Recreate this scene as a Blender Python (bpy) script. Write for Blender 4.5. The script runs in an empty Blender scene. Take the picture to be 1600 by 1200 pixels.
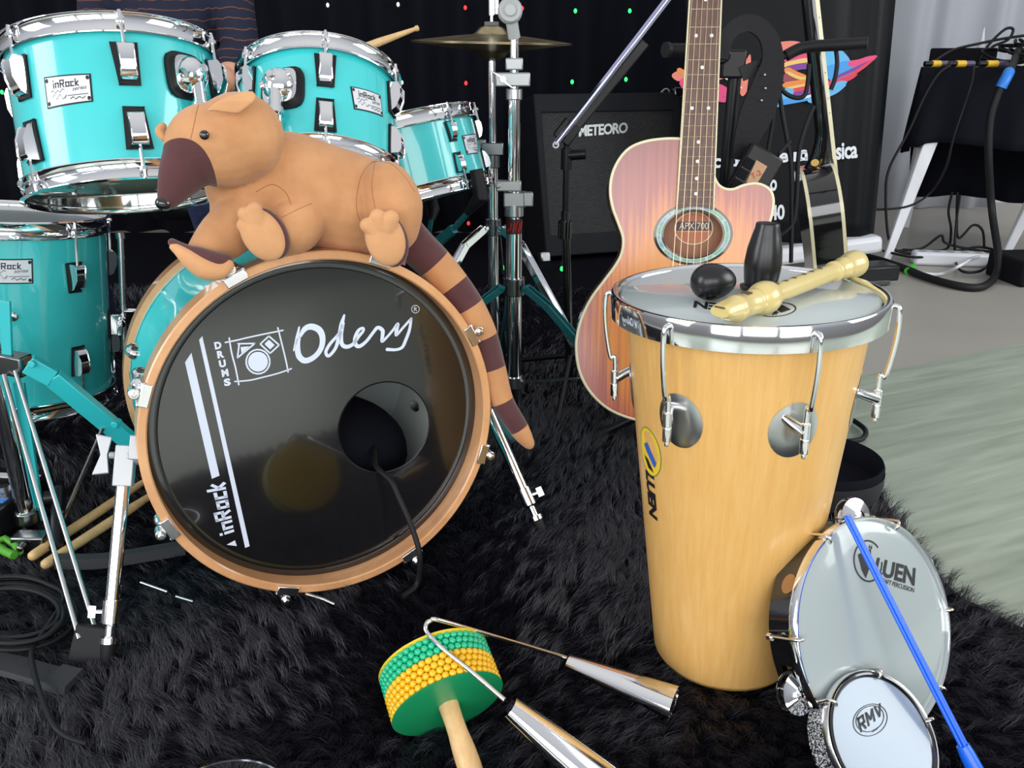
import bpy, math, random
import numpy as np
from mathutils import Vector as V, Matrix
from mathutils.geometry import tessellate_polygon
R = math.radians
PI = math.pi
random.seed(7)
S = bpy.context.scene
COL = S.collection

# ------------------------------------------------------------------ camera
FPX, PITCH, CAMH = 1350.0, R(20.5), 0.80
cs, sn = math.cos(PITCH), math.sin(PITCH)
cd = bpy.data.cameras.new('camera')
cd.sensor_fit = 'HORIZONTAL'
cd.sensor_width = 36.0
cd.lens = 36.0 * FPX / 1600.0
cd.clip_start = 0.02
cam = bpy.data.objects.new('camera', cd)
COL.objects.link(cam)
cam.location = (0, 0, CAMH)
cam.rotation_euler = (PI / 2 - PITCH, 0, 0)
S.camera = cam

# ------------------------------------------------------------------ world, lights, exposure
S.view_settings.view_transform = 'Standard'
S.view_settings.look = 'None'
S.view_settings.gamma = 1.0
S.view_settings.exposure = 0.28
S.cycles.use_denoising = True
S.cycles.max_bounces = 8
S.cycles.glossy_bounces = 5
S.cycles.diffuse_bounces = 4
S.cycles.sample_clamp_indirect = 6.0
W = bpy.data.worlds.new('room_light')
S.world = W
W.use_nodes = True
wn, wl = W.node_tree.nodes, W.node_tree.links
bg = wn['Background']
tc = wn.new('ShaderNodeTexCoord')
sx = wn.new('ShaderNodeSeparateXYZ')
rp = wn.new('ShaderNodeValToRGB')
mp = wn.new('ShaderNodeMapRange')
wl.new(tc.outputs['Generated'], sx.inputs[0])
wl.new(sx.outputs['Z'], mp.inputs[0])
mp.inputs[1].default_value = -1.0
mp.inputs[2].default_value = 1.0
wl.new(mp.outputs[0], rp.inputs[0])
e = rp.color_ramp.elements
e[0].position, e[0].color = 0.40, (0.16, 0.15, 0.14, 1)
e[1].position, e[1].color = 1.0, (1.0, 1.0, 1.0, 1)
x = e.new(0.52); x.color = (0.33, 0.335, 0.35, 1)
x = e.new(0.68); x.color = (0.62, 0.65, 0.72, 1)
wl.new(rp.outputs[0], bg.inputs['Color'])
bg.inputs['Strength'].default_value = 0.62


def area(name, loc, target, sx_, sy_, power, col):
    d = bpy.data.lights.new(name, 'AREA')
    d.shape = 'RECTANGLE'
    d.size, d.size_y = sx_, sy_
    d.energy = power
    d.color = col
    o = bpy.data.objects.new(name, d)
    COL.objects.link(o)
    o.location = loc
    o.rotation_euler = (V(target) - V(loc)).to_track_quat('-Z', 'Y').to_euler()
    return o


# daylight of the windows behind and beside the photographer
area('window_light_back', (-2.2, -3.2, 1.55), (-1.6, 1.2, 0.9), 2.0, 2.1, 55, (0.95, 0.98, 1.0))
area('window_light_middle', (0.0, -3.3, 1.60), (0.0, 1.2, 0.9), 1.9, 2.0, 48, (0.98, 0.99, 1.0))
area('window_light_rear', (2.2, -3.2, 1.55), (1.6, 1.2, 0.9), 2.0, 2.1, 50, (1.0, 0.98, 0.95))
area('window_light_side', (-3.5, -0.5, 1.7), (0, 1.0, 0.6), 1.5, 2.0, 52, (0.97, 0.99, 1.0))
area('window_light_far', (4.2, 0.9, 1.9), (0.8, 1.6, 0.1), 2.4, 2.0, 75, (0.95, 1.0, 0.97))


# ------------------------------------------------------------------ pixel <-> place
def ray(px, py):
    a, b = (px - 800) / FPX, (py - 600) / FPX
    return V((a, cs - b * sn, -sn - b * cs))


CAM = V((0, 0, CAMH))


def at(px, py, Y):
    r = ray(px, py)
    return CAM + r * (Y / r.y)


def fl(px, py, z=0.0):
    r = ray(px, py)
    return CAM + r * ((z - CAMH) / r.z)


def ph(px, py, P, n):
    r = ray(px, py)
    n = V(n)
    return CAM + r * ((V(P) - CAM).dot(n) / r.dot(n))


def mpp(p):
    "metres per pixel at a point"
    p = V(p) - CAM
    return (p.y * cs - p.z * sn) / FPX


def frame(o, z, xh=(1, 0, 0)):
    z = V(z).normalized()
    x = V(xh) - z * V(xh).dot(z)
    if x.length < 1e-5:
        x = V((0, 1, 0)) - z * z.y
    x.normalize()
    y = z.cross(x)
    m = Matrix.Identity(4)
    for i in range(3):
        m[i][0], m[i][1], m[i][2], m[i][3] = x[i], y[i], z[i], o[i]
    return m


def T(x, y, z):
    return Matrix.Translation((x, y, z))


def loc2(F, p):
    return F.inverted() @ V(p)


# ------------------------------------------------------------------ materials
def node_mat(name):
    m = bpy.data.materials.new(name)
    m.use_nodes = True
    return m, m.node_tree.nodes, m.node_tree.links, m.node_tree.nodes['Principled BSDF']


def mat(name, c, rough=0.5, metal=0.0, coat=0.0, sheen=0.0, spec=0.5, emit=None, estr=0.0, trans=0.0, var=0.0, vs=40.0, bump=0.0, bs=300.0, alpha=1.0):
    m, n, l, b = node_mat(name)
    b.inputs['Base Color'].default_value = (*c, 1)
    b.inputs['Roughness'].default_value = rough
    b.inputs['Metallic'].default_value = metal
    b.inputs['Coat Weight'].default_value = coat
    b.inputs['Coat Roughness'].default_value = 0.04
    b.inputs['Sheen Weight'].default_value = sheen
    b.inputs['Specular IOR Level'].default_value = spec
    b.inputs['Transmission Weight'].default_value = trans
    b.inputs['Alpha'].default_value = alpha
    if emit:
        b.inputs['Emission Color'].default_value = (*emit, 1)
        b.inputs['Emission Strength'].default_value = estr
    if var > 0 or bump > 0:
        t = n.new('ShaderNodeTexCoord')
    if var > 0:
        z = n.new('ShaderNodeTexNoise')
        z.inputs['Scale'].default_value = vs
        z.inputs['Detail'].default_value = 4
        l.new(t.outputs['Object'], z.inputs['Vector'])
        r = n.new('ShaderNodeValToRGB')
        r.color_ramp.elements[0].position, r.color_ramp.elements[1].position = 0.3, 0.7
        r.color_ramp.elements[0].color = (*[max(0, q * (1 - var)) for q in c], 1)
        r.color_ramp.elements[1].color = (*[min(1, q * (1 + var)) for q in c], 1)
        l.new(z.outputs['Fac'], r.inputs[0])
        l.new(r.outputs[0], b.inputs['Base Color'])
    if bump > 0:
        z2 = n.new('ShaderNodeTexNoise')
        z2.inputs['Scale'].default_value = bs
        z2.inputs['Detail'].default_value = 3
        l.new(t.outputs['Object'], z2.inputs['Vector'])
        bp = n.new('ShaderNodeBump')
        bp.inputs['Strength'].default_value = bump
        bp.inputs['Distance'].default_value = 0.002
        l.new(z2.outputs['Fac'], bp.inputs['Height'])
        l.new(bp.outputs[0], b.inputs['Normal'])
    return m


def wood(name, c1, c2, scale, rough=0.4, coat=0.0, coatr=0.05, c3=None, dist=0.6):
    m, n, l, b = node_mat(name)
    t = n.new('ShaderNodeTexCoord')
    q = n.new('ShaderNodeMapping')
    q.inputs['Scale'].default_value = scale
    l.new(t.outputs['Object'], q.inputs[0])
    z = n.new('ShaderNodeTexNoise')
    z.inputs['Scale'].default_value = 1.0
    z.inputs['Detail'].default_value = 6
    z.inputs['Roughness'].default_value = 0.65
    z.inputs['Distortion'].default_value = dist
    l.new(q.outputs[0], z.inputs['Vector'])
    r = n.new('ShaderNodeValToRGB')
    r.color_ramp.elements[0].position, r.color_ramp.elements[1].position = 0.32, 0.68
    r.color_ramp.elements[0].color = (*c1, 1)
    r.color_ramp.elements[1].color = (*c2, 1)
    l.new(z.outputs['Fac'], r.inputs[0])
    l.new(r.outputs[0], b.inputs['Base Color'])
    b.inputs['Roughness'].default_value = rough
    b.inputs['Coat Weight'].default_value = coat
    b.inputs['Coat Roughness'].default_value = coatr
    return m


CHROME = mat('chrome', (0.86, 0.87, 0.89), 0.07, 1.0)
STEEL = mat('satin_steel', (0.62, 0.63, 0.64), 0.28, 1.0)
DARKSTEEL = mat('dark_steel', (0.22, 0.23, 0.24), 0.25, 1.0)
TEAL = mat('teal_lacquer', (0.045, 0.60, 0.62), 0.25, 0.0, 1.0)
TEALD = mat('teal_reflection_tint', (0.03, 0.50, 0.53), 0.3, 0.0, 0.5)  # chrome stand legs: the drums' turquoise reflection is painted into the base colour
TEALDK = mat('dark_teal_reflection_tint', (0.015, 0.17, 0.19), 0.3, 0.3, 0.5)  # darker painted-in turquoise reflection for chrome legs and basket arms
BLACK = mat('black_plastic', (0.007, 0.007, 0.009), 0.36, spec=0.35)
BLACKM = mat('black_matte', (0.006, 0.006, 0.009), 0.85, spec=0.2)
RUBBER = mat('black_rubber', (0.008, 0.008, 0.010), 0.55, spec=0.3)
BLACKG = mat('black_gloss', (0.006, 0.006, 0.007), 0.12, 0, 1.0)
HEADBLK = mat('black_drum_film', (0.008, 0.008, 0.010), 0.13, 0, 1.0, spec=0.8)
WHITEINK = mat('white_ink', (0.72, 0.80, 0.95), 0.4)
BLACKINK = mat('black_ink', (0.008, 0.008, 0.01), 0.5)
HEADWHT = mat('white_drum_film', (0.50, 0.56, 0.56), 0.16, 0, 0.6)
HEADMLK = mat('milky_drum_film', (0.36, 0.41, 0.415), 0.18, 0, 0.6)
HEADBLU = mat('blue_white_drum_film', (0.26, 0.325, 0.42), 0.2, 0, 0.5)
HEADBRN = mat('clear_drum_film', (0.30, 0.27, 0.22), 0.06, 0, 1.0)
HOOPW = wood('maple_hoop', (0.62, 0.30, 0.13), (0.80, 0.44, 0.21), (9, 9, 9), 0.3, 0.6)
TIMBAW = wood('timba_wood', (0.73, 0.40, 0.115), (0.80, 0.48, 0.165), (150, 150, 4.0), 0.38, 0.3, 0.2, dist=0.2)
STICKW = wood('stick_wood', (0.58, 0.36, 0.15), (0.72, 0.49, 0.24), (60, 60, 60), 0.5)
PALEW = wood('pale_wood', (0.70, 0.42, 0.18), (0.82, 0.55, 0.27), (90, 20, 90), 0.45, 0.2)
CREAM = mat('cream_binding', (0.78, 0.72, 0.48), 0.35, 0, 0.4)
RECO = mat('recorder_plastic', (0.66, 0.52, 0.20), 0.28, 0, 0.4)
PLUSH = mat('plush_tan', (0.58, 0.285, 0.13), 0.9, spec=0.1, sheen=0.2, var=0.10, vs=22, bump=0.25, bs=900)
PLUSHL = mat('plush_light_tan', (0.66, 0.345, 0.165), 0.9, spec=0.1, sheen=0.2, var=0.07, vs=26, bump=0.25, bs=900)
PLUSHD = mat('plush_brown', (0.105, 0.042, 0.045), 0.9, spec=0.1, sheen=0.35, var=0.12, vs=26, bump=0.25, bs=900)
GREENP = mat('green_plastic', (0.010, 0.30, 0.115), 0.35, 0, 0.3)
YELLOWP = mat('yellow_plastic', (0.80, 0.56, 0.02), 0.35, 0, 0.3)
GBEAD = mat('green_bead', (0.008, 0.48, 0.24), 0.15, 0, 0.5)
YBEAD = mat('yellow_bead', (0.88, 0.50, 0.010), 0.15, 0, 0.5)
BLUEP = mat('blue_plastic', (0.008, 0.13, 0.78), 0.35, 0, 0.3)
BLUET = mat('blue_tape', (0.02, 0.20, 0.70), 0.4)
YTAPE = mat('yellow_tape', (0.80, 0.48, 0.03), 0.45)
WHITEP = mat('white_plastic', (0.74, 0.75, 0.80), 0.4)
GREYP = mat('grey_plastic', (0.42, 0.44, 0.44), 0.4)
CLOTHK = mat('black_cloth', (0.0070, 0.0076, 0.0125), 0.95, spec=0.12)
DENIM = mat('navy_denim', (0.020, 0.028, 0.085), 0.85, var=0.3, vs=90)
SKIN = mat('skin', (0.62, 0.32, 0.20), 0.5)
HAIR = mat('dark_hair', (0.02, 0.014, 0.01), 0.6)
GOLD = mat('gold_plate', (0.85, 0.58, 0.18), 0.2, 1.0)
BRONZE = mat('bronze_cymbal', (0.46, 0.38, 0.22), 0.30, 1.0, var=0.25, vs=30)
ROSEW = wood('rosewood', (0.080, 0.040, 0.030), (0.155, 0.085, 0.065), (120, 120, 6), 0.4)
BADGE = mat('badge_silver', (0.74, 0.75, 0.80), 0.35, 0.3)
REDTAPE = mat('red_label', (0.55, 0.02, 0.02), 0.45)
KRAFT = mat('kraft_tape', (0.50, 0.30, 0.17), 0.6)
PEDALINT = mat('drum_inside', (0.82, 0.88, 0.84), 0.6)


# ------------------------------------------------------------------ mesh builder
class MB:
    def __init__(s):
        s.v, s.f, s.m = [], [], []

    def add(s, vs, fs, m=0):
        o = len(s.v)
        s.v.extend([V(p) for p in vs])
        s.f.extend([tuple(i + o for i in f) for f in fs])
        s.m.extend([m] * len(fs))
        return s

    def lathe(s, prof, F=None, seg=48, m=0, a0=0.0, a1=2 * PI):
        F = F or Matrix.Identity(4)
        full = abs(a1 - a0 - 2 * PI) < 1e-6
        na = seg if full else seg + 1
        vs, idx = [], []
        for r, z in prof:
            if r < 1e-7:
                idx.append([len(vs)] * na)
                vs.append(F @ V((0, 0, z)))
            else:
                row = []
                for k in range(na):
                    a = a0 + (a1 - a0) * k / seg
                    row.append(len(vs))
                    vs.append(F @ V((r * math.cos(a), r * math.sin(a), z)))
                idx.append(row)
        fs = []
        for i in range(len(prof) - 1):
            A, B = idx[i], idx[i + 1]
            for k in range(seg):
                k2 = (k + 1) % na
                q = [A[k], A[k2], B[k2], B[k]]
                u = []
                for t in q:
                    if t not in u:
                        u.append(t)
                if len(u) > 2:
                    fs.append(tuple(u))
        return s.add(vs, fs, m)

    def tube(s, pts, r, seg=10, closed=False, m=0, cap=True, flat=None):
        pts = [V(p) for p in pts]
        n = len(pts)
        rs = r if isinstance(r, (list, tuple)) else [r] * n
        prev = None
        vs, fs = [], []
        for i in range(n):
            if closed:
                d = pts[(i + 1) % n] - pts[i - 1]
            elif i == 0:
                d = pts[1] - pts[0]
            elif i == n - 1:
                d = pts[-1] - pts[-2]
            else:
                d = (pts[i + 1] - pts[i]).normalized() + (pts[i] - pts[i - 1]).normalized()
            d.normalize()
            if prev is None:
                h = V((0, 0, 1)) if abs(d.z) < 0.9 else V((1, 0, 0))
                a = h - d * h.dot(d)
            else:
                a = prev - d * prev.dot(d)
            a.normalize()
            prev = a
            b = d.cross(a)
            for k in range(seg):
                t = 2 * PI * k / seg
                vs.append(pts[i] + (a * math.cos(t) + b * math.sin(t)) * rs[i])
        for i in range(n if closed else n - 1):
            for k in range(seg):
                k2 = (k + 1) % seg
                j = (i + 1) % n
                fs.append((i * seg + k, i * seg + k2, j * seg + k2, j * seg + k))
        if cap and not closed:
            fs.append(tuple(range(seg))[::-1])
            fs.append(tuple((n - 1) * seg + k for k in range(seg)))
        return s.add(vs, fs, m)

    def box(s, F, sz, m=0):
        a, b, c = [q / 2 for q in sz]
        vs = [F @ V((x, y, z)) for x in (-a, a) for y in (-b, b) for z in (-c, c)]
        fs = [(0, 1, 3, 2), (4, 6, 7, 5), (0, 4, 5, 1), (2, 3, 7, 6), (0, 2, 6, 4), (1, 5, 7, 3)]
        return s.add(vs, fs, m)

    def bar(s, p, q, w, t, up=(0, 0, 1), m=0):
        "flat bar from p to q, w wide, t thick along up"
        p, q = V(p), V(q)
        F = frame((p + q) / 2, q - p, up)
        return s.box(F, (t, w, (q - p).length), m)

    def prism(s, outline, z0, z1, F=None, m=0, holes=(), caps=(True, True), m_side=None):
        F = F or Matrix.Identity(4)
        loops = [list(outline)] + [list(h) for h in holes]
        fl_ = [p for lp in loops for p in lp]
        tri = tessellate_polygon([[V((p[0], p[1], 0)) for p in lp] for lp in loops])
        n = len(fl_)
        vs = [F @ V((p[0], p[1], z0)) for p in fl_] + [F @ V((p[0], p[1], z1)) for p in fl_]
        fs, fm = [], []
        for t in tri:
            a, b, c = [V((fl_[i][0], fl_[i][1], 0)) for i in t]
            if (b - a).cross(c - a).z < 0:
                t = t[::-1]
            if caps[1]:
                fs.append(tuple(i + n for i in t)); fm.append(m)
            if caps[0]:
                fs.append(tuple(t[::-1])); fm.append(m)
        o = 0
        for lp in loops:
            k = len(lp)
            for i in range(k):
                j = (i + 1) % k
                fs.append((o + i, o + j, o + j + n, o + i + n)); fm.append(m if m_side is None else m_side)
            o += k
        b0 = len(s.v)
        s.v.extend(vs)
        s.f.extend([tuple(i + b0 for i in f) for f in fs])
        s.m.extend(fm)
        return s

    def ell(s, F, rad, seg=20, rings=12, m=0):
        vs, fs = [], []
        for i in range(rings + 1):
            t = PI * i / rings
            for k in range(seg):
                a = 2 * PI * k / seg
                vs.append(F @ V((rad[0] * math.sin(t) * math.cos(a), rad[1] * math.sin(t) * math.sin(a), rad[2] * math.cos(t))))
        for i in range(rings):
            for k in range(seg):
                k2 = (k + 1) % seg
                fs.append((i * seg + k, (i + 1) * seg + k, (i + 1) * seg + k2, i * seg + k2))
        return s.add(vs, fs, m)

    def ribbon(s, pts, w, F, z=0.0, m=0, th=0.0):
        "flat stroke in F's xy plane with round ends"
        n = len(pts)
        ws = w if isinstance(w, (list, tuple)) else [w] * n
        L, Rr = [], []
        for i in range(n):
            a = V(pts[max(0, i - 1)]).to_2d()
            b = V(pts[min(n - 1, i + 1)]).to_2d()
            d = b - a
            if d.length < 1e-9:
                d = V((1, 0))
            d.normalize()
            nn = V((-d.y, d.x)) * ws[i] / 2
            c = V(pts[i]).to_2d()
            L.append(c + nn); Rr.append(c - nn)
        vs = [F @ V((p.x, p.y, z)) for p in L] + [F @ V((p.x, p.y, z)) for p in Rr]
        fs = [(n + i, n + i + 1, i + 1, i) for i in range(n - 1)]
        s.add(vs, fs, m)
        for i in (0, n - 1):
            s.disc(pts[i], ws[i] / 2, F, z + 0.00002, m)
        return s

    def disc(s, c, r, F, z=0.0, m=0, seg=14, ry=None):
        ry = r if ry is None else ry
        return s.add([F @ V((c[0] + r * math.cos(2 * PI * k / seg), c[1] + ry * math.sin(2 * PI * k / seg), z)) for k in range(seg)], [tuple(range(seg))], m)

    def poly(s, pts, m=0):
        return s.add(pts, [tuple(range(len(pts)))], m)

    def build(s, name, mats, parent=None, smooth=40, bevel=0.0, subsurf=0, kind=None, label=None):
        me = bpy.data.meshes.new(name)
        off = V((0, 0, 0))
        r = parent
        while r is not None:
            off = off + r.location
            r = r.parent
        me.from_pydata([tuple(p - off) for p in s.v], [], s.f)
        mats = mats if isinstance(mats, (list, tuple)) else [mats]
        for q in mats:
            me.materials.append(q)
        if len(mats) > 1:
            me.polygons.foreach_set('material_index', s.m)
        me.polygons.foreach_set('use_smooth', [smooth > 0] * len(me.polygons))
        if 0 < smooth < 180:
            me.set_sharp_from_angle(angle=R(smooth))
        me.update()
        o = bpy.data.objects.new(name, me)
        COL.objects.link(o)
        if parent is not None:
            o.parent = parent
        if bevel > 0:
            b = o.modifiers.new('bevel', 'BEVEL')
            b.width = bevel
            b.segments = 2
            b.limit_method = 'ANGLE'
            b.angle_limit = R(40)
        if subsurf:
            b = o.modifiers.new('subsurf', 'SUBSURF')
            b.levels = b.render_levels = subsurf
        if kind:
            o['kind'] = kind
        if label:
            o['label'] = label
        return o


def tag(o, label, cat, group=None, kind=None):
    o['label'] = label
    o['category'] = cat
    if group:
        o['group'] = group
    if kind:
        o['kind'] = kind
    return o


def thing(name, label, cat, loc=(0, 0, 0), group=None):
    o = bpy.data.objects.new(name, None)
    COL.objects.link(o)
    o.location = loc
    o.empty_display_size = 0.02
    return tag(o, label, cat, group)


def spline(pts, k=8, closed=False):
    "Catmull-Rom through points (any dimension)"
    P = [V(p) for p in pts]
    n = len(P)
    out = []
    for i in range(n if closed else n - 1):
        if closed:
            a, b, c, d = P[i - 1], P[i], P[(i + 1) % n], P[(i + 2) % n]
        else:
            a, b, c, d = P[max(0, i - 1)], P[i], P[i + 1], P[min(n - 1, i + 2)]
        for j in range(k):
            t = j / k
            out.append(b * 1.0 + (c - a) * (0.5 * t) + (a * 2 - b * 5 + c * 4 - d) * (0.5 * t * t) + (b * 3 - a - c * 3 + d) * (0.5 * t ** 3))
    if not closed:
        out.append(P[-1])
    return out


def sspline(vals, k=8):
    return [p[0] for p in spline([(v, 0, 0) for v in vals], k)]


_tx = {}


def text2d(t, bold=0.0, spacing=1.0):
    "(verts2d, faces) of flat lettering, cap height about 0.7, centred"
    key = (t, bold, spacing)
    if key not in _tx:
        c = bpy.data.curves.new('lettering_tmp', 'FONT')
        c.body = t
        c.size = 1.0
        c.offset = bold
        c.space_character = spacing
        c.align_x = 'CENTER'
        c.align_y = 'CENTER'
        c.resolution_u = 3
        o = bpy.data.objects.new('lettering_tmp', c)
        COL.objects.link(o)
        bpy.context.view_layer.update()
        dg = bpy.context.evaluated_depsgraph_get()
        me = bpy.data.meshes.new_from_object(o.evaluated_get(dg))
        vs = [(v.co.x, v.co.y) for v in me.vertices]
        fs = [tuple(p.vertices) for p in me.polygons]
        bpy.data.objects.remove(o)
        bpy.data.curves.remove(c)
        bpy.data.meshes.remove(me)
        xs = [v[0] for v in vs]; ys = [v[1] for v in vs]
        cx, cy = (min(xs) + max(xs)) / 2, (min(ys) + max(ys)) / 2
        w, h = max(xs) - min(xs), max(ys) - min(ys)
        _tx[key] = ([((v[0] - cx) / w, (v[1] - cy) / h) for v in vs], fs)
    return _tx[key]


_BLK = {'i': (0.22, [((0.11, 0.0), (0.11, 0.68)), ((0.11, 0.80), (0.11, 1.0))]), 'n': (0.62, [((0.1, 0), (0.1, 0.7)), ((0.0, 0.61), (0.62, 0.61)), ((0.52, 0), (0.52, 0.7))]),
        'R': (0.72, [((0.1, 0), (0.1, 1.0)), ((0, 0.91), (0.68, 0.91)), ((0.58, 0.45), (0.58, 1.0)), ((0, 0.48), (0.68, 0.48)), ((0.34, 0.48), (0.62, 0.0))]), 'o': (0.62, [((0.1, 0), (0.1, 0.7)), ((0.52, 0), (0.52, 0.7)), ((0, 0.09), (0.62, 0.09)), ((0, 0.61), (0.62, 0.61))]),
        'M': (0.84, [((0.1, 0), (0.1, 1.0)), ((0.74, 0), (0.74, 1.0)), ((0.12, 0.96), (0.42, 0.30)), ((0.72, 0.96), (0.42, 0.30))]), 'V': (0.70, [((0.08, 1.0), (0.35, 0.05)), ((0.62, 1.0), (0.35, 0.05))]), 'c': (0.54, [((0.1, 0), (0.1, 0.7)), ((0, 0.09), (0.54, 0.09)), ((0, 0.61), (0.54, 0.61))]), 'k': (0.60, [((0.1, 0), (0.1, 1.0)), ((0.14, 0.32), (0.50, 0.70)), ((0.16, 0.38), (0.52, 0.0))])}


def block_text(mb, t, fn, wd=0.19, m=0):
    "squared display lettering; fn maps (u, v) in [-.5,.5]^2"
    tot = sum(_BLK[c][0] for c in t) + 0.10 * (len(t) - 1)
    x = 0
    for c in t:
        w, segs = _BLK[c]
        for (ax_, ay_), (bx2, by2) in segs:
            a, b = V((ax_, ay_)), V((bx2, by2))
            d = (b - a).normalized()
            n = V((-d.y, d.x)) * wd / 2
            q = [a + n, a - n, b - n, b + n]
            mb.add([fn((x + p.x) / tot - 0.5, p.y - 0.5) for p in q], [(0, 1, 2, 3)], m)
        x += w + 0.10


def put_text(mb, t, fn, bold=0.0, spacing=1.0, m=0):
    "fn maps (u, v) in [-.5,.5]^2 to a world point"
    vs, fs = text2d(t, bold, spacing)
    mb.add([fn(u, v) for u, v in vs], fs, m)


def quadmap(corners):
    "bilinear map from TL, TR, BR, BL world corners"
    tl, tr, br, bl = [V(c) for c in corners]

    def f(u, v):
        a, b = u + 0.5, v + 0.5
        return (bl * (1 - a) + br * a) * (1 - b) + (tl * (1 - a) + tr * a) * b
    return f


def cable(name, pts, r, label, cat='cable', group=None, m=None, k=8, seg=8):
    o = MB().tube(spline(pts, k), r, seg).build(name, m or RUBBER, None, 60)
    return tag(o, label, cat, group)


# ================================================================== setting
def floor_material():
    m, n, l, b = node_mat('floor_vinyl')
    t = n.new('ShaderNodeTexCoord')
    p0, p1 = fl(1365, 583), fl(1600, 535)
    d = (p1 - p0).normalized()
    nn = V((-d.y, d.x, 0))
    dp = n.new('ShaderNodeVectorMath'); dp.operation = 'DOT_PRODUCT'
    dp.inputs[1].default_value = nn
    l.new(t.outputs['Object'], dp.inputs[0])
    gt = n.new('ShaderNodeMath'); gt.operation = 'GREATER_THAN'
    gt.inputs[1].default_value = p0.dot(nn)
    l.new(dp.outputs['Value'], gt.inputs[0])
    g = (fl(1600, 748) - fl(1400, 800)).normalized()
    mpg = n.new('ShaderNodeMapping')
    mpg.vector_type = 'TEXTURE'
    mpg.inputs['Rotation'].default_value = (0, 0, math.atan2(g.y, g.x))
    mpg.inputs['Scale'].default_value = (0.75, 0.07, 1)
    l.new(t.outputs['Object'], mpg.inputs[0])
    z = n.new('ShaderNodeTexNoise')
    z.inputs['Scale'].default_value = 1.6
    z.inputs['Detail'].default_value = 8
    z.inputs['Roughness'].default_value = 0.62
    z.inputs['Distortion'].default_value = 0.5
    l.new(mpg.outputs[0], z.inputs['Vector'])
    r = n.new('ShaderNodeValToRGB')
    r.color_ramp.elements[0].position, r.color_ramp.elements[1].position = 0.30, 0.66
    r.color_ramp.elements[0].color = (0.235, 0.275, 0.215, 1)
    r.color_ramp.elements[1].color = (0.385, 0.435, 0.36, 1)
    l.new(z.outputs['Fac'], r.inputs[0])
    z2 = n.new('ShaderNodeTexNoise')
    z2.inputs['Scale'].default_value = 2.5
    z2.inputs['Detail'].default_value = 3
    l.new(t.outputs['Object'], z2.inputs['Vector'])
    r2 = n.new('ShaderNodeValToRGB')
    r2.color_ramp.elements[0].color = (0.33, 0.31, 0.275, 1)
    r2.color_ramp.elements[1].color = (0.41, 0.385, 0.35, 1)
    l.new(z2.outputs['Fac'], r2.inputs[0])
    mx = n.new('ShaderNodeMix'); mx.data_type = 'RGBA'
    l.new(gt.outputs[0], mx.inputs['Factor'])
    l.new(r.outputs[0], mx.inputs['A'])
    l.new(r2.outputs[0], mx.inputs['B'])
    l.new(mx.outputs['Result'], b.inputs['Base Color'])
    b.inputs['Roughness'].default_value = 0.36
    return m


o = MB().poly([(-4.2, -4, 0), (4.6, -4, 0), (4.6, 5.4, 0), (-4.2, 5.4, 0)]).build('floor', floor_material(), None, 0)
tag(o, 'pale greenish wood-look vinyl floor', 'floor', kind='structure')
WALLM = mat('cream_wall_paint', (0.62, 0.60, 0.54), 0.8, var=0.03, vs=3)
o = MB().box(T(0.2, 5.35, 1.4), (8.8, 0.1, 2.8)).build('wall_back', WALLM, None, 0)
tag(o, 'cream painted back wall', 'wall', kind='structure')
o = MB().box(T(0.2, 5.285, 0.05), (8.8, 0.02, 0.1)).build('baseboard_back', WHITEP, None, 0)
tag(o, 'white baseboard along the back wall', 'baseboard', kind='structure')


def curtain(name, x0, x1, y, z1, folds, amp, m, label, z0=0.004, seed=1):
    rnd = random.Random(seed)
    ph_ = [rnd.uniform(0, 6) for _ in range(6)]
    nx, nz = int(folds * 12), 10
    vs, fs = [], []
    for j in range(nz + 1):
        z = z0 + (z1 - z0) * j / nz
        for i in range(nx + 1):
            u = i / nx
            d = math.sin(u * folds * 2 * PI + 0.8 * math.sin(u * 17 + ph_[0]) + 0.15 * z) + 0.4 * math.sin(u * folds * 3.3 + ph_[1])
            vs.append(V((x0 + (x1 - x0) * u, y + amp * d * (1.15 - 0.12 * z), z)))
    for j in range(nz):
        for i in range(nx):
            a = j * (nx + 1) + i
            fs.append((a, a + 1, a + nx + 2, a + nx + 1))
    b = MB().add(vs, fs)
    o = b.build(name, m, None, 180)
    md = o.modifiers.new('thick', 'SOLIDIFY'); md.thickness = 0.004
    return tag(o, label, 'curtain')


curtain('black_curtain', -3.6, 1.62, 4.3, 2.6, 26, 0.035, CLOTHK, 'floor-length black curtain dotted with fairy lights behind the drum kit', seed=3)
GREYC = mat('grey_curtain_cloth', (0.50, 0.52, 0.58), 0.8, sheen=0.2)
curtain('grey_curtain', 1.75, 2.78, 5.05, 2.6, 4.5, 0.03, GREYC, 'pale grey curtain hanging behind the cloth-covered table', seed=5)

# ================================================================== drums
def cyl_frame(c, n):
    z = -V(n).normalized()
    t = CAM - V(c)
    return frame(c, z, t)


def cyl_hit(F, r, px, py):
    "ray against the cylinder r about F's z axis -> (phi, h)"
    Fi = F.inverted()
    o = Fi @ CAM
    d = Fi.to_3x3() @ ray(px, py)
    A = d.x ** 2 + d.y ** 2
    B = 2 * (o.x * d.x + o.y * d.y)
    C = o.x ** 2 + o.y ** 2 - r * r
    D = B * B - 4 * A * C
    t = (-B - math.sqrt(max(0, D))) / (2 * A)
    p = o + d * t
    return math.atan2(p.y, p.x), p.z


def cp(F, r, a, h):
    return F @ V((r * math.cos(a), r * math.sin(a), h))


def lug_frame(F, r, a, h, flip=1):
    rad = F.to_3x3() @ V((math.cos(a), math.sin(a), 0))
    z = F.to_3x3() @ V((0, 0, flip))
    o = cp(F, r, a, h)
    y = rad
    x = y.cross(z)
    m = Matrix.Identity(4)
    for i in range(3):
        m[i][0], m[i][1], m[i][2], m[i][3] = x[i], y[i], z[i], o[i]
    return m


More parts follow.
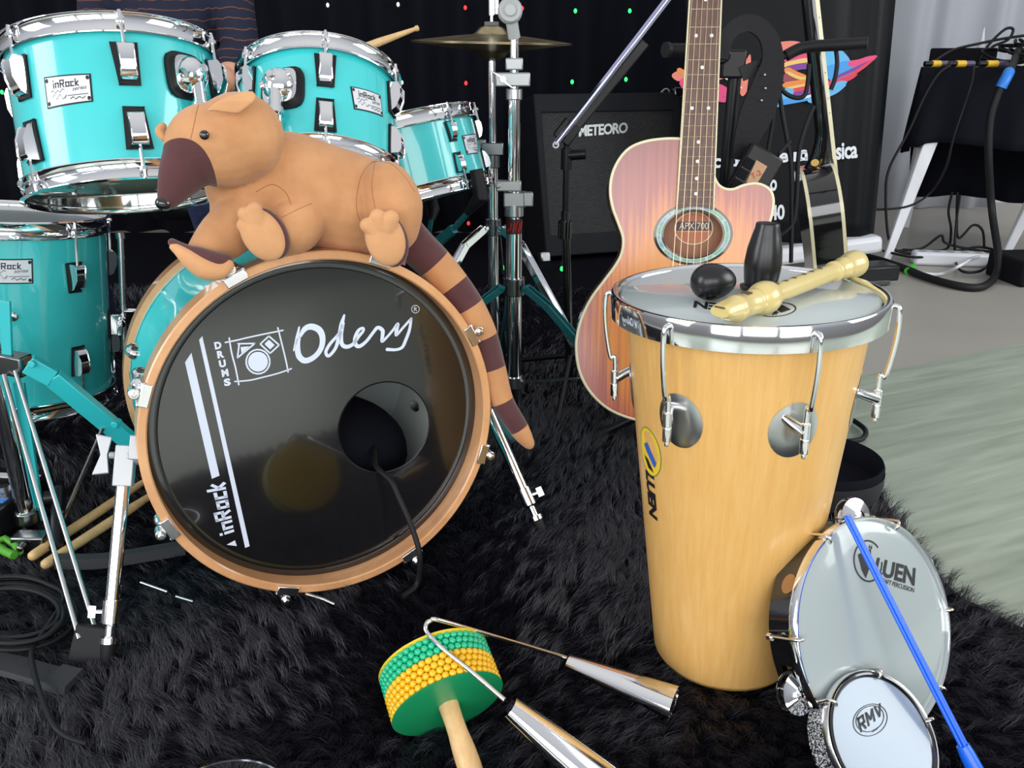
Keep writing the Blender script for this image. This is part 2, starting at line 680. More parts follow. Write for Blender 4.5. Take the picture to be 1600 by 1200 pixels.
def add_lug(root, F, rs, a, h, flip, s=1.0, hoop_h=0.0, rod_r=0.0027):
    "h: height of the lug's rod end; flip=1 rod goes to the upper hoop"
    L = lug_frame(F, rs, a, h, flip)
    b = MB()
    w = 0.0138 * s
    prof = [(0.001, 0.0), (0.015 * s, 0.0), (0.0185 * s, -0.006 * s), (0.018 * s, -0.026 * s), (0.011 * s, -0.042 * s), (0.001, -0.047 * s)]
    vs, fs = [], []
    for k, (y, z) in enumerate(prof):
        ww = w * (1 - 0.28 * k / 5)
        for sx_ in (-1, 1):
            vs.append(L @ V((sx_ * ww * (0.86 if y > 0.012 * s else 1.0), y, z)))
    n = len(prof)
    for k in range(n):
        j = (k + 1) % n
        fs.append((2 * k, 2 * k + 1, 2 * j + 1, 2 * j))
    fs.append(tuple(2 * k for k in range(n))[::-1])
    fs.append(tuple(2 * k + 1 for k in range(n)))
    b.add(vs, fs)
    lug = b.build('lug', CHROME, root, 35, bevel=0.0018)
    g = MB()
    ol = [(-w * 1.16, 0.003), (w * 1.16, 0.003), (w * 0.92, -0.051 * s), (-w * 0.92, -0.051 * s)]
    G = L @ Matrix(((1, 0, 0, 0), (0, 0, 1, 0), (0, -1, 0, 0), (0, 0, 0, 1)))
    g.prism([(p[0], -p[1]) for p in ol][::-1], -0.004, 0.0028, G)
    g.build('gasket', RUBBER, lug, 30, bevel=0.0012)
    t = MB()
    top = cp(F, rs + 0.0095, a, hoop_h + flip * 0.003)
    t.tube([L @ V((0, 0.0095, -0.002)), top], rod_r, 8)
    d = (top - (L @ V((0, 0.0095, 0)))).normalized()
    t.tube([top - d * 0.017, top - d * 0.012], 0.0062, 8)
    t.tube([top - d * 0.012, top - d * 0.004, top], [0.0042, 0.0030, 0.0024], 8)
    t.build('tension_rod', CHROME, root, 40)


def flanged_hoop(F, R_, h, up, rs, seg=72):
    "pressed steel hoop: rim at h, body runs away from the rim"
    u = 1 if up else -1
    prof = [(R_ - 0.0005, h), (R_ - 0.0055, h + 0.0015 * u), (R_ - 0.008, h - 0.001 * u), (R_ - 0.0078, h - 0.0125 * u), (R_ - 0.004, h - 0.0145 * u),
            (R_ - 0.0032, h - 0.024 * u), (R_ - 0.001, h - 0.026 * u), (R_ - 0.0015, h - 0.0275 * u), (R_ - 0.0055, h - 0.0255 * u), (R_ - 0.0095, h - 0.014 * u), (R_ - 0.0095, h - 0.0005 * u), (R_ - 0.006, h + 0.003 * u), (R_ - 0.0005, h + 0.0012 * u), (R_ - 0.0005, h)]
    return MB().lathe(prof, F, seg)


def badge(root, F, rs, px4, ink=BLACKINK):
    "plate through four pixels TL TR BR BL, wrapped on the shell"
    hp = [cyl_hit(F, rs, *p) for p in px4]
    q = quadmap([(a, h, 0) for a, h in hp])

    def fn(off):
        def f(u, v):
            p = q(u, v)
            return cp(F, rs + off, p.x, p.y)
        return f
    n = 10
    b = MB()
    for (m, off, s_) in ((1, 0.0008, 1.0), (0, 0.0013, 0.93)):
        f = fn(off)
        vs = [f((i / n - 0.5) * s_, (j / 4 - 0.5) * (s_ if s_ == 1 else 0.9)) for j in range(5) for i in range(n + 1)]
        fs = [(j * (n + 1) + i, j * (n + 1) + i + 1, (j + 1) * (n + 1) + i + 1, (j + 1) * (n + 1) + i) for j in range(4) for i in range(n)]
        b.add(vs, fs, m)
    o = b.build('badge', [BADGE, BLACK], root, 60, label='silver badge plate with black border')
    f = fn(0.0017)
    t = MB()
    block_text(t, 'inRock', lambda u, v: f(u * 0.56 - 0.02, v * 0.26 + 0.22), 0.15)
    put_text(t, 'series', lambda u, v: f(u * 0.28 + 0.26 + v * 0.03, v * 0.13 + 0.02 + u * 0.03), 0.0)

    def sc(pts, w):
        pp = spline([(p[0], p[1], 0) for p in pts], 4)
        for i in range(len(pp) - 1):
            a, c = pp[i], pp[i + 1]
            t.add([f(a.x, a.y - w), f(c.x, c.y - w), f(c.x, c.y + w), f(a.x, a.y + w)], [(0, 1, 2, 3)])
    sc([(-0.36, -0.02), (-0.3, 0.03), (-0.26, -0.06), (-0.2, 0.02), (-0.16, -0.05), (-0.1, 0.04), (-0.05, 0.0)], 0.012)
    sc([(-0.34, -0.2), (-0.28, -0.1), (-0.24, -0.26), (-0.16, -0.12), (-0.1, -0.28), (-0.02, -0.16), (-0.06, -0.3)], 0.012)
    sc([(0.0, -0.2), (0.42, -0.2)], 0.012)
    sc([(0.05, -0.32), (0.12, -0.26), (0.16, -0.34), (0.24, -0.28), (0.3, -0.34), (0.36, -0.28)], 0.016)
    for sx_ in (-1, 1):
        for sy in (-1, 1):
            c = f(sx_ * 0.42, sy * 0.36)
            t.add([f(sx_ * 0.43 + 0.035 * math.cos(k * PI / 5), sy * 0.36 + 0.075 * math.sin(k * PI / 5)) for k in range(10)], [tuple(range(10))])
    t.build('lettering', ink, o, 0)
    return o


def tom(name, label, c, n, R_, L, lug_a, badge_px, bottom_mat, lug_s=1.0, cat='drum', top_lug_h=None, base=None):
    F = cyl_frame(c, n)
    rs = R_ - 0.0105
    root = thing(name, label, cat, base if base is not None else V(c) + V(n).normalized() * L)
    MB().lathe([(rs - 0.007, -0.012), (rs, -0.012), (rs, -L + 0.012), (rs - 0.007, -L + 0.012), (rs - 0.007, -0.012)], F, 96).build('shell', TEAL, root, 40)
    MB().lathe([(0, -0.007), (rs - 0.004, -0.007), (rs + 0.0015, -0.012), (rs + 0.0015, -0.02)], F, 72).build('top_head', HEADWHT, root, 40)
    MB().lathe([(0, -L + 0.009), (rs - 0.004, -L + 0.009), (rs + 0.0015, -L + 0.012), (rs + 0.0015, -L + 0.02)], F, 72).build('bottom_head', bottom_mat, root, 40)
    flanged_hoop(F, R_, 0, True, rs).build('top_hoop', CHROME, root, 50)
    flanged_hoop(F, R_, -L, False, rs).build('bottom_hoop', CHROME, root, 50)
    hh = top_lug_h or 0.19 * L
    for a in lug_a:
        add_lug(root, F, rs, a, -hh, 1, lug_s, 0.0)
        add_lug(root, F, rs, a, -L + hh, -1, lug_s, -L)
    if badge_px:
        badge(root, F, rs, badge_px)
    return root, F, rs


def tom_bracket(root, F, rs, px, py, rod_to):
    a, h = cyl_hit(F, rs, px, py)
    L = lug_frame(F, rs, a, h, 1)
    G = L @ Matrix(((1, 0, 0, 0), (0, 0, 1, 0), (0, -1, 0, 0), (0, 0, 0, 1)))
    ol = [(0.030 * math.cos(t) * (1 if abs(math.cos(t)) < .8 else .93), 0.030 * math.sin(t)) for t in np.linspace(0, 2 * PI, 24, endpoint=False)]
    sq = []
    for t in np.linspace(0, 2 * PI, 32, endpoint=False):
        cx_, sy_ = math.cos(t), math.sin(t)
        k = (abs(cx_) ** 4 + abs(sy_) ** 4) ** -0.25
        sq.append((0.033 * cx_ * k, 0.033 * sy_ * k))
    br = MB().prism([(p[0] * 0.86, p[1] * 0.86) for p in sq], 0.001, 0.012, G)
    br.ell(L @ T(0.0, 0.012, 0.0), (0.026, 0.024, 0.027), 20, 12)
    br.tube([L @ V((-0.022, 0.018, 0.012)), L @ V((0.024, 0.022, -0.004))], 0.008, 12)
    br.tube([L @ V((0.0, 0.03, 0.004)), L @ V((0.0, 0.042, 0.004))], 0.006, 8)
    b = br.build('mount_bracket', CHROME, root, 40, bevel=0.001)
    MB().prism([(p[0] * 1.08, p[1] * 1.08) for p in sq], -0.003, 0.003, G).build('gasket', RUBBER, b, 30)
    p0 = L @ V((0.0, 0.022, -0.012))
    p1 = L @ V((0.0, 0.022, -0.045))
    MB().tube([p0, p1], 0.0105, 14).tube([p1, p1 + (p1 - p0).normalized() * 0.01], 0.013, 14).tube(spline([p1, p1 * 0.6 + V(rod_to) * 0.4 + V((0, -0.01, 0)), V(rod_to)], 6), 0.0085, 14).build('mount_arm', CHROME, root, 50)


# ---- rack toms
C1, N1 = V((-0.645, 1.489, 0.818)), V((0.126, -0.269, -0.955)).normalized()
F1 = cyl_frame(C1, N1)
l1 = cyl_hit(F1, 0.1545, 196, 90)[0]
t1, F1, r1 = tom('rack_tom', 'largest turquoise rack tom, tilted over the left of the bass drum, white badge on it', C1, N1, 0.165, 0.235,
                 [l1 + k * PI / 3 for k in range(6)], [(69, 121), (142, 115), (146, 159), (75, 171)], HEADBRN, 1.12)
tom_bracket(t1, F1, r1, 290, 120, (-0.42, 1.42, 0.545))
C2 = V((-0.33, 1.571, 0.768)); N2 = V((0.059, -0.644, -1.0)).normalized()
F2 = cyl_frame(C2, N2)
l2 = cyl_hit(F2, 0.1295, 508, 95)[0]
t2, F2, r2 = tom('rack_tom', 'smaller turquoise rack tom right of the plush animal head, badge at its right', C2, N2, 0.14, 0.20,
                 [l2 + k * PI / 3 for k in range(6)], [(547, 135), (594, 149), (598, 183), (553, 171)], HEADBRN, 1.0)
tom_bracket(t2, F2, r2, 442, 140, (-0.36, 1.40, 0.55))
# ---- snare drum on its stand
C3 = V((-0.254, 1.904, 0.674)); N3 = V((0.244, -0.142, -1.0)).normalized()
F3 = cyl_frame(C3, N3)
l3 = cyl_hit(F3, 0.1695, 704, 205)[0]
t3, F3, r3 = tom('snare_drum', 'turquoise snare drum tilted on a stand beside the chrome stands', C3, N3, 0.18, 0.166,
                 [l3 + k * PI / 4 for k in range(8)], [(721, 212), (743, 209), (746, 240), (729, 242)], HEADWHT, 0.70, top_lug_h=0.036)
# ---- floor tom
C4 = V((-0.948, 1.616, 0.538)); N4 = V((-0.088, -0.08, -1.0)).normalized()
F4 = cyl_frame(C4, N4)
l4 = cyl_hit(F4, 0.1745, 112, 372)[0]
t4, F4, r4 = tom('floor_tom', 'deep turquoise floor tom standing at the left behind the chrome stand', C4, N4, 0.185, 0.354,
                 [l4 + k * PI / 3 for k in range(6)], [(-27, 404), (51, 404), (52, 443), (-26, 443)], HEADBRN, 1.0, top_lug_h=0.075,
                 base=V((-0.98, 1.59, 0)))


def floor_tom_leg(a, drop):
    L = lug_frame(F4, r4, a, -0.21, 1)
    lg = MB()
    top = L @ V((0, 0.026, 0.17))
    lo = L @ V((0, 0.026, -0.055))
    end = V((lo.x, lo.y, 0.02)) + (F4.to_3x3() @ V((math.cos(a), math.sin(a), 0))) * 0.05
    end.z = 0.02
    lg.tube([top, L @ V((0, 0.026, 0.0)), lo], 0.0062, 10)
    lg.tube([lo, L @ V((0, 0.026, -0.06)), L @ V((0, 0.028, -0.10)), end], 0.0042, 10)
    lg.tube([top, top + V((0, 0, 0.012))], 0.009, 10)
    for q in (0.13, 0.075, 0.03):
        lg.tube([L @ V((0, 0.026, q)), L @ V((0, 0.026, q + 0.006))], 0.0072, 10)
    leg = lg.build('leg', STEEL, t4, 40)
    MB().tube([end + V((0, 0, 0.02)), end - V((0, 0, 0.012))], 0.011, 10).build('rubber_foot', RUBBER, leg, 40)
    br = MB()
    br.box(L @ T(0, 0.013, 0), (0.028, 0.022, 0.042)).tube([L @ V((-0.02, 0.022, 0.012)), L @ V((0.03, 0.024, 0.006))], 0.009, 10)
    br.box(L @ T(0.012, 0.040, 0.018) @ Matrix.Rotation(0.5, 4, 'Y'), (0.010, 0.024, 0.034))
    br.box(L @ T(0.036, 0.022, -0.004), (0.020, 0.010, 0.022))
    k = br.build('leg_bracket', CHROME, t4, 40, bevel=0.002)
    MB().box(L @ T(0, 0.001, 0), (0.036, 0.006, 0.056)).build('gasket', RUBBER, k, 30, bevel=0.002)


la = cyl_hit(F4, r4, 172, 530)[0]
for k in range(3):
    floor_tom_leg(la + k * 2 * PI / 3, 0)
a, h = cyl_hit(F4, r4, 20, 495)
MB().ell(lug_frame(F4, r4, a, h), (0.009, 0.004, 0.009), 16, 8).build('air_vent', CHROME, t4)

# ---- bass drum
BC = V((-0.269, 1.171, 0.291))
BN = V((math.sin(R(-26.1)) * math.cos(R(-4.4)), math.cos(R(-26.1)) * math.cos(R(-4.4)), math.sin(R(-4.4))))
BF = frame(BC, -BN, (0.9, 0.44, 0))
BR_, BL_ = 0.262, 0.40
bass = thing('bass_drum', 'turquoise bass drum with black front head and wooden hoops', 'drum', (BC.x, BC.y, 0))
ri = 0.2490
HZ = -0.034


def bp(px, py, dz=0.0):
    "local xy on the head plane below a pixel"
    P = BF @ V((0, 0, HZ))
    return loc2(BF, ph(px, py, P, -BN))


hc = bp(601, 668)
hr = ((bp(671, 668) - hc).length + (bp(531, 668) - hc).length + (bp(601, 597) - hc).length + (bp(601, 737) - hc).length) / 4
circ = lambda c, r, n: [(c[0] + r * math.cos(2 * PI * k / n), c[1] + r * math.sin(2 * PI * k / n)) for k in range(n)]
head = MB().prism(circ((0, 0), ri, 96), HZ - 0.0006, HZ, BF, holes=[circ(hc, hr, 48)])
head.lathe([(ri, HZ + 0.0002), (ri - 0.004, HZ + 0.0016), (ri - 0.012, HZ + 0.0012), (ri - 0.016, HZ + 0.0002)], BF, 96)
head = head.build('front_head', HEADBLK, bass, 40)
MB().lathe([(BR_, -0.002), (BR_ - 0.002, 0), (ri + 0.002, 0), (ri, -0.002), (ri, -0.045), (BR_, -0.045), (BR_, -0.002)], BF, 128).build('front_hoop', HOOPW, bass, 40)
MB().lathe([(BR_, -BL_ + 0.045), (ri, -BL_ + 0.045), (ri, -BL_), (BR_, -BL_), (BR_, -BL_ + 0.045)], BF, 128).build('rear_hoop', HOOPW, bass, 40)
MB().lathe([(0.245, -0.036), (0.2515, -0.036), (0.2515, -0.335), (0.2525, -0.337), (0.2525, -0.36), (0.2515, -0.362), (0.2515, -0.38), (0.245, -0.38)], BF, 128).build('shell', TEAL, bass, 40)
MB().lathe([(0.2445, -0.036), (0.2445, -0.38)], BF, 96).build('shell_lining', PEDALINT, bass, 40, label='pale inside of the shell')
MB().lathe([(0, -BL_ + 0.025), (ri, -BL_ + 0.025)], BF, 64).build('rear_head', HEADWHT, bass, 40)
CLAWM = mat('claw_chrome', (0.88, 0.89, 0.91), 0.2, 1.0)
g = MB()
for z_ in (-0.334, -0.066):
    g.lathe([(0.2519, z_), (0.2521, z_ - 0.001), (0.2519, z_ - 0.002)], BF, 128)
g.build('shell_stripe', BLACK, bass)
for px, py in ((362, 425), (221, 617), (262, 828), (449, 925), (645, 868), (758, 710), (733, 527), (596, 400)):
    P = ph(px, py, BC, -BN)
    q = loc2(BF, P)
    a = math.atan2(q.y, q.x)
    G = BF @ Matrix.Rotation(a, 4, 'Z')      # x radial, y tangential, z forward
    cl = MB()
    cl.box(G @ T(BR_ - 0.004, 0, 0.0022), (0.014, 0.032, 0.004))
    cl.box(G @ T(BR_ + 0.002, 0.0145, -0.022), (0.005, 0.005, 0.05))
    cl.box(G @ T(BR_ + 0.002, -0.0145, -0.022), (0.005, 0.005, 0.05))
    cl.box(G @ T(BR_ + 0.0015, 0, -0.018), (0.0035, 0.030, 0.030))
    cl.ell(G @ T(BR_ + 0.004, 0, -0.034), (0.010, 0.016, 0.015), 16, 10)
    cl.tube([G @ V((BR_ + 0.006, 0, -0.004)), G @ V((BR_ + 0.006, 0, -0.12))], 0.0042, 10)
    cl.tube([G @ V((BR_ + 0.010, 0, 0.010)), G @ V((BR_ + 0.010, 0, 0.004))], 0.0045, 4)
    cl.tube([G @ V((BR_ + 0.010, 0, 0.005)), G @ V((BR_ + 0.010, 0, -0.016))], 0.0075, 12)
    c_ = cl.build('claw', CLAWM, bass, 40, bevel=0.001)
    for z_ in (-0.115, -0.285):
        lu = MB().ell(BF @ Matrix.Rotation(a, 4, 'Z') @ T(0.2535, 0, z_), (0.016, 0.013, 0.028), 16, 10)
        lu.build('lug', CHROME, bass, 40)

# printing on the front head
LZ = HZ + 0.0005
pr = MB()


def ppoly(pts):
    pr.poly([BF @ V((bp(*p).x, bp(*p).y, LZ)) for p in pts])


def pstroke(pts, w, k=6):
    pts = [V((p[0], p[1], 0)) for p in pts]
    pts = spline(pts, k) if k > 1 else pts
    n = len(pts)
    ws = list(w) if isinstance(w, (list, tuple)) else [w]
    wi = [ws[min(len(ws) - 1, int(i / max(1, n - 1) * (len(ws) - 1)))] * (1 - (i / max(1, n - 1) * (len(ws) - 1)) % 1) + ws[min(len(ws) - 1, int(i / max(1, n - 1) * (len(ws) - 1)) + 1)] * ((i / max(1, n - 1) * (len(ws) - 1)) % 1) if len(ws) > 1 else ws[0] for i in range(n)]
    sc = mpp(BF @ V((0, 0, HZ)))
    q = [bp(p.x, p.y) for p in pts]
    pr.ribbon(q, [x_ * sc for x_ in wi], BF, LZ)


ppoly([(289, 566), (299, 551), (343, 743), (331, 748)])
ppoly([(311, 531), (316, 525), (390, 853), (383, 856)])
ppoly([(354, 851), (367, 844), (370, 853)])
lt = text2d('inRock', 0.02, 0.92)
q = quadmap([(317, 756, 0), (341, 754, 0), (367, 832, 0), (343, 838, 0)])
# reads upwards along the stripe: u runs from bottom to top
qq = quadmap([(344, 838, 0), (320, 757, 0), (351, 752, 0), (366, 831, 0)])
block_text(pr, 'inRock', lambda u, v: BF @ V((*bp(qq(u, v).x, qq(u, v).y).xy, LZ)))
for ch, cx_, cy_ in (('D', 340.5, 539.5), ('R', 344.5, 553.5), ('U', 347.5, 568), ('M', 351.5, 582.5), ('S', 355, 597)):
    put_text(pr, ch, lambda u, v, cx_=cx_, cy_=cy_: BF @ V((*bp(cx_ + u * 10.5 - v * 2.0, cy_ - v * 11.5 - u * 2.0).xy, LZ)), 0.055)
pstroke([(352, 535), (372, 531), (384, 528), (412, 522), (442, 516)], 2.2)
pstroke([(358, 528), (362, 552), (368, 575), (373, 601)], 2.2)
pstroke([(434, 512), (441, 540), (447, 565), (450, 581)], 2.2)
pstroke([(367, 596), (390, 594), (412, 589), (435, 583), (455, 576)], 2.2)
cc_ = [(403 + 18.5 * math.cos(t), 565 + 19 * math.sin(t)) for t in np.linspace(0, 2 * PI, 20)]
pstroke(cc_, 2.4, 1)
ppoly([(403 + 15.5 * math.cos(t), 565 + 15.5 * math.sin(t)) for t in np.linspace(0, 2 * PI, 28, endpoint=False)][::-1])
for tri in ([(372, 537), (398, 536.5), (371, 559), (373.5, 538)], [(407, 537), (420, 525), (436, 539), (422, 552), (407, 538)]):
    for i in range(len(tri) - 1):
        pstroke([tri[i], tri[i + 1]], 2.3, 1)
ppoly([(376, 542), (390, 541), (377, 552)])
ppoly([(413, 537.5), (420, 530.5), (429, 539), (422, 546)])
oz = lambda pts: [(440 + a_ / 6.667, 460 + b_ / 6.667) for a_, b_ in pts]
pstroke(oz([(182, 340), (160, 450), (125, 585)]), [2.5, 5, 2.0])
pstroke(oz([(190, 440), (240, 360), (310, 335), (390, 370), (425, 450), (410, 560), (340, 650), (245, 690), (180, 640), (165, 540), (180, 450)]), [4, 8, 9.5, 10, 9, 8, 8, 9, 9, 8, 5])
pstroke(oz([(652, 215), (625, 310), (600, 430), (560, 560), (490, 640), (460, 600), (500, 520), (570, 440), (625, 370)]), [3, 7, 6.5, 5, 5, 5, 5, 4.5, 4])
pstroke(oz([(640, 300), (620, 410), (625, 510), (670, 545), (740, 520), (800, 440), (850, 380), (845, 350), (800, 375), (765, 450), (770, 520), (810, 540), (880, 490), (950, 400), (1000, 345), (1050, 375), (1050, 430), (1045, 490), (1100, 440), (1160, 370), (1210, 305), (1195, 380), (1195, 425), (1260, 350), (1350, 250)]), [5, 6, 6.5, 6.5, 5.5, 5, 4, 4, 5, 6, 6.5, 6, 5, 5, 5.5, 6.5, 6, 4.5, 4, 4, 5, 6, 4, 4, 4])
pstroke(oz([(1350, 250), (1330, 370), (1290, 480), (1255, 550), (1190, 575), (1100, 572)]), [4, 5, 5.5, 5, 4.5, 5.5])
pstroke([(649 + 6 * math.cos(t), 483 + 6 * math.sin(t)) for t in np.linspace(0, 2 * PI, 16)], 1.0, 1)
put_text(pr, 'R', lambda u, v: BF @ V((*bp(649.3 + u * 5, 483 - v * 6.5).xy, LZ)), 0.0)
pr.build('lettering', WHITEINK, head, 0)
MB().lathe([(hr - 0.0005, HZ + 0.0004), (hr + 0.0012, HZ + 0.0012), (hr + 0.0015, HZ + 0.0004)], BF @ T(hc.x, hc.y, 0), 48).build('port_edge', BLACK, bass)

# spurs
def spur(top, foot, mount, wing):
    top, foot = V(top), V(foot)
    d = (foot - top).normalized()
    Lh = (foot - top).length
    b = MB()
    k = 0.66
    b.tube([top, top + d * Lh * k], 0.0095, 16)
    b.tube([top + d * Lh * (k - 0.02), top + d * (Lh * k + 0.026), top + d * (Lh * k + 0.03)], [0.0125, 0.0125, 0.009], 16)
    b.tube([top + d * Lh * k, foot - d * 0.03], 0.0065, 14)
    b.tube([foot - d * 0.042, foot - d * 0.034], 0.0125, 18)
    sd = d.cross(V((0, 1, 0))).normalized()
    m_ = top + d * (Lh * k + 0.012)
    b.tube([m_, m_ + sd * 0.024 * wing], 0.0032, 8)
    b.box(frame(m_ + sd * 0.026 * wing, sd, d), (0.016, 0.005, 0.010))
    s_ = b.build('spur', CHROME, bass, 40)
    MB().tube([foot - d * 0.034, foot - d * 0.012, foot], [0.0105, 0.009, 0.003], 14).build('rubber_foot', RUBBER, s_, 50)
    return s_


tL = at(193, 752, 1.10); fL = fl(166, 1044, 0.012)
spur(tL, fL, None, -1)
dL = (fL - tL).normalized()
mb_ = MB()
Fm = frame(tL - dL * 0.022, -dL, (1, 0.3, 0))
mb_.box(Fm, (0.026, 0.024, 0.058))
mb_.tube([Fm @ V((0.004, 0, 0.014)), at(226, 712, 1.12)], 0.013, 14)
mb_.box(frame(at(222, 700, 1.11), -dL, (1, 0.3, 0)), (0.03, 0.03, 0.034))
mb_.tube([Fm @ V((-0.014, 0, 0.014)), Fm @ V((-0.022, 0, 0.014))], 0.005, 10)
mb_.prism([(-0.020, 0.026), (-0.042, 0.029), (-0.033, 0.0), (-0.042, -0.029), (-0.020, -0.026), (-0.024, 0)], -0.003, 0.003, Fm @ T(0, 0, 0.014) @ Matrix.Rotation(PI / 2, 4, 'X'))
mb_.build('spur_mount', mat('zinc_casting', (0.46, 0.48, 0.50), 0.42, 0.5), bass, 35, bevel=0.0015)
tR = at(758, 628, 1.44); fR = fl(851, 840, 0.012)
spur(tR, fR, None, 1)
MB().box(frame(tR, (0.3, 0.2, 1)), (0.03, 0.03, 0.05)).build('spur_mount', CHROME, bass, 35, bevel=0.002)
# tom holder on top of the shell
MB().box(BF @ T(0, 0.262, -0.24), (0.07, 0.022, 0.07)).tube([BF @ V((0, 0.262, -0.24)), BF @ V((0, 0.30, -0.24))], 0.02, 16).build('tom_holder', CHROME, bass, 40, bevel=0.003)
# what is inside: black pillow
pil = MB()
pc = BF @ V((hc.x - 0.05, hc.y - 0.075, -0.19))
pil.ell(frame(pc, (0.1, 0.1, 1)), (0.13, 0.10, 0.095), 24, 16)
tag(pil.build('damping_pillow', CLOTHK, None, 180), 'black cloth pillow seen through the port hole inside the bass drum', 'pillow')
cable('bass_drum_cable', [BF @ V((hc.x + 0.0, hc.y - 0.05, -0.10)), BF @ V((bp(588, 728).x, bp(588, 728).y, -0.038)), BF @ V((bp(600, 740).x, bp(600, 740).y, 0.0)), at(622, 775, 1.19), at(645, 828, 1.17), at(656, 870, 1.155), fl(652, 912, 0.035), fl(630, 932, 0.03)], 0.0046, 'black microphone cable running out of the bass drum port to the rug', 'cable')

# ================================================================== tall wooden hand drum
TB, TT = V((0.300, 1.016, 0.018)), V((0.286, 1.025, 0.539))
TF = frame(TB, TT - TB, CAM - TB)
TL_ = (TT - TB).length
tim = thing('hand_drum', 'tall honey-coloured wooden hand drum with white head and chrome hoop', 'drum', (TB.x, TB.y, 0.0))


def trad(h):
    return 0.0963 + (0.1455 - 0.0963) * max(0, h) / (TL_ - 0.03)


def cone_hit(px, py):
    h = 0.3
    for _ in range(12):
        a, h = cyl_hit(TF, trad(h), px, py)
    return a, h


prof = [(0.06, 0.0), (trad(0) - 0.012, 0.0), (trad(0) - 0.004, 0.003), (trad(0.012), 0.012)] + [(trad(h), h) for h in np.linspace(0.05, TL_ - 0.012, 8)] + [(trad(TL_ - 0.012) - 0.008, TL_ - 0.012)]
MB().lathe(prof, TF, 96).build('body', TIMBAW, tim, 50)
MB().lathe([(trad(0) - 0.013, -0.004), (trad(0) - 0.003, -0.003), (trad(0.004) + 0.001, 0.003)], TF, 64).build('base_ring', RUBBER, tim, 60)
thead = MB().lathe([(0, TL_ - 0.0035), (0.149, TL_ - 0.0035), (0.1525, TL_ - 0.006), (0.154, TL_ - 0.012), (0.154, TL_ - 0.02)], TF, 96).build('drum_head', HEADWHT, tim, 40)
MB().lathe([(0.1645, TL_ - 0.030), (0.165, TL_ - 0.004), (0.1635, TL_ - 0.0005), (0.161, TL_), (0.1575, TL_ - 0.0008), (0.1545, TL_ - 0.005), (0.1545, TL_ - 0.030), (0.1645, TL_ - 0.030)], TF, 128).build('rim_hoop', CHROME, tim, 50)
for px, py, lx, ly in ((1043, 516, 1062, 640), (1277, 532, 1248, 656), (969, 490, 985, 586), (1384, 492, 1340, 610), (1110, 440, 0, 0), (1240, 440, 0, 0)):
    if lx:
        a, h = cyl_hit(TF, 0.166, px, py)
        if px < 1000 or px > 1350:
            a = -1.56 if px < 1000 else 1.47
        hl = {1062: 0.395, 1248: 0.395}.get(lx, 0.395)
    else:
        a = -1.56 - 1.02 if px < 1200 else 1.47 + 1.02
        hl = 0.395
    rl = trad(hl)
    L = lug_frame(TF, rl, a, hl, 1)
    G = L @ Matrix(((1, 0, 0, 0), (0, 0, 1, 0), (0, -1, 0, 0), (0, 0, 0, 1)))
    dz = TL_ - 0.006 - hl
    ho = 0.1665 - rl
    hk = MB().tube(spline([L @ V((0, ho - 0.008, dz - 0.006)), L @ V((0, ho + 0.001, dz - 0.003)), L @ V((0, ho + 0.006, dz - 0.010)), L @ V((0, ho + 0.006, dz - 0.045)), L @ V((0, 0.030, dz - 0.088)), L @ V((0, 0.024, 0.03)), L @ V((0, 0.024, -0.022))], 6), 0.0031, 12)
    hk.build('tension_hook', CHROME, tim, 60)
    lg = MB().tube([L @ V((0, 0.024, 0.014)), L @ V((0, 0.024, -0.004))], 0.0052, 12)
    lg.tube([L @ V((0.013, 0.0, 0.013)), L @ V((0.008, 0.012, 0.008)), L @ V((0.0, 0.024, 0.002))], [0.0058, 0.0062, 0.0066], 14)
    lg.tube([L @ V((0, 0.024, -0.004)), L @ V((0, 0.024, -0.022))], 0.0056, 6)
    lg.tube([L @ V((0, 0.024, -0.022)), L @ V((0, 0.024, -0.028))], 0.003, 8)
    k = lg.build('lug', CHROME, tim, 35, bevel=0.001)
    # round plate wrapped on the shell
    b = MB()
    nn_, mm_ = 32, 4
    vs, fs = [], []
    for i in range(mm_ + 1):
        for j in range(nn_):
            rr = 0.030 * i / mm_
            du, dv = rr * math.cos(2 * PI * j / nn_), rr * 1.15 * math.sin(2 * PI * j / nn_)
            hh = hl + dv - 0.004
            vs.append(cp(TF, trad(hh) + (0.0024 if i < mm_ else 0.0006), a + du / rl, hh))
    for i in range(mm_):
        for j in range(nn_):
            j2 = (j + 1) % nn_
            fs.append((i * nn_ + j, (i + 1) * nn_ + j, (i + 1) * nn_ + j2, i * nn_ + j2))
    b.add(vs, fs)
    b.build('lug_plate', STEEL, tim, 40)

# printing on its head (upside down seen from here) and on its side
HP = TF @ V((0, 0, TL_ - 0.0030))
HN = TF.to_3x3() @ V((0, 0, 1))


def hp(px, py):
    return ph(px, py, HP, HN)


INKB = MB()


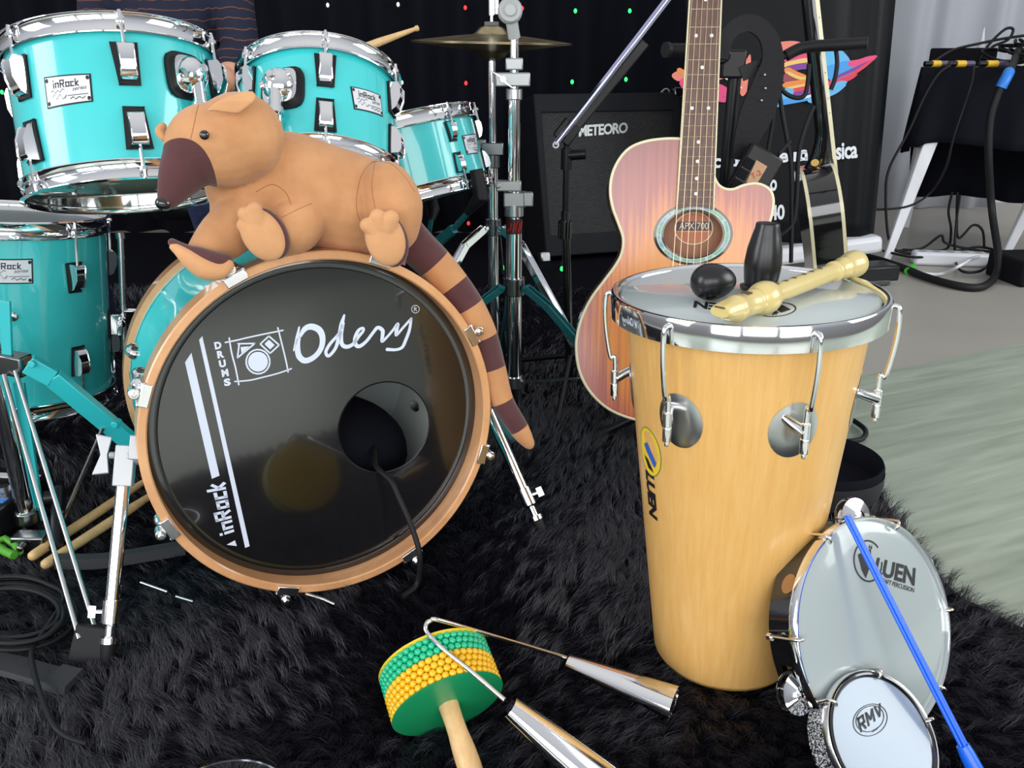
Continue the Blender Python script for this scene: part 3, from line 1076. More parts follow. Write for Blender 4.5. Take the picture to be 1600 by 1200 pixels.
def head_logo(mb, fn, text_q, circle_q, tail=None):
    put_text(mb, 'LUEN', lambda u, v: fn(*text_q(u, v).xy), 0.035, 1.0)
    pts = [circle_q(0.5 * math.cos(t), 0.5 * math.sin(t)) for t in np.linspace(0.9, 2 * PI + 0.15, 40)]
    pt2 = [circle_q(0.46 * math.cos(t), 0.46 * math.sin(t)) for t in np.linspace(0.9, 2 * PI + 0.15, 40)]
    vs = [fn(*p.xy) for p in pts] + [fn(*p.xy) for p in pt2]
    n = len(pts)
    mb.add(vs, [(i, i + 1, n + i + 1, n + i) for i in range(n - 1)])
    for ol in ([(-0.36, 0.08), (-0.12, 0.24), (0.06, -0.18), (-0.02, -0.42), (-0.18, -0.26)], [(-0.06, 0.26), (0.06, 0.30), (0.13, -0.14), (0.10, -0.20)], [(-0.02, 0.30), (0.0, 0.42), (0.03, 0.31)], [(0.04, 0.31), (0.08, 0.42), (0.10, 0.30)]):
        mb.poly([fn(*circle_q(*p).xy) for p in ol])


# text box: the drum's writing faces away from the camera
tq = quadmap([(1158, 490, 0), (1083, 480, 0), (1085, 469.5, 0), (1160, 477, 0)])
cq = quadmap([(1246, 492, 0), (1180, 497, 0), (1183, 475, 0), (1243, 470, 0)])
head_logo(INKB, hp, tq, cq)
INKB.build('lettering', BLACKINK, thead, 0)


def side(px, py, off=0.0006):
    a, h = cone_hit(px, py)
    return cp(TF, trad(h) + off, a, h)


sd = MB()
a0, h0 = cone_hit(1018, 774)
sq_ = quadmap([(1003.5, 734, 0), (1002.5, 733, 0), (1003, 734, 0), (1003, 734, 0)])
tw = lambda u, v: cp(TF, trad(h0 - u * 0.064) + 0.0007, a0 + (v * 0.021 + u * 0.002) / 0.12, h0 - u * 0.064)
put_text(sd, 'LUEN', tw, 0.05, 0.92)
sdo = sd.build('lettering', BLACKINK, tim, 0)
lg = MB()
a1, h1 = cone_hit(1015, 706)
rg = lambda u, v, o=0.0007: cp(TF, trad(h1 + v) + o, a1 + u / 0.125, h1 + v)
n = 40
vs = [rg(0.024 * math.cos(2 * PI * k / n), 0.033 * math.sin(2 * PI * k / n)) for k in range(n)] + [rg(0.0228 * math.cos(2 * PI * k / n), 0.0317 * math.sin(2 * PI * k / n)) for k in range(n)]
lg.add(vs, [(k, (k + 1) % n, n + (k + 1) % n, n + k) for k in range(n)], 0)
lg.add([rg(0.0228 * math.cos(2 * PI * k / n), 0.0317 * math.sin(2 * PI * k / n), 0.0005) for k in range(n)], [tuple(range(n))], 1)
lg.poly([rg(-0.012, 0.006, 0.001), rg(-0.006, -0.002, 0.001), rg(0.010, -0.018, 0.001), rg(0.014, -0.010, 0.001), rg(-0.004, 0.012, 0.001)], 2)
lg.poly([rg(-0.014, -0.010, 0.001), rg(-0.004, -0.024, 0.001), rg(0.008, -0.026, 0.001), rg(-0.004, -0.012, 0.001)], 3)
lg.build('logo', [mat('logo_green', (0.10, 0.28, 0.05), 0.5), mat('logo_yellow', (0.85, 0.58, 0.04), 0.5), mat('logo_blue', (0.03, 0.12, 0.5), 0.5), BLACKINK], tim, 0)

# ---- things lying on its head
HZ2 = TT.z - 0.003


def on_head(px, py, up):
    return fl(px, py, HZ2 + up)


eg = on_head(1115, 440, 0.0215)
b = MB()
Fe = frame(eg, (0, 0, 1), (0.97, 0.2, 0))
vs, fs = [], []
b.ell(Fe, (0.0275, 0.0215, 0.0215), 40, 24)
b.v = [Fe @ (lambda q: V((q.x, q.y * (1 - 5.5 * q.x), q.z * (1 - 5.5 * q.x))))(Fe.inverted() @ p) for p in b.v]
EGGM = mat('black_egg_plastic', (0.009, 0.009, 0.011), 0.30, bump=0.05, bs=60)
tag(b.build('egg_shaker', EGGM, None, 180), 'black egg shaker lying on the white head of the tall drum', 'shaker')
vb = on_head(1187, 452, 0.0)
vz = [(0, 0), (0.0235, 0), (0.0245, 0.002), (0.0245, 0.004), (0.0195, 0.006), (0.0205, 0.012), (0.0222, 0.025), (0.0224, 0.034), (0.0208, 0.050), (0.0172, 0.066), (0.0145, 0.076), (0.0142, 0.080), (0.0135, 0.0815), (0.012, 0.0805), (0.0, 0.079)]
tag(MB().lathe(vz, frame(vb, (0.03, 0.02, 1)), 48).build('vase_shaker', EGGM, None, 50), 'black vase-shaped shaker standing behind the recorder on the tall drum', 'shaker')
# recorder
rA, rB = on_head(1124, 492, 0.019), on_head(1338, 411, 0.0185)
ax = (rB - rA)
RL = ax.length
RFm = frame(rA, ax, (0, 0, 1))       # x up
rec = thing('recorder', 'cream plastic recorder lying across the head of the tall drum', 'recorder', rA)
k = RL / 0.30
rp_ = [(0, 0.0), (0.0110, 0.0), (0.0120, 0.0015), (0.0124, 0.006), (0.0130, 0.014), (0.0135, 0.024), (0.0142, 0.026), (0.0150, 0.028), (0.0142, 0.031), (0.0145, 0.033), (0.0135, 0.035), (0.0130, 0.060), (0.0138, 0.061), (0.0142, 0.064), (0.0138, 0.067), (0.0142, 0.069), (0.0165, 0.073), (0.0185, 0.080), (0.0188, 0.086), (0.0175, 0.092), (0.0135, 0.094)]
hd = MB().lathe([(r, z * k) for r, z in rp_], RFm, 40)
# bevelled mouthpiece: cut the upper side to a beak
for i, p in enumerate(hd.v):
    q = RFm.inverted() @ p
    if q.z < 0.021 * k:
        t = 1 - q.z / (0.021 * k)
        q.x = min(q.x, 0.0135 - 0.0035 * t)
        if q.x < 0.0055:
            q.x = q.x + (0.0055 - q.x) * 0.5 * t ** 1.1
        hd.v[i] = RFm @ q
hj = hd.build('head_joint', RECO, rec, 40)
MB().box(RFm @ T(0.0082, 0, -0.0004), (0.0014, 0.011, 0.003)).box(RFm @ T(0.0125, 0, 0.047 * k), (0.003, 0.009, 0.010)).build('windway', mat('dark_slot', (0.10, 0.07, 0.03), 0.7), hj, 0)
bd = MB().lathe([(0.0110, 0.092 * k), (0.0112, 0.095 * k), (0.0108, 0.20 * k), (0.0104, 0.236 * k), (0.0128, 0.238 * k), (0.0132, 0.241 * k), (0.0128, 0.244 * k), (0.0118, 0.246 * k)], RFm, 40).build('body', RECO, rec, 40)
hl = MB()
for z in (0.108, 0.126, 0.144, 0.166, 0.184, 0.204):
    hl.disc((0, 0), 0.0030, RFm @ T(0.0108, 0.0, z * k) @ Matrix.Rotation(PI / 2, 4, 'Y'), 0.0005, 0, 16)
hl.build('finger_hole', mat('dark_hole', (0.12, 0.08, 0.03), 0.8), bd, 0, kind=None)
MB().lathe([(0.0118, 0.244 * k), (0.0122, 0.258 * k), (0.0130, 0.260 * k), (0.0142, 0.263 * k), (0.0135, 0.266 * k), (0.0150, 0.275 * k), (0.0172, 0.287 * k), (0.0178, 0.293 * k), (0.0172, 0.298 * k), (0.0140, 0.300 * k), (0.007, 0.299 * k), (0.006, 0.28 * k)], RFm, 40).build('foot_joint', RECO, rec, 40)

# ================================================================== pandeiro, tamborim and beater
def frame_drum(name, label, cat, c, n, R_, depth, mats, head_m, hooks, rim_w, base):
    n = V(n).normalized()
    F = frame(c, -n, (0.9, 0.4, 0))
    root = thing(name, label, cat, base)
    return root, F


PC, PN = V((0.447, 0.884, 0.151)), V((-0.461, 0.770, -0.441)).normalized()
PF = frame(PC, -PN, (0.85, 0.5, 0))
PR = 0.135
pan = thing('pandeiro', 'large pandeiro with black frame and jingles leaning on the tall wooden drum', 'tambourine', (PC.x, PC.y, 0))
# black frame with jingle slots
seg = 120
fr_ = MB()
vs, fs = [], []
dep = 0.048
for i in range(seg):
    a = 2 * PI * i / seg
    for z in (-0.008, -0.018, -0.036, -dep):
        for r in (PR - 0.004, PR - 0.011):
            vs.append(PF @ V((r * math.cos(a), r * math.sin(a), z)))
slots = {}
JA = [cyl_hit(PF, PR - 0.004, *p)[0] for p in ((1296, 812), (1224, 1075))]
ja0 = JA[0]
jd = (JA[1] - JA[0]) % (2 * PI)
jing = [JA[0], JA[1], JA[1] + (2 * PI - jd) / 4, JA[1] + (2 * PI - jd) / 2, JA[1] + (2 * PI - jd) * 3 / 4]
holes_a = [cyl_hit(PF, PR - 0.004, 1229, 912)[0]]


def in_slot(a):
    for j in jing:
        d = (a - j + PI) % (2 * PI) - PI
        if abs(d) < 0.23:
            return True
    return False


for i in range(seg):
    j = (i + 1) % seg
    am = 2 * PI * (i + 0.5) / seg
    for k in range(3):
        if k == 1 and in_slot(am):
            continue
        o_, q_ = i * 8 + k * 2, j * 8 + k * 2
        fs.append((o_, o_ + 2, q_ + 2, q_))
        fs.append((o_ + 1, q_ + 1, q_ + 3, o_ + 3))
    fs.append((i * 8, j * 8, j * 8 + 1, i * 8 + 1))
    fs.append((i * 8 + 6, i * 8 + 7, j * 8 + 7, j * 8 + 6))
fr_.add(vs, fs)
fr_.build('frame', BLACKG, pan, 40)
hm = MB()
for a in holes_a:
    hm.disc((0, 0), 0.0105, PF @ Matrix.Rotation(a, 4, 'Z') @ T(PR - 0.0035, 0, -0.024) @ Matrix.Rotation(PI / 2, 4, 'Y'), 0, 0, 24, 0.0125)
hm.build('thumb_hole', mat('hole_wood', (0.34, 0.16, 0.05), 0.6), pan, 0)
for a in jing:
    G = PF @ Matrix.Rotation(a, 4, 'Z') @ T(PR - 0.006, 0, -0.027)
    j = MB()
    for s_, z0_ in ((1, 0.003), (-1, -0.003)):
        j.lathe([(0.0025, z0_ + s_ * 0.004), (0.010, z0_ + s_ * 0.003), (0.021, z0_ - s_ * 0.001), (0.0255, z0_ - s_ * 0.0015), (0.0255, z0_ - s_ * 0.0008), (0.021, z0_), (0.010, z0_ + s_ * 0.004)], G @ T(0.004, 0, s_ * 0.004), 32)
    j.tube([G @ V((0.004, 0, -0.02)), G @ V((0.004, 0, 0.02))], 0.0012, 8)
    j.build('jingle', CHROME, pan, 50)
MB().lathe([(PR, -0.012), (PR, -0.001), (PR - 0.0015, 0.0005), (PR - 0.0035, 0.0), (PR - 0.0045, -0.003), (PR - 0.0045, -0.012), (PR, -0.012)], PF, 128).build('rim_hoop', CHROME, pan, 50)
phd = MB().lathe([(0, -0.002), (PR - 0.020, -0.002), (PR - 0.012, -0.003), (PR - 0.0045, -0.005)], PF, 96).build('drum_head', HEADMLK, pan, 40)


def rim_hook(F, R_, px, py, root, s=1.0, ang=None):
    a = ang if ang is not None else math.atan2(*(lambda q: (q.y, q.x))(loc2(F, ph(px, py, F @ V((0, 0, 0)), F.to_3x3() @ V((0, 0, 1))))))
    G = F @ Matrix.Rotation(a, 4, 'Z')
    h = MB().tube(spline([G @ V((R_ - 0.008, 0, 0.001)), G @ V((R_ - 0.004, 0, 0.0045)), G @ V((R_ + 0.002, 0, 0.003)), G @ V((R_ + 0.004, 0, -0.010)), G @ V((R_ + 0.005, 0, -0.036 * s))], 5), 0.0021, 8)
    h.tube([G @ V((R_ + 0.005, 0, -0.034 * s)), G @ V((R_ + 0.005, 0, -0.040 * s))], 0.0048, 6)
    h.tube([G @ V((R_ + 0.005, 0, -0.036 * s)), G @ V((R_ - 0.004, 0, -0.036 * s))], 0.0025, 6)
    h.build('tension_hook', mat('nickel', (0.80, 0.74, 0.66), 0.2, 1.0) if 'nickel' not in bpy.data.materials else bpy.data.materials['nickel'], root, 50)


for p in ((1285, 830), (1232, 1002), (1400, 815), (1484, 952), (1470, 1075)):
    rim_hook(PF, PR, *p, pan)
HPp = PF @ V((0, 0, -0.0014))
PNf = PF.to_3x3() @ V((0, 0, 1))
pfn = lambda px, py: ph(px, py, HPp, PNf)
pk = MB()
head_logo(pk, pfn, quadmap([(1371, 871, 0), (1431, 888, 0), (1429, 916, 0), (1365, 897, 0)]), quadmap([(1337, 838, 0), (1382, 850, 0), (1376, 916, 0), (1331, 902, 0)]))
cq2 = quadmap([(1376, 902, 0), (1429, 919, 0), (1428, 926, 0), (1374, 909, 0)])
put_text(pk, 'CRAFT PERCUSSION', lambda u, v: pfn(*cq2(u, v).xy), 0.01, 0.95)
pk.build('lettering', BLACKINK, phd, 0)

MC, MN = V((0.424, 0.780, 0.0775)), V((-0.344, 0.598, -0.724)).normalized()
MF = frame(MC, -MN, (0.85, 0.5, 0))
MR = 0.076
tb = thing('tamborim', 'small tamborim with glittery black shell leaning on the front of the pandeiro', 'drum', (MC.x, MC.y, 0))
GLIT, gn, gl, gb = node_mat('black_glitter')
gt_ = gn.new('ShaderNodeTexCoord')
gv = gn.new('ShaderNodeTexVoronoi'); gv.inputs['Scale'].default_value = 900
gl.new(gt_.outputs['Object'], gv.inputs['Vector'])
gr = gn.new('ShaderNodeValToRGB')
gr.color_ramp.elements[0].position, gr.color_ramp.elements[0].color = 0.62, (0.012, 0.012, 0.015, 1)
gr.color_ramp.elements[1].position, gr.color_ramp.elements[1].color = 0.80, (0.8, 0.82, 0.85, 1)
gs = gn.new('ShaderNodeSeparateColor')
gl.new(gv.outputs['Color'], gs.inputs[0])
gl.new(gs.outputs[0], gr.inputs[0])
gl.new(gr.outputs[0], gb.inputs['Base Color'])
gb.inputs['Roughness'].default_value = 0.3
MB().lathe([(MR - 0.004, -0.008), (MR - 0.004, -0.042), (MR - 0.009, -0.042), (MR - 0.009, -0.008)], MF, 96).build('shell', GLIT, tb, 40)
MB().lathe([(MR, -0.010), (MR, -0.001), (MR - 0.001, 0.0), (MR - 0.0025, -0.001), (MR - 0.003, -0.010), (MR, -0.010)], MF, 96).build('rim_hoop', mat('bright_steel', (0.86, 0.86, 0.85), 0.22, 1.0), tb, 50)
MB().lathe([(MR - 0.003, -0.003), (MR - 0.0035, 0.0008), (MR - 0.006, 0.0012), (MR - 0.0085, -0.001), (MR - 0.0085, -0.004)], MF, 96).build('head_ring', BLACKG, tb, 50)
mhd = MB().lathe([(0, -0.002), (MR - 0.007, -0.002)], MF, 64).build('drum_head', HEADBLU, tb, 40)
for p in ((1304, 1101), (1372, 1050), (1452, 1125)):
    rim_hook(MF, MR, *p, tb, 0.8)
MP_, Mn_ = MF @ V((0, 0, -0.0014)), MF.to_3x3() @ V((0, 0, 1))
mfn = lambda px, py: ph(px, py, MP_, Mn_)
mk = MB()
rq = quadmap([(1339, 1122, 0), (1376, 1098, 0), (1380, 1117, 0), (1345, 1145, 0)])
block_text(mk, 'RMV', lambda u, v: mfn(*rq(u, v).xy), 0.17)
put_text(mk, 'BRASIL', lambda u, v: mfn(1368 + u * 9 + v * 2, 1140 - u * 6 - v * 5), 0.01)
el = lambda cx_, cy_, a_, b_, t, th: (cx_ + a_ * math.cos(t) * math.cos(th) - b_ * math.sin(t) * math.sin(th), cy_ + a_ * math.cos(t) * math.sin(th) + b_ * math.sin(t) * math.cos(th))
for (a_, b_, cx_, cy_) in ((23.5, 19.5, 1359.5, 1123), (28.5, 24, 1360, 1125)):
    n = 48
    vs = [mfn(*el(cx_, cy_, a_, b_, 2 * PI * k / n, -0.62)) for k in range(n)] + [mfn(*el(cx_, cy_, a_ - 1.1, b_ - 1.1, 2 * PI * k / n, -0.62)) for k in range(n)]
    mk.add(vs, [(k, (k + 1) % n, n + (k + 1) % n, n + k) for k in range(n)])
mk.build('lettering', BLACKINK, mhd, 0)

# blue multi-rod beater resting on both
bt = ph(1322, 806, PF @ V((0, 0, 0.010)), PNf)
bb = fl(1512, 1180, 0.05)
bd_ = (bb - bt).normalized()
bea = thing('beater', 'bright blue plastic multi-rod beater slanting across the pandeiro', 'drum beater', bb)
bx = bd_.cross(V((0, 0, 1))).normalized()
by = bd_.cross(bx)
rd = MB()
for i, (u, v) in enumerate(((-0.0034, 0), (0.0, 0.0022), (0.0034, 0), (-0.0017, -0.0028), (0.0017, -0.0028))):
    rd.tube([bt + bx * u + by * v, bb + bx * u * 1.25 + by * v * 1.25], 0.0021, 10)
rd.build('rods', BLUEP, bea, 50)
hd0 = bb - bd_ * 0.012
hpts = [hd0, hd0 + bd_ * 0.01, hd0 + bd_ * 0.03, hd0 + bd_ * 0.06, hd0 + bd_ * 0.085]
MB().tube(hpts, [0.0075, 0.0088, 0.0098, 0.010, 0.009], 16).build('handle', BLUEP, bea, 50)

# ================================================================== cabasa
QC, QN = V((-0.076, 0.836, 0.0755)), V((-0.360, 0.842, 0.402)).normalized()
QF = frame(QC, QN, (1, 0.4, 0))
QR, QL = 0.070, 0.062
cab = thing('cabasa', 'green and yellow beaded cabasa with wooden handle lying on the rug', 'cabasa', (QC.x, QC.y, 0))
MB().lathe([(0, 0.0005), (0.02, 0.0), (QR - 0.003, 0.0), (QR, 0.0012), (QR - 0.002, 0.003), (0, 0.003)], QF, 72).build('front_disc', GREENP, cab, 40, label='green disc')
MB().lathe([(0, QL), (QR - 0.003, QL), (QR, QL - 0.0012), (QR, QL - 0.003), (QR - 0.003, QL - 0.005), (0, QL - 0.005)], QF, 72).build('rear_disc', YELLOWP, cab, 40, label='yellow disc')
MB().lathe([(QR - 0.010, 0.002), (QR - 0.010, QL - 0.004)], QF, 64).build('drum_core', STEEL, cab, 60)
ico = MB().ell(Matrix.Identity(4), (1, 1, 1), 10, 7)
rows = 7
for row in range(rows):
    z = 0.0065 + (QL - 0.0135) * row / (rows - 1)
    m_ = YBEAD if row < 4 else GBEAD
    nb = 48
    b = MB()
    rb = 0.0047
    for i in range(nb):
        a = 2 * PI * (i + 0.5 * (row % 2)) / nb
        c = QF @ V(((QR - 0.0042) * math.cos(a), (QR - 0.0042) * math.sin(a), z))
        b.add([c + v * rb for v in ico.v], ico.f)
    b.build('bead_chain', m_, cab, 180, label='yellow bead chain' if row < 4 else 'green bead chain')
hp_ = [(0.0125, 0.001), (0.0120, -0.006), (0.0115, -0.02), (0.0118, -0.035), (0.0135, -0.055), (0.0140, -0.075), (0.0132, -0.095), (0.0138, -0.11), (0.0135, -0.122), (0.010, -0.130), (0, -0.132)]
MB().lathe(hp_, QF, 32).build('handle', PALEW, cab, 60)

# ================================================================== agogo bells
ag = thing('agogo_bells', 'pair of chrome agogo bells on a bent rod resting over the cabasa', 'bells', fl(900, 1080, 0))
c1a, c1b = fl(888, 1034, 0.045), fl(1053, 1098, 0.032)
c2a, c2b = at(797, 1104, 0.768), fl(945, 1228, 0.045)


def bell(p, q, r0, r1):
    d = q - p
    F = frame(p, d, (0, 0, 1))
    L = d.length
    b = MB()
    pr_ = []
    for i in range(13):
        t = i / 12
        pr_.append((r0 + (r1 - r0) * (t ** 0.9), L * t))
    inn = [(r - 0.0012, z) for r, z in pr_][::-1]
    b.lathe(pr_ + inn, F, 64)
    b.v = [F @ (lambda u: V((u.x * 0.80, u.y * 1.08, u.z)))(F.inverted() @ x_) for x_ in b.v]
    return b.build('bell', CHROME, ag, 50), F


bell(c1a, c1b, 0.0105, 0.0235)
bell(c2a, c2b, 0.0125, 0.0265)
u0 = at(668, 976, 0.862)
rod_pts = [c1a, c1a, at(690, 970, 0.868), at(674, 969, 0.866), at(666, 976, 0.862), at(667, 988, 0.855), at(690, 1012, 0.840), at(735, 1048, 0.806), at(789, 1094, 0.770)]
rod_pts[0] = fl(884, 1027, 0.053)
rod_pts[1] = rod_pts[0] * 0.5 + rod_pts[2] * 0.5
MB().tube(spline(rod_pts, 5), 0.0028, 10).build('rod', CHROME, ag, 60)

# chrome hoop just entering at the lower edge
hpos = fl(345, 1285, 0.03)
tag(MB().lathe([(0.075, 0.0), (0.0775, 0.002), (0.0775, 0.012), (0.075, 0.012), (0.075, 0.0)], frame(hpos, (0, 0, 1)), 64).build('metal_hoop', CHROME, None, 50), 'thin chrome hoop just showing at the bottom edge of the rug', 'hoop')

# ================================================================== plush animal
def remesh(mb, voxel, it=6, fac=0.5):
    me = bpy.data.meshes.new('blend_tmp')
    me.from_pydata([tuple(p) for p in mb.v], [], mb.f)
    o = bpy.data.objects.new('blend_tmp', me)
    COL.objects.link(o)
    r = o.modifiers.new('r', 'REMESH'); r.mode = 'VOXEL'; r.voxel_size = voxel
    s_ = o.modifiers.new('s', 'SMOOTH'); s_.iterations = it; s_.factor = fac
    bpy.context.view_layer.update()
    m2 = bpy.data.meshes.new_from_object(o.evaluated_get(bpy.context.evaluated_depsgraph_get()))
    out = MB()
    out.v = [v.co.copy() for v in m2.vertices]
    out.f = [tuple(p.vertices) for p in m2.polygons]
    out.m = [0] * len(out.f)
    bpy.data.objects.remove(o); bpy.data.meshes.remove(me); bpy.data.meshes.remove(m2)
    return out


def blob(mb, px, py, rp, Y):
    c = at(px, py, Y)
    r = rp * mpp(c)
    mb.ell(frame(c, (0, 0, 1)), (r, r, r), 24, 14)


def chain(mb, pts, k=6):
    P = spline([(a_, b_, c_) for a_, b_, c_, d_ in pts], k)
    Rr = sspline([d_ for a_, b_, c_, d_ in pts], k)
    for p, r in zip(P, Rr):
        mb.ell(frame(p, (0, 0, 1)), (r, r, r), 20, 12)


def pchain(mb, pts, k=5):
    q = []
    for px, py, rp, Y in pts:
        c = at(px, py, Y)
        q.append((c.x, c.y, c.z, rp * mpp(c)))
    chain(mb, q, k)


plush = thing('plush_animal', 'tan plush animal with brown snout and striped tail lying on the bass drum', 'plush toy', at(480, 392, 1.25))
pb = MB()
pchain(pb, [(392, 288, 70, 1.235), (445, 288, 81, 1.25), (505, 306, 80, 1.265), (560, 322, 77, 1.28), (598, 332, 62, 1.29)])
blob(pb, 382, 328, 52, 1.225)
pchain(pb, [(376, 213, 67, 1.17), (350, 226, 66, 1.165), (322, 226, 60, 1.155), (303, 246, 46, 1.147), (285, 271, 35, 1.135), (271, 296, 24, 1.125), (262, 312, 16, 1.12)])
pchain(pb, [(470, 335, 40, 1.205), (460, 352, 44, 1.195), (440, 365, 36, 1.185)], 3)
pchain(pb, [(602, 296, 44, 1.245), (612, 322, 49, 1.24), (612, 352, 44, 1.24)], 3)
pchain(pb, [(388, 335, 44, 1.20), (350, 368, 39, 1.17), (322, 392, 28, 1.145)], 4)
pb = remesh(pb, 0.0026, 5)
PM, n_, l_, b_ = node_mat('plush_body_cloth')
t_ = n_.new('ShaderNodeTexCoord')
z_ = n_.new('ShaderNodeTexNoise'); z_.inputs['Scale'].default_value = 24; z_.inputs['Detail'].default_value = 4
l_.new(t_.outputs['Object'], z_.inputs['Vector'])
r_ = n_.new('ShaderNodeValToRGB')
r_.color_ramp.elements[0].position, r_.color_ramp.elements[1].position = 0.3, 0.7
r_.color_ramp.elements[0].color = (0.53, 0.255, 0.115, 1)
r_.color_ramp.elements[1].color = (0.64, 0.325, 0.155, 1)
l_.new(z_.outputs['Fac'], r_.inputs[0])
at_ = n_.new('ShaderNodeAttribute'); at_.attribute_name = 'snout'
mr_ = n_.new('ShaderNodeMapRange'); mr_.inputs[1].default_value = -0.0004; mr_.inputs[2].default_value = 0.0004
l_.new(at_.outputs['Fac'], mr_.inputs[0])
mx_ = n_.new('ShaderNodeMix'); mx_.data_type = 'RGBA'
l_.new(mr_.outputs[0], mx_.inputs['Factor'])
l_.new(r_.outputs[0], mx_.inputs['A'])
mx_.inputs['B'].default_value = (0.105, 0.042, 0.045, 1)
l_.new(mx_.outputs['Result'], b_.inputs['Base Color'])
b_.inputs['Roughness'].default_value = 0.85
b_.inputs['Sheen Weight'].default_value = 0.2
b_.inputs['Specular IOR Level'].default_value = 0.1
zb_ = n_.new('ShaderNodeTexNoise'); zb_.inputs['Scale'].default_value = 900
l_.new(t_.outputs['Object'], zb_.inputs['Vector'])
bm_ = n_.new('ShaderNodeBump'); bm_.inputs['Strength'].default_value = 0.25; bm_.inputs['Distance'].default_value = 0.002
l_.new(zb_.outputs['Fac'], bm_.inputs['Height'])
l_.new(bm_.outputs[0], b_.inputs['Normal'])
pbo = pb.build('body', PM, plush, 180)
m0 = at(300, 240, 1.15)
m1 = at(262, 311, 1.12)
pm = mpp(m0)
ra = (m1 - m0).normalized()
rs_ = at(300 + 74.4, 240 + 67.5, 1.15) - m0
rs_ = (rs_ - ra * rs_.dot(ra)).normalized()
att = pbo.data.attributes.new('snout', 'FLOAT', 'POINT')
vals = []
for v in pb.v:
    q = v - m0
    t, s_ = q.dot(ra), q.dot(rs_)
    rad = (q - ra * t).length
    near = 1.0 if rad < 0.060 - max(0, t) * 0.25 and t < 0.13 else -1.0
    d = (t + 5 * pm) - 0.0110 / pm * s_ * s_
    vals.append(d if near > 0 else -1.0)
att.data.foreach_set('value', vals)


def pell(px, py, Y, rx, ry, rz, tilt):
    "frame of an ellipsoid facing the camera with its long axis tilted (degrees, image clockwise from right)"
    c = at(px, py, Y)
    m_ = mpp(c)
    a = R(tilt)
    x_ = (at(px + 100 * math.cos(a), py + 100 * math.sin(a), Y) - c).normalized()
    return frame(c, CAM - c, x_), (rx * m_, ry * m_, rz * m_)


def paw(px, py, Y, tilt, la_, wa, toes, dark):
    b = MB()
    F, r = pell(px, py, Y, la_, wa, 17, tilt)
    b.ell(F, r, 28, 16)
    for tx, ty, tr in toes:
        q = at(tx, ty, Y - 0.004)
        c = F @ V((0, 0, 0))
        d = (q - c)
        pchain(b, [(tx + (px - tx) * 0.45, ty + (py - ty) * 0.45, tr, Y - 0.003), (tx, ty, tr, Y - 0.004)], 4)
    b = remesh(b, 0.002, 4)
    p = b.build('paw', PLUSHL, plush, 180, label='light tan paw')
    dx, dy = dark
    F, r = pell(px + dx, py + dy, Y + 0.012, la_ * 0.98, wa * 0.92, 16, tilt)
    MB().ell(F, r, 28, 16).build('paw_back', PLUSHD, p, 180, label='brown backing of the paw')


paw(410, 367, 1.135, 58, 44, 31, [(383, 334, 12), (398, 327, 12), (379, 352, 10)], (9, -2))
paw(602, 374, 1.175, 74, 43, 31, [(574, 352, 12), (590, 339, 13), (611, 341, 13)], (7, 2))
# far front paw: flat, palm up
b = MB()
pchain(b, [(276, 388, 8, 1.10), (296, 404, 14, 1.098), (318, 419, 17, 1.10), (340, 423, 15, 1.108), (354, 415, 12, 1.118)], 5)
pchain(b, [(296, 404, 12, 1.098), (270, 386, 6, 1.10)], 4)
p_ = remesh(b, 0.002, 5).build('paw', PLUSHL, plush, 180, label='light tan paw')
b = MB()
pchain(b, [(269, 379, 7, 1.105), (290, 390, 9, 1.104), (310, 399, 14, 1.106), (335, 408, 16, 1.112), (352, 408, 12, 1.122)], 5)
remesh(b, 0.002, 5).build('paw_back', PLUSHD, p_, 180, label='brown backing of the paw')
# stitched seams
from mathutils.bvhtree import BVHTree
bvh = BVHTree.FromPolygons([tuple(v) for v in pb.v], pb.f)


def seam(pts, r=0.0008, off=0.0):
    out = []
    for p in spline([V((a_, c_, 0)) for a_, c_ in pts], 6):
        h = bvh.ray_cast(CAM, ray(p.x, p.y).normalized())
        if h[0] is not None and (not out or (h[0] - out[-1]).length < 0.03):
            out.append(h[0] + h[1] * off)
    return out


sm = MB()
for sp in ([(312, 158), (306, 180), (302, 200), (298, 217)], [(583, 252), (566, 272), (558, 300), (557, 325), (562, 345)], [(586, 254), (581, 290), (586, 325)], [(400, 300), (425, 288), (446, 300), (455, 320)], [(440, 340), (470, 325), (487, 318)], [(583, 252), (610, 256), (632, 276), (648, 300)]):
    q = seam(sp)
    if len(q) > 2:
        sm.tube(q, 0.00055, 6)
sm.build('seam', mat('seam_thread', (0.40, 0.18, 0.08), 0.9, spec=0.1), plush, 60)
# ears, eye, nose
c0 = at(362, 160, 1.108)
EFr = frame(c0, CAM - c0, (1, 0, 0))
eo = [loc2(EFr, ph(px, py, c0, CAM - c0)) for px, py in ((323, 173), (334, 162), (353, 151), (378, 143), (395, 142), (401, 150), (396, 160), (383, 170), (372, 178), (348, 175))]
eb = MB().prism([(p.x, p.y) for p in eo][::-1], -0.006, 0.004, EFr)
eb = remesh(eb, 0.0014, 10)
eb.v = [p + EFr.to_3x3() @ V((0, 0, -0.012 * max(0.0, ((EFr.inverted() @ p).y - 0.002) / 0.015))) for p in eb.v]
eb.build('ear', PLUSHL, plush, 180)
b = MB()
pchain(b, [(254, 198, 7, 1.185), (250, 206, 8, 1.18), (256, 216, 6, 1.175)], 4)
remesh(b, 0.002, 4).build('ear', PLUSHL, plush, 180)
EYEM = mat('black_bead', (0.006, 0.006, 0.007), 0.12, 0, 1.0)
ce = at(319.5, 211, 1.099)
MB().ell(frame(ce, CAM - ce), (7.6 * mpp(ce), 7.6 * mpp(ce), 5.5 * mpp(ce)), 20, 12).build('eye', EYEM, plush, 180)
F, r = pell(255.5, 318, 1.112, 13, 11, 11, 20)
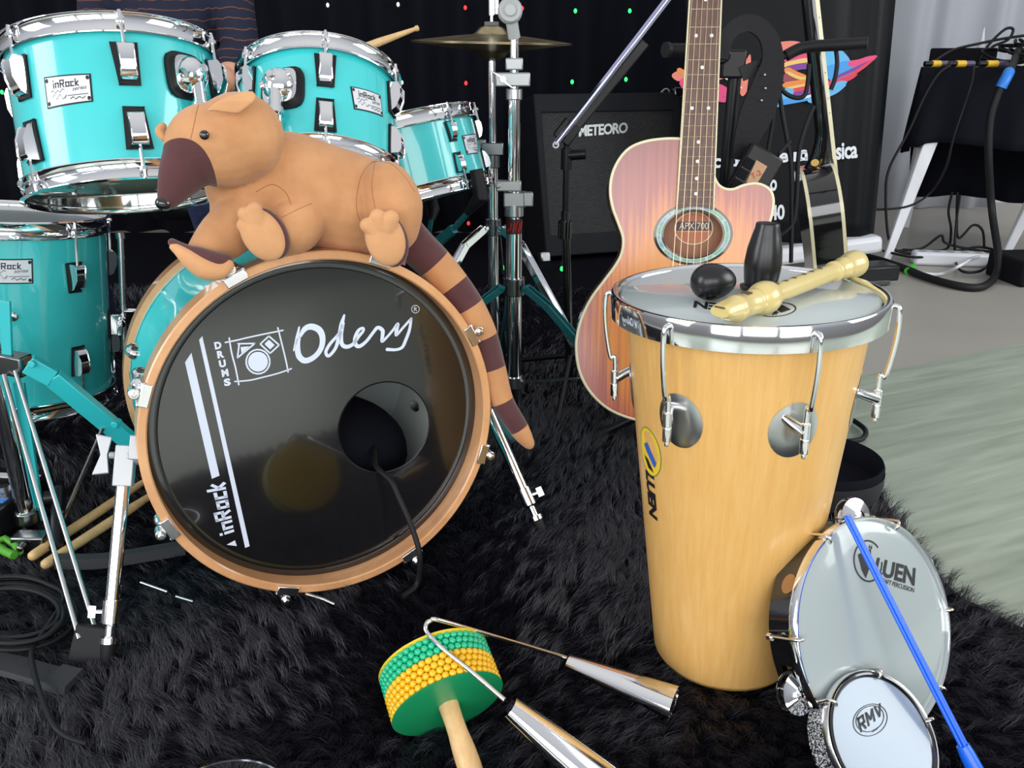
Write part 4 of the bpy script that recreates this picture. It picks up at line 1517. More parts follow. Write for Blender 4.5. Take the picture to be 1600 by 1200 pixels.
MB().ell(F, r, 24, 14).build('nose', EYEM, plush, 180)
# striped tail
tp = [(632, 362, 30, 1.315), (652, 386, 30, 1.325), (678, 412, 29, 1.33), (707, 447, 28, 1.325), (732, 484, 27, 1.322), (753, 527, 25, 1.32), (768, 576, 22.5, 1.315), (785, 627, 18, 1.305), (811, 670, 15.5, 1.30), (827, 694, 9, 1.295), (831, 700, 2, 1.295)]
P3, Rr, par = [], [], []
for px, py, rp, Y in tp:
    c = at(px, py, Y); P3.append(c); Rr.append(rp * mpp(c))
Ps = spline(P3, 10); Rs = sspline(Rr, 10)
pyv = sspline([q[1] for q in tp], 10)
tl = MB().tube(Ps, Rs, 24)
dark = [(0, 411), (448, 482), (527, 576), (627, 671)]
nm = []
for i in range(len(Ps) - 1):
    ym = (pyv[i] + pyv[i + 1]) / 2
    nm += [1 if any(a_ <= ym <= b_ for a_, b_ in dark) else 0] * 24
tl.m = nm + [0, 0]
tl.build('tail', [PLUSH, PLUSHD], plush, 180, label='striped tail of brown and tan bands')
# little striped label at the paw
lb = MB().poly([at(634, 390, 1.20), at(637, 392, 1.20), at(633, 415, 1.20), at(628, 413, 1.20)])
lb.build('sewn_tag', mat('pink_tag', (0.55, 0.12, 0.16), 0.7), plush, 0)

# ================================================================== stands
def stand(name, label, base, tubes, hub_z, legs, leg_r, braces=True, legmat=TEALD, cat='stand', foot_z=0.012, flat=True):
    "tubes: list of (z0, z1, r, material)"
    root = thing(name, label, cat, (base[0], base[1], 0))
    B = V((base[0], base[1], 0))
    for i, (z0, z1, r, m) in enumerate(tubes):
        MB().tube([B + V((0, 0, z0)), B + V((0, 0, z1))], r, 20).build('tube', m, root, 40)
    rr = tubes[0][2]
    MB().tube([B + V((0, 0, hub_z - 0.02)), B + V((0, 0, hub_z + 0.02))], rr + 0.007, 20).build('leg_collar', DARKSTEEL, root, 40, bevel=0.002)
    MB().tube([B + V((0, 0, 0.085)), B + V((0, 0, 0.11))], rr + 0.005, 20).build('brace_collar', STEEL, root, 40)
    for a in legs:
        d = V((math.cos(R(a)), math.sin(R(a)), 0))
        p0 = B + d * (rr + 0.012) + V((0, 0, hub_z))
        p1 = p0 + d * 0.055 + V((0, 0, -0.035))
        p2 = B + d * leg_r + V((0, 0, foot_z + 0.02))
        t_ = V((-d.y, d.x, 0))
        b = MB()
        for s_ in (-1, 1):
            b.bar(p0 + t_ * s_ * 0.009, p1 + t_ * s_ * 0.009, 0.003, 0.016, d.cross(t_) if False else V((0, 0, 1)))
            b.bar(p1 + t_ * s_ * 0.009, p2 + t_ * s_ * 0.009, 0.003, 0.016, V((0, 0, 1)))
        b.bar(p1, p2, 0.018, 0.003)
        b.tube([p0 - t_ * 0.013, p0 + t_ * 0.013], 0.005, 10)
        leg = b.build('leg', legmat, root, 35, bevel=0.0008)
        MB().tube([p2 + (p1 - p2).normalized() * 0.03, p2 - (p1 - p2).normalized() * 0.018], [0.014, 0.013], 12).build('rubber_foot', RUBBER, leg, 40)
        if braces:
            m_ = p1 * 0.45 + p2 * 0.55
            MB().bar(B + d * rr + V((0, 0, 0.098)), m_, 0.010, 0.003).build('brace', STEEL, root, 30)
    return root


# front boom stand
bs_ = stand('cymbal_stand', 'thick chrome boom stand rising beside the striped tail', (0.0046, 1.90), [(0.02, 0.452, 0.0175, CHROME), (0.45, 0.735, 0.0128, CHROME), (0.735, 0.86, 0.0095, CHROME)], 0.325, (-28, 95, 200), 0.36, True, TEALDK)
SB = V((0.0046, 1.90, 0))
zz = lambda py, Y=1.90: at(800, py, Y).z
for (ya, yb, r) in ((318, 338, 0.021), (138, 156, 0.017)):
    MB().tube([SB + V((0, 0, zz(yb))), SB + V((0, 0, zz(ya)))], r, 20).build('memory_lock', STEEL, bs_, 40, bevel=0.002)
b = MB()
b.box(T(SB.x + 0.002, SB.y, (zz(300) + zz(322)) / 2), (0.05, 0.04, abs(zz(300) - zz(322)))).box(T(SB.x + 0.030, SB.y - 0.01, zz(310)), (0.022, 0.022, 0.03))
b.box(T(SB.x - 0.012, SB.y, (zz(282) + zz(298)) / 2), (0.055, 0.03, abs(zz(282) - zz(298)))).tube([V((SB.x - 0.035, SB.y - 0.018, zz(289))), V((SB.x - 0.035, SB.y + 0.018, zz(289)))], 0.006, 10)
CAST = mat('cast_alloy', (0.36, 0.38, 0.38), 0.35, 0.6)
b.build('height_clamp', CAST, bs_, 35, bevel=0.003)
b = MB()
b.box(T(SB.x - 0.003, SB.y, (zz(113) + zz(135)) / 2), (0.072, 0.036, abs(zz(113) - zz(135)))).box(T(SB.x, SB.y, zz(100)), (0.036, 0.03, 0.024))
b.build('tilter_clamp', CAST, bs_, 35, bevel=0.003)
w_ = at(786, 124, 1.87)
wb = MB().tube([w_, w_ + V((0, 0.03, 0))], 0.006, 12)
wb.prism([(-0.024, 0.016), (-0.006, 0.008), (0.008, -0.006), (0.024, -0.020), (0.006, -0.010), (-0.008, 0.004)][::-1], -0.002, 0.002, frame(w_, (0, -1, 0.2), (1, 0, 0)))
wb.build('wing_nut', STEEL, bs_, 35)
kt = at(797, 17, 1.88)
kb = MB().lathe([(0, 0.014), (0.010, 0.014), (0.013, 0.010), (0.017, 0.012), (0.021, 0.013), (0.0245, 0.008), (0.025, -0.008), (0.022, -0.014), (0, -0.014)], frame(kt, (0.05, -1, 0.1)), 40)
kb.tube([kt, V((SB.x, SB.y, 0.845))], [0.012, 0.0125], 20)
kb.build('tilter', GREYP, bs_, 40)
MB().tube([kt + V((0, 0.02, 0.0)), kt + V((-0.06, 0.05, 0.28))], 0.0075, 14).build('boom_arm', CHROME, bs_, 40)
MB().tube([SB + V((0, 0, zz(364))), SB + V((0, 0, zz(341)))], 0.0179, 24).build('label_band', mat('dark_red_label', (0.05, 0.008, 0.01), 0.35), bs_, 40)
b = MB()
for i in range(6):
    a = -PI / 2 + (i - 2.5) * 0.33
    p = SB + V((0.0182 * math.cos(a), 0.0182 * math.sin(a), zz(361) + 0.004 * (i % 2)))
    b.tube([p, p + V((0.004, 0, 0.020))], 0.0011, 5)
b.build('label_script', REDTAPE, bs_, 40)
# hi-hat
hb = V((-0.045, 2.06, 0))
hh = stand('hi_hat_stand', 'slim chrome hi-hat stand just behind the thick boom stand', (hb.x, hb.y), [(0.02, 0.60, 0.0125, CHROME), (0.60, 0.80, 0.0085, CHROME), (0.78, 1.10, 0.0036, CHROME)], 0.43, (-35, 85, 215), 0.34, False, CHROME)
zh = lambda py: at(772, py, 2.06).z
b = MB()
b.box(T(hb.x, hb.y, zh(232)), (0.05, 0.035, 0.028)).box(T(hb.x - 0.03, hb.y, zh(225)), (0.03, 0.012, 0.022))
b.tube([hb + V((0, 0, zh(262))), hb + V((0, 0, zh(236)))], 0.0165, 18)
b.build('height_clamp', DARKSTEEL, hh, 35, bevel=0.002)
MB().tube([hb + V((0, 0, zh(47))), hb + V((0, 0, zh(34)))], 0.016, 18).build('felt_washer', mat('grey_felt', (0.14, 0.14, 0.15), 0.95), hh, 40)
MB().tube([hb + V((0, 0, zh(24))), hb + V((0, 0, zh(-14)))], 0.007, 14).tube([hb + V((0.012, 0, zh(22))), hb + V((0.012, 0, zh(-10)))], 0.0045, 10).build('clutch', CHROME, hh, 40)
cyp = [(0.006, 0.036), (0.015, 0.035), (0.028, 0.029), (0.036, 0.020), (0.042, 0.016), (0.08, 0.0125), (0.13, 0.0065), (0.178, 0.0006), (0.178, -0.0002), (0.13, 0.0055), (0.042, 0.0145), (0.028, 0.027), (0.006, 0.034)]
CF = frame(hb + V((0, 0, zh(66))), (0.02, -0.02, 1))
tag(MB().lathe(cyp, CF, 96).build('hi_hat_cymbal', BRONZE, None, 40), 'upper bronze hi-hat cymbal, bell upwards, on the slim chrome stand', 'cymbal', 'pair of hi-hat cymbals')
tag(MB().lathe([(r, -z - 0.002) for r, z in cyp][::-1], CF, 96).build('hi_hat_cymbal', BRONZE, None, 40), 'lower bronze hi-hat cymbal, bell downwards, under the upper one', 'cymbal', 'pair of hi-hat cymbals')
# snare stand
sc_ = C3 + N3 * 0.166
sst = thing('snare_stand', 'snare stand with painted-in teal reflections holding the tilted snare drum', 'stand', (sc_.x, sc_.y, 0))
hb3 = V((sc_.x + 0.02, sc_.y + 0.01, 0))
MB().tube([hb3 + V((0, 0, 0.03)), hb3 + V((0, 0, 0.40))], 0.012, 16).build('tube', CHROME, sst, 40)
hub = hb3 + V((0, 0, 0.40))
F3b = cyl_frame(C3, N3)
for i, a in enumerate((cyl_hit(F3b, 0.18, 740, 280)[0], cyl_hit(F3b, 0.18, 740, 280)[0] + 2.09, cyl_hit(F3b, 0.18, 740, 280)[0] - 2.09)):
    e1 = cp(F3b, 0.188, a, -0.19)
    e2 = cp(F3b, 0.192, a, -0.135)
    mid = hub * 0.45 + e1 * 0.55 + V((0, 0, -0.01))
    b = MB().bar(hub, mid, 0.014, 0.02).bar(mid, e1, 0.010, 0.010)
    arm = b.build('basket_arm', TEALDK, sst, 35, bevel=0.001)
    MB().tube([mid * 0.5 + e1 * 0.5, e1, e2], [0.008, 0.017, 0.014], 12).build('rubber_grip', RUBBER, arm, 40, bevel=0.002)
for a in (-40, 80, 200):
    d = V((math.cos(R(a)), math.sin(R(a)), 0))
    MB().bar(hb3 + d * 0.012 + V((0, 0, 0.24)), hb3 + d * 0.26 + V((0, 0, 0.02)), 0.016, 0.004).build('leg', TEALDK, sst, 30)
# left foreground stand
lb_ = V((-0.838, 1.32, 0))
ls = thing('cymbal_stand', 'chrome tripod stand with painted-in teal reflections at the left picture edge before the floor tom', 'stand', lb_)
hubL = V((-0.838, 1.32, 0.345))
MB().tube([lb_ + V((0, 0, 0.03)), lb_ + V((0, 0, 0.62))], 0.0155, 20).build('tube', CHROME, ls, 40)
MB().tube([lb_ + V((0, 0, 0.335)), lb_ + V((0, 0, 0.37))], 0.023, 20).bar(hubL + V((0, -0.01, 0.008)), at(42, 572, 1.30), 0.03, 0.034).build('leg_collar', DARKSTEEL, ls, 35, bevel=0.003)
MB().bar(at(8, 470, 1.30), at(12, 562, 1.30), 0.016, 0.006, (0, 1, 0)).build('boom_tube', TEALD, ls, 30, bevel=0.001)
legb = MB()
pA, pB, pC_ = at(44, 568, 1.29), at(84, 590, 1.30), at(222, 706, 1.36)
for s_ in (0, 1):
    o_ = V((0, 0.0, -0.022 * s_))
legb.bar(pA, pB, 0.030, 0.018, (0, -1, 0.2)).bar(pB * 1.0 + (pA - pB) * 0.06, pC_, 0.030, 0.018, (0, -1, 0.2))
legb.bar(pC_, pC_ + (pC_ - pB) * 0.9, 0.030, 0.018, (0, -1, 0.2))
for q in (at(48, 570, 1.277), at(178, 665, 1.325)):
    legb.tube([q, q + V((0, 0.02, 0))], 0.006, 12)
le_ = legb.build('leg', TEALD, ls, 35, bevel=0.0015)
pD = pC_ + (pC_ - pB) * 0.9
# twin-rod leg towards the camera
fA = fl(133, 1022, 0.02)
b = MB().tube([at(6, 586, 1.285), fl(124, 998, 0.05)], 0.0036, 10).tube([at(24, 580, 1.285), fl(150, 986, 0.05)], 0.0036, 10)
lr = b.build('leg', STEEL, ls, 40)
MB().prism([(-0.030, 0.0), (0.022, 0.0), (0.026, 0.055), (-0.014, 0.062)], -0.008, 0.008, frame(fl(139, 1044, 0.008), (0.1, -1, 0.45), (1, 0.1, 0))).build('rubber_foot', RUBBER, lr, 35, bevel=0.002)
b = MB().bar(at(30, 598, 1.34), fl(62, 812, 0.05), 0.017, 0.006, (0, 1, 0))
b.build('leg', TEALD, ls, 35)
MB().tube([at(161, 668, 1.325), fl(98, 812, 0.055)], 0.0032, 10).build('brace', STEEL, ls, 40)
b = MB().box(frame(fl(50, 846, 0.04), (0, 0, 1)), (0.056, 0.030, 0.030)).tube([fl(38, 850, 0.045) + V((0, -0.018, 0)), fl(38, 850, 0.045)], 0.006, 12)
b.tube([lb_ + V((0, 0, 0.05)), lb_ + V((0, 0, 0.075))], 0.020, 18)
b.build('base_casting', DARKSTEEL, ls, 35, bevel=0.003)
MB().tube([fl(92, 765, 0.09), fl(88, 855, 0.045)], 0.011, 14).tube([fl(70, 778, 0.09), fl(86, 776, 0.09)], 0.012, 12).build('pedal_post', BLACK, ls, 40)

# ================================================================== microphone stand
ms = thing('microphone_stand', 'black microphone stand with shiny boom slanting before the amplifier', 'stand', fl(890, 606, 0))
mB = fl(890, 606, 0)
mY = mB.y
pj = at(886, 206, mY)
MB().tube([V((mB.x, mY, 0.02)), V((pj.x, mY, at(886, 330, mY).z))], 0.0105, 16).tube([V((pj.x, mY, at(886, 372, mY).z)), V((pj.x, mY, at(886, 345, mY).z))], 0.017, 14).build('tube', BLACKG, ms, 40)
MB().tube([V((pj.x, mY, at(886, 345, mY).z)), pj], 0.0075, 14).tube([V((pj.x, mY, at(886, 265, mY).z)), V((pj.x, mY, at(886, 232, mY).z))], 0.013, 16).tube([V((pj.x, mY, at(886, 243, mY).z)), V((pj.x + 0.045, mY - 0.01, at(886, 240, mY).z))], 0.012, 10).build('upper_tube', BLACK, ms, 40)
j0, j1 = at(868, 226, mY - 0.02), at(1062, -26, mY + 0.02)
MB().tube([j0, j1], 0.0085, 16).build('boom_tube', mat('violet_chrome', (0.52, 0.52, 0.78), 0.12, 1.0), ms, 50)
MB().bar(at(895, 205, mY), at(1008, 66, mY + 0.03), 0.022, 0.012, (0, -1, 0)).box(frame(pj, (0.6, 0, 0.8)), (0.045, 0.03, 0.05)).build('boom_clutch', BLACK, ms, 35, bevel=0.003)
MB().tube([j0 + V((0.006 * math.cos(t), -0.012, 0.006 * math.sin(t))) for t in np.linspace(0, 2 * PI, 16, endpoint=False)], 0.0022, 8, True).build('ring', WHITEP, ms, 60)
for a in (-100, 20, 140):
    d = V((math.cos(R(a)), math.sin(R(a)), 0))
    MB().tube([V((mB.x, mY, 0.09)), V((mB.x, mY, 0.012)) + d * 0.26], 0.007, 10).build('leg', BLACK, ms, 40)

# ================================================================== bass amplifier
aBL, aBR = fl(853, 402, 0.03), None
aw = 0.66
aF0 = V((aBL.x, aBL.y, 0.03))
axd = V((0.93, 0.30, 0)).normalized()
lean = R(12)
ab_ = V((-axd.y, axd.x, 0))
aup = V((ab_.x * math.sin(lean), ab_.y * math.sin(lean), math.cos(lean)))
aup = (aup + axd * -0.02).normalized()
an = axd.cross(aup)
AF = Matrix.Identity(4)
for i in range(3):
    AF[i][0], AF[i][1], AF[i][2], AF[i][3] = axd[i], aup[i], an[i], aF0[i]
ah = 0.66
amp = thing('bass_amplifier', 'large black bass amplifier leaning back before the black curtain', 'amplifier', aF0)
TOLEX = mat('black_tolex', (0.008, 0.0085, 0.012), 0.65, spec=0.25, bump=0.5, bs=500)
cb_ = MB()
cb_.prism([(0, 0), (aw, 0), (aw, ah), (0, ah)], -0.36, 0.0, AF, holes=[[(0.03, 0.09), (0.03, ah - 0.075), (aw - 0.03, ah - 0.075), (aw - 0.03, 0.09)]])
cb_.prism([(0.02, 0.08), (aw - 0.02, 0.08), (aw - 0.02, ah - 0.06), (0.02, ah - 0.06)], -0.36, -0.03, AF)
cb_.build('cabinet', TOLEX, amp, 30, bevel=0.006)
GR, n_, l_, b_ = node_mat('speaker_grille')
t_ = n_.new('ShaderNodeTexCoord')
br_ = n_.new('ShaderNodeTexBrick')
br_.inputs['Scale'].default_value = 46
br_.inputs['Color1'].default_value = (0.045, 0.045, 0.048, 1)
br_.inputs['Color2'].default_value = (0.022, 0.022, 0.025, 1)
br_.inputs['Mortar'].default_value = (0.003, 0.003, 0.004, 1)
br_.inputs['Mortar Size'].default_value = 0.12
br_.inputs['Brick Width'].default_value = 0.9
br_.inputs['Row Height'].default_value = 0.42
mpv = n_.new('ShaderNodeMapping')
mpv.inputs['Rotation'].default_value = (R(-90), 0, R(-18))
l_.new(t_.outputs['UV'], br_.inputs['Vector'])
l_.new(br_.outputs['Color'], b_.inputs['Base Color'])
b_.inputs['Roughness'].default_value = 0.7
gx0, gx1, gy0, gy1 = 0.028, aw - 0.028, 0.088, ah - 0.073
gb_ = MB().poly([AF @ V((gx0, gy0, -0.010)), AF @ V((gx1, gy0, -0.010)), AF @ V((gx1, gy1, -0.010)), AF @ V((gx0, gy1, -0.010))])
go = gb_.build('speaker_grille', GR, amp, 0)
uv = go.data.uv_layers.new(name='uv')
for i, (u, v) in enumerate(((0, 0), (aw, 0), (aw, ah), (0, ah))):
    uv.data[i].uv = (u, v)
AP, AN_ = AF @ V((0, 0, -0.009)), an
afn = lambda px, py: ph(px, py, AP, AN_)
b = MB()
mq = quadmap([(904, 196, 0), (981, 191, 0), (980, 208, 0), (904, 214, 0)])
put_text(b, 'METEORO', lambda u, v: afn(*mq(u, v).xy) + an * 0.003, 0.035, 0.9)
b.build('lettering', mat('silver_letters', (0.55, 0.57, 0.58), 0.4, 0.3), go, 0)
for (cx_, cy_) in ((aw, ah), (0, 0), (aw, 0)):
    MB().box(AF @ T(cx_, cy_, -0.02), (0.045, 0.045, 0.05)).build('corner_guard', BLACKG if cy_ else STEEL, amp, 35, bevel=0.008)
for cx_ in (0.08, aw - 0.08):
    MB().tube([AF @ V((cx_, -0.015, -0.05)), AF @ V((cx_ + 0.03, -0.015, -0.05))], 0.03, 16).build('caster', BLACK, amp, 40)
MB().tube(spline([AF @ V((aw - 0.06, ah + 0.005, -0.05)), AF @ V((aw - 0.03, ah + 0.02, -0.05)), AF @ V((aw + 0.004, ah - 0.03, -0.05))], 6), 0.006, 10).build('handle_hook', STEEL, amp, 50)

# ================================================================== acoustic guitar
GP = at(1080, 655, 1.44)
GN = V((-0.03, -math.cos(R(12)), math.sin(R(12)))).normalized()
GF = frame(GP, GN, (1, 0, 0))
gui = thing('acoustic_guitar', 'sunburst acoustic guitar standing upright behind the tall wooden drum', 'guitar', (GP.x, GP.y + 0.05, 0.18))
gxy = lambda px, py: loc2(GF, ph(px, py, GP, GN))
gout = [(1062, 217), (1040, 217), (1010, 221), (985, 231), (968, 249), (957, 273), (954, 300), (958, 325), (967, 350), (974, 372), (972, 395), (962, 415), (945, 438), (925, 465), (910, 495), (902, 525), (901, 550), (905, 577), (915, 601), (930, 621), (950, 638), (975, 650), (1005, 658), (1045, 663), (1090, 664), (1140, 661), (1190, 648), (1228, 622), (1250, 585), (1256, 545), (1249, 505), (1232, 468), (1212, 432), (1199, 400), (1196, 378), (1200, 356), (1206, 335), (1208.5, 315), (1205, 300), (1195, 291), (1180, 287), (1162, 290), (1146, 296), (1132, 295), (1121, 287), (1115, 272), (1113, 250)]
go2 = [gxy(*p) for p in gout]
gs_ = spline([V((p.x, p.y, 0)) for p in go2], 5)
gpts = [(p.x, p.y) for p in gs_]
hc2 = gxy(1083, 366)
hx_ = (gxy(1133, 366) - gxy(1033, 366)).length / 2
hy_ = (gxy(1083, 405) - gxy(1083, 327)).length / 2
elp = lambda k, n=64: [(hc2.x + hx_ * k * math.cos(2 * PI * i / n), hc2.y + hy_ * k * math.sin(2 * PI * i / n)) for i in range(n)]
TOPM, n_, l_, b_ = node_mat('sunburst_top')
t_ = n_.new('ShaderNodeTexCoord')
sb_c = GF @ V((gxy(1082, 500).x, gxy(1082, 500).y, 0)) - V((GP.x, GP.y + 0.05, 0.18))
mp_ = n_.new('ShaderNodeMapping'); mp_.vector_type = 'POINT'
vs_ = n_.new('ShaderNodeVectorMath'); vs_.operation = 'SUBTRACT'; vs_.inputs[1].default_value = sb_c
l_.new(t_.outputs['Object'], vs_.inputs[0])
vsc = n_.new('ShaderNodeVectorMath'); vsc.operation = 'MULTIPLY'; vsc.inputs[1].default_value = (1.0, 1.0, 0.80)
l_.new(vs_.outputs[0], vsc.inputs[0])
vl = n_.new('ShaderNodeVectorMath'); vl.operation = 'LENGTH'
l_.new(vsc.outputs[0], vl.inputs[0])
mp2 = n_.new('ShaderNodeMapping'); mp2.inputs['Scale'].default_value = (170, 1, 4)
l_.new(t_.outputs['Object'], mp2.inputs[0])
nz = n_.new('ShaderNodeTexNoise'); nz.inputs['Scale'].default_value = 1.0; nz.inputs['Detail'].default_value = 4
l_.new(mp2.outputs[0], nz.inputs['Vector'])
ad = n_.new('ShaderNodeMath'); ad.operation = 'MULTIPLY_ADD'; ad.inputs[1].default_value = 0.13; 
l_.new(nz.outputs['Fac'], ad.inputs[0]); l_.new(vl.outputs['Value'], ad.inputs[2])
rr_ = n_.new('ShaderNodeValToRGB')
ce_ = rr_.color_ramp.elements
ce_[0].position, ce_[0].color = 0.10, (0.85, 0.42, 0.09, 1)
ce_[1].position, ce_[1].color = 0.33, (0.26, 0.055, 0.050, 1)
q_ = ce_.new(0.205); q_.color = (0.78, 0.27, 0.065, 1)
q_ = ce_.new(0.255); q_.color = (0.42, 0.105, 0.075, 1)
l_.new(ad.outputs[0], rr_.inputs[0])
l_.new(rr_.outputs[0], b_.inputs['Base Color'])
b_.inputs['Roughness'].default_value = 0.30
b_.inputs['Coat Weight'].default_value = 0.85
b_.inputs['Coat Roughness'].default_value = 0.22
b_.inputs['Coat IOR'].default_value = 1.55
SIDEM = mat('guitar_side', (0.16, 0.05, 0.03), 0.25, 0, 0.8)
body = MB().prism(gpts, -0.004, 0.0, GF, holes=[elp(0.93)]).build('soundboard', TOPM, gui, 30)
MB().prism(gpts, -0.088, -0.004, GF, caps=(True, False)).build('body_shell', SIDEM, gui, 30)
bd_pts = [GF @ V((p[0], p[1], -0.002)) for p in gpts]
MB().tube(bd_pts, 0.0030, 8, True).build('binding', CREAM, gui, 60)
# rosette
rs2 = MB()
for k0, k1, m_ in ((0.93, 1.0, 0), (1.0, 1.02, 1), (1.02, 1.13, 2), (1.13, 1.15, 1), (1.15, 1.24, 0)):
    a_, c_ = elp(k0), elp(k1)
    n = len(a_)
    rs2.add([GF @ V((*p, 0.0005)) for p in a_] + [GF @ V((*p, 0.0005)) for p in c_], [(i, (i + 1) % n, n + (i + 1) % n, n + i)[::-1] for i in range(n)], m_)
ABAL, n_, l_, b_ = node_mat('abalone')
t_ = n_.new('ShaderNodeTexCoord'); vz_ = n_.new('ShaderNodeTexVoronoi'); vz_.inputs['Scale'].default_value = 160
l_.new(t_.outputs['Object'], vz_.inputs['Vector'])
sp_ = n_.new('ShaderNodeSeparateColor'); l_.new(vz_.outputs['Color'], sp_.inputs[0])
rc_ = n_.new('ShaderNodeValToRGB')
rc_.color_ramp.elements[0].color = (0.10, 0.42, 0.45, 1); rc_.color_ramp.elements[1].color = (0.55, 0.62, 0.68, 1)
q_ = rc_.color_ramp.elements.new(0.4); q_.color = (0.20, 0.50, 0.30, 1)
q_ = rc_.color_ramp.elements.new(0.7); q_.color = (0.35, 0.42, 0.60, 1)
l_.new(sp_.outputs[0], rc_.inputs[0]); l_.new(rc_.outputs[0], b_.inputs['Base Color'])
b_.inputs['Roughness'].default_value = 0.2
rs2.build('rosette', [BLACKG, CREAM, ABAL], gui, 0)
# inside back with its paper label
ins = wood('guitar_inside', (0.30, 0.13, 0.07), (0.40, 0.19, 0.11), (120, 20, 4), 0.6)
bl_ = MB()
bl_.add([GF @ V((hc2.x + 0.075 * math.cos(2 * PI * i / 32), hc2.y + 0.075 * math.sin(2 * PI * i / 32), -0.030)) for i in range(32)], [tuple(range(32))])
bk = bl_.build('inner_back', ins, gui, 0)
lab = MB()
LC = loc2(GF, ph(1084, 357, GF @ V((0, 0, -0.029)), GN))
lrx, lry = 0.0345, 0.0285
for k0, k1, m_ in ((0, 0.95, 0), (0.95, 1.0, 1)):
    n = 40
    if k0 == 0:
        lab.disc((LC.x, LC.y), lrx * k1, GF, -0.029, 0, 40, lry * k1)
    else:
        lab.add([GF @ V((LC.x + lrx * kk * math.cos(2 * PI * i / n), LC.y + lry * kk * math.sin(2 * PI * i / n), -0.0289)) for kk in (k0, k1) for i in range(n)], [(i, (i + 1) % n, n + (i + 1) % n, n + i)[::-1] for i in range(n)], 1)
lab.poly([GF @ V((LC.x + a_ * lrx, LC.y + b_ * lry, -0.0287)) for a_, b_ in ((-0.87, 0.42), (-0.92, -0.12), (0.92, -0.12), (0.87, 0.42))], 2)
put_text(lab, 'APX 700', lambda u, v: GF @ V((LC.x + u * lrx * 1.5, LC.y + lry * (0.16 + v * 0.42), -0.0285)), 0.0, 1.0, 1)
lab.poly([GF @ V((LC.x + a_ * lrx, LC.y + b_ * lry, -0.0284)) for a_, b_ in ((-0.8, -0.18), (-0.8, -0.20), (0.8, -0.20), (0.8, -0.18))], 1)
lab.build('paper_label', [mat('label_orange', (0.55, 0.20, 0.11), 0.6), CREAM, mat('label_dark', (0.09, 0.07, 0.09), 0.6)], bk, 0)
# neck, fretboard, frets, strings
yl = lambda px, py: gxy(px, py)
e0, e1 = yl(1057, 321), yl(1114, 321)
k0, k1 = yl(1077, 0), yl(1126, 0)
y12, y22 = yl(1090, 179.5).y, yl(1087, 319).y
SLN = (y12 - y22) / (0.5 - 2 ** (-22 / 12))
ynut = y12 + 0.5 * SLN
edgeL = lambda y: e0.x + (k0.x - e0.x) * (y - e0.y) / (k0.y - e0.y)
edgeR = lambda y: e1.x + (k1.x - e1.x) * (y - e1.y) / (k1.y - e1.y)
yend = yl(1087, 328).y
arc = [((edgeL(yend) + edgeR(yend)) / 2 + math.cos(t) * (edgeR(yend) - edgeL(yend)) / 2, yend + 0.008 * math.sin(t)) for t in np.linspace(PI, 0, 10)]
fb_out = [(edgeL(yend), yend)] + [((edgeL(yend) * (1 - t) + edgeR(yend) * t), yend + 0.006 * math.sin(PI * t)) for t in np.linspace(0.1, 0.9, 8)] + [(edgeR(yend), yend), (edgeR(ynut), ynut), (edgeL(ynut), ynut)]
fb = MB().prism(fb_out, 0.0, 0.006, GF).build('fretboard', ROSEW, gui, 30)
b = MB()
for ef in (edgeL, edgeR):
    b.tube([GF @ V((ef(y), y, 0.0045)) for y in (yend, ynut)], 0.0018, 6)
b.build('fretboard_binding', CREAM, fb, 60)
b = MB()
for f_ in range(1, 23):
    y = ynut - SLN * (1 - 2 ** (-f_ / 12))
    b.tube([GF @ V((edgeL(y), y, 0.006)), GF @ V((edgeR(y), y, 0.006))], 0.0008, 6)
b.build('frets', mat('fret_wire', (0.80, 0.72, 0.50), 0.25, 0.8), fb, 60)
b = MB()
for f_ in (3, 5, 7, 9, 12, 15, 17, 19, 21):
    y = ynut - SLN * (1 - (2 ** (-f_ / 12) + 2 ** (-(f_ - 1) / 12)) / 2)
    xm = (edgeL(y) + edgeR(y)) / 2
    w = (edgeR(y) - edgeL(y)) * 0.24
    for x_ in ((xm - w, xm + w) if f_ in (7, 12) else (xm,)):
        b.disc((x_, y), 0.0031, GF, 0.0063)
b.build('fret_markers', mat('pearl', (0.80, 0.80, 0.76), 0.3), fb, 0)
nk = MB()
npf = []
for y, d_ in ((yl(1087, 270).y, -0.03), (yl(1087, 215).y, -0.012), (ynut, -0.010)):
    npf.append((y, d_))
vs, fs = [], []
for y, d_ in npf:
    w = (edgeR(y) - edgeL(y)) / 2
    xm = (edgeL(y) + edgeR(y)) / 2
    for t in np.linspace(0, PI, 9):
        vs.append(GF @ V((xm + w * math.cos(t), y, 0.001 + (d_ * 1.6) * math.sin(t))))
for i in range(2):
    for k in range(8):
        fs.append((i * 9 + k, i * 9 + k + 1, (i + 1) * 9 + k + 1, (i + 1) * 9 + k))
nk.add(vs, fs)
nk.prism([(edgeL(ynut) - 0.004, ynut), (edgeR(ynut) + 0.004, ynut), (edgeR(ynut) + 0.014, ynut + 0.16), (edgeL(ynut) - 0.014, ynut + 0.16)], -0.012, 0.002, GF)
nk.build('neck', SIDEM, gui, 40)
ybr = yl(1080, 560).y
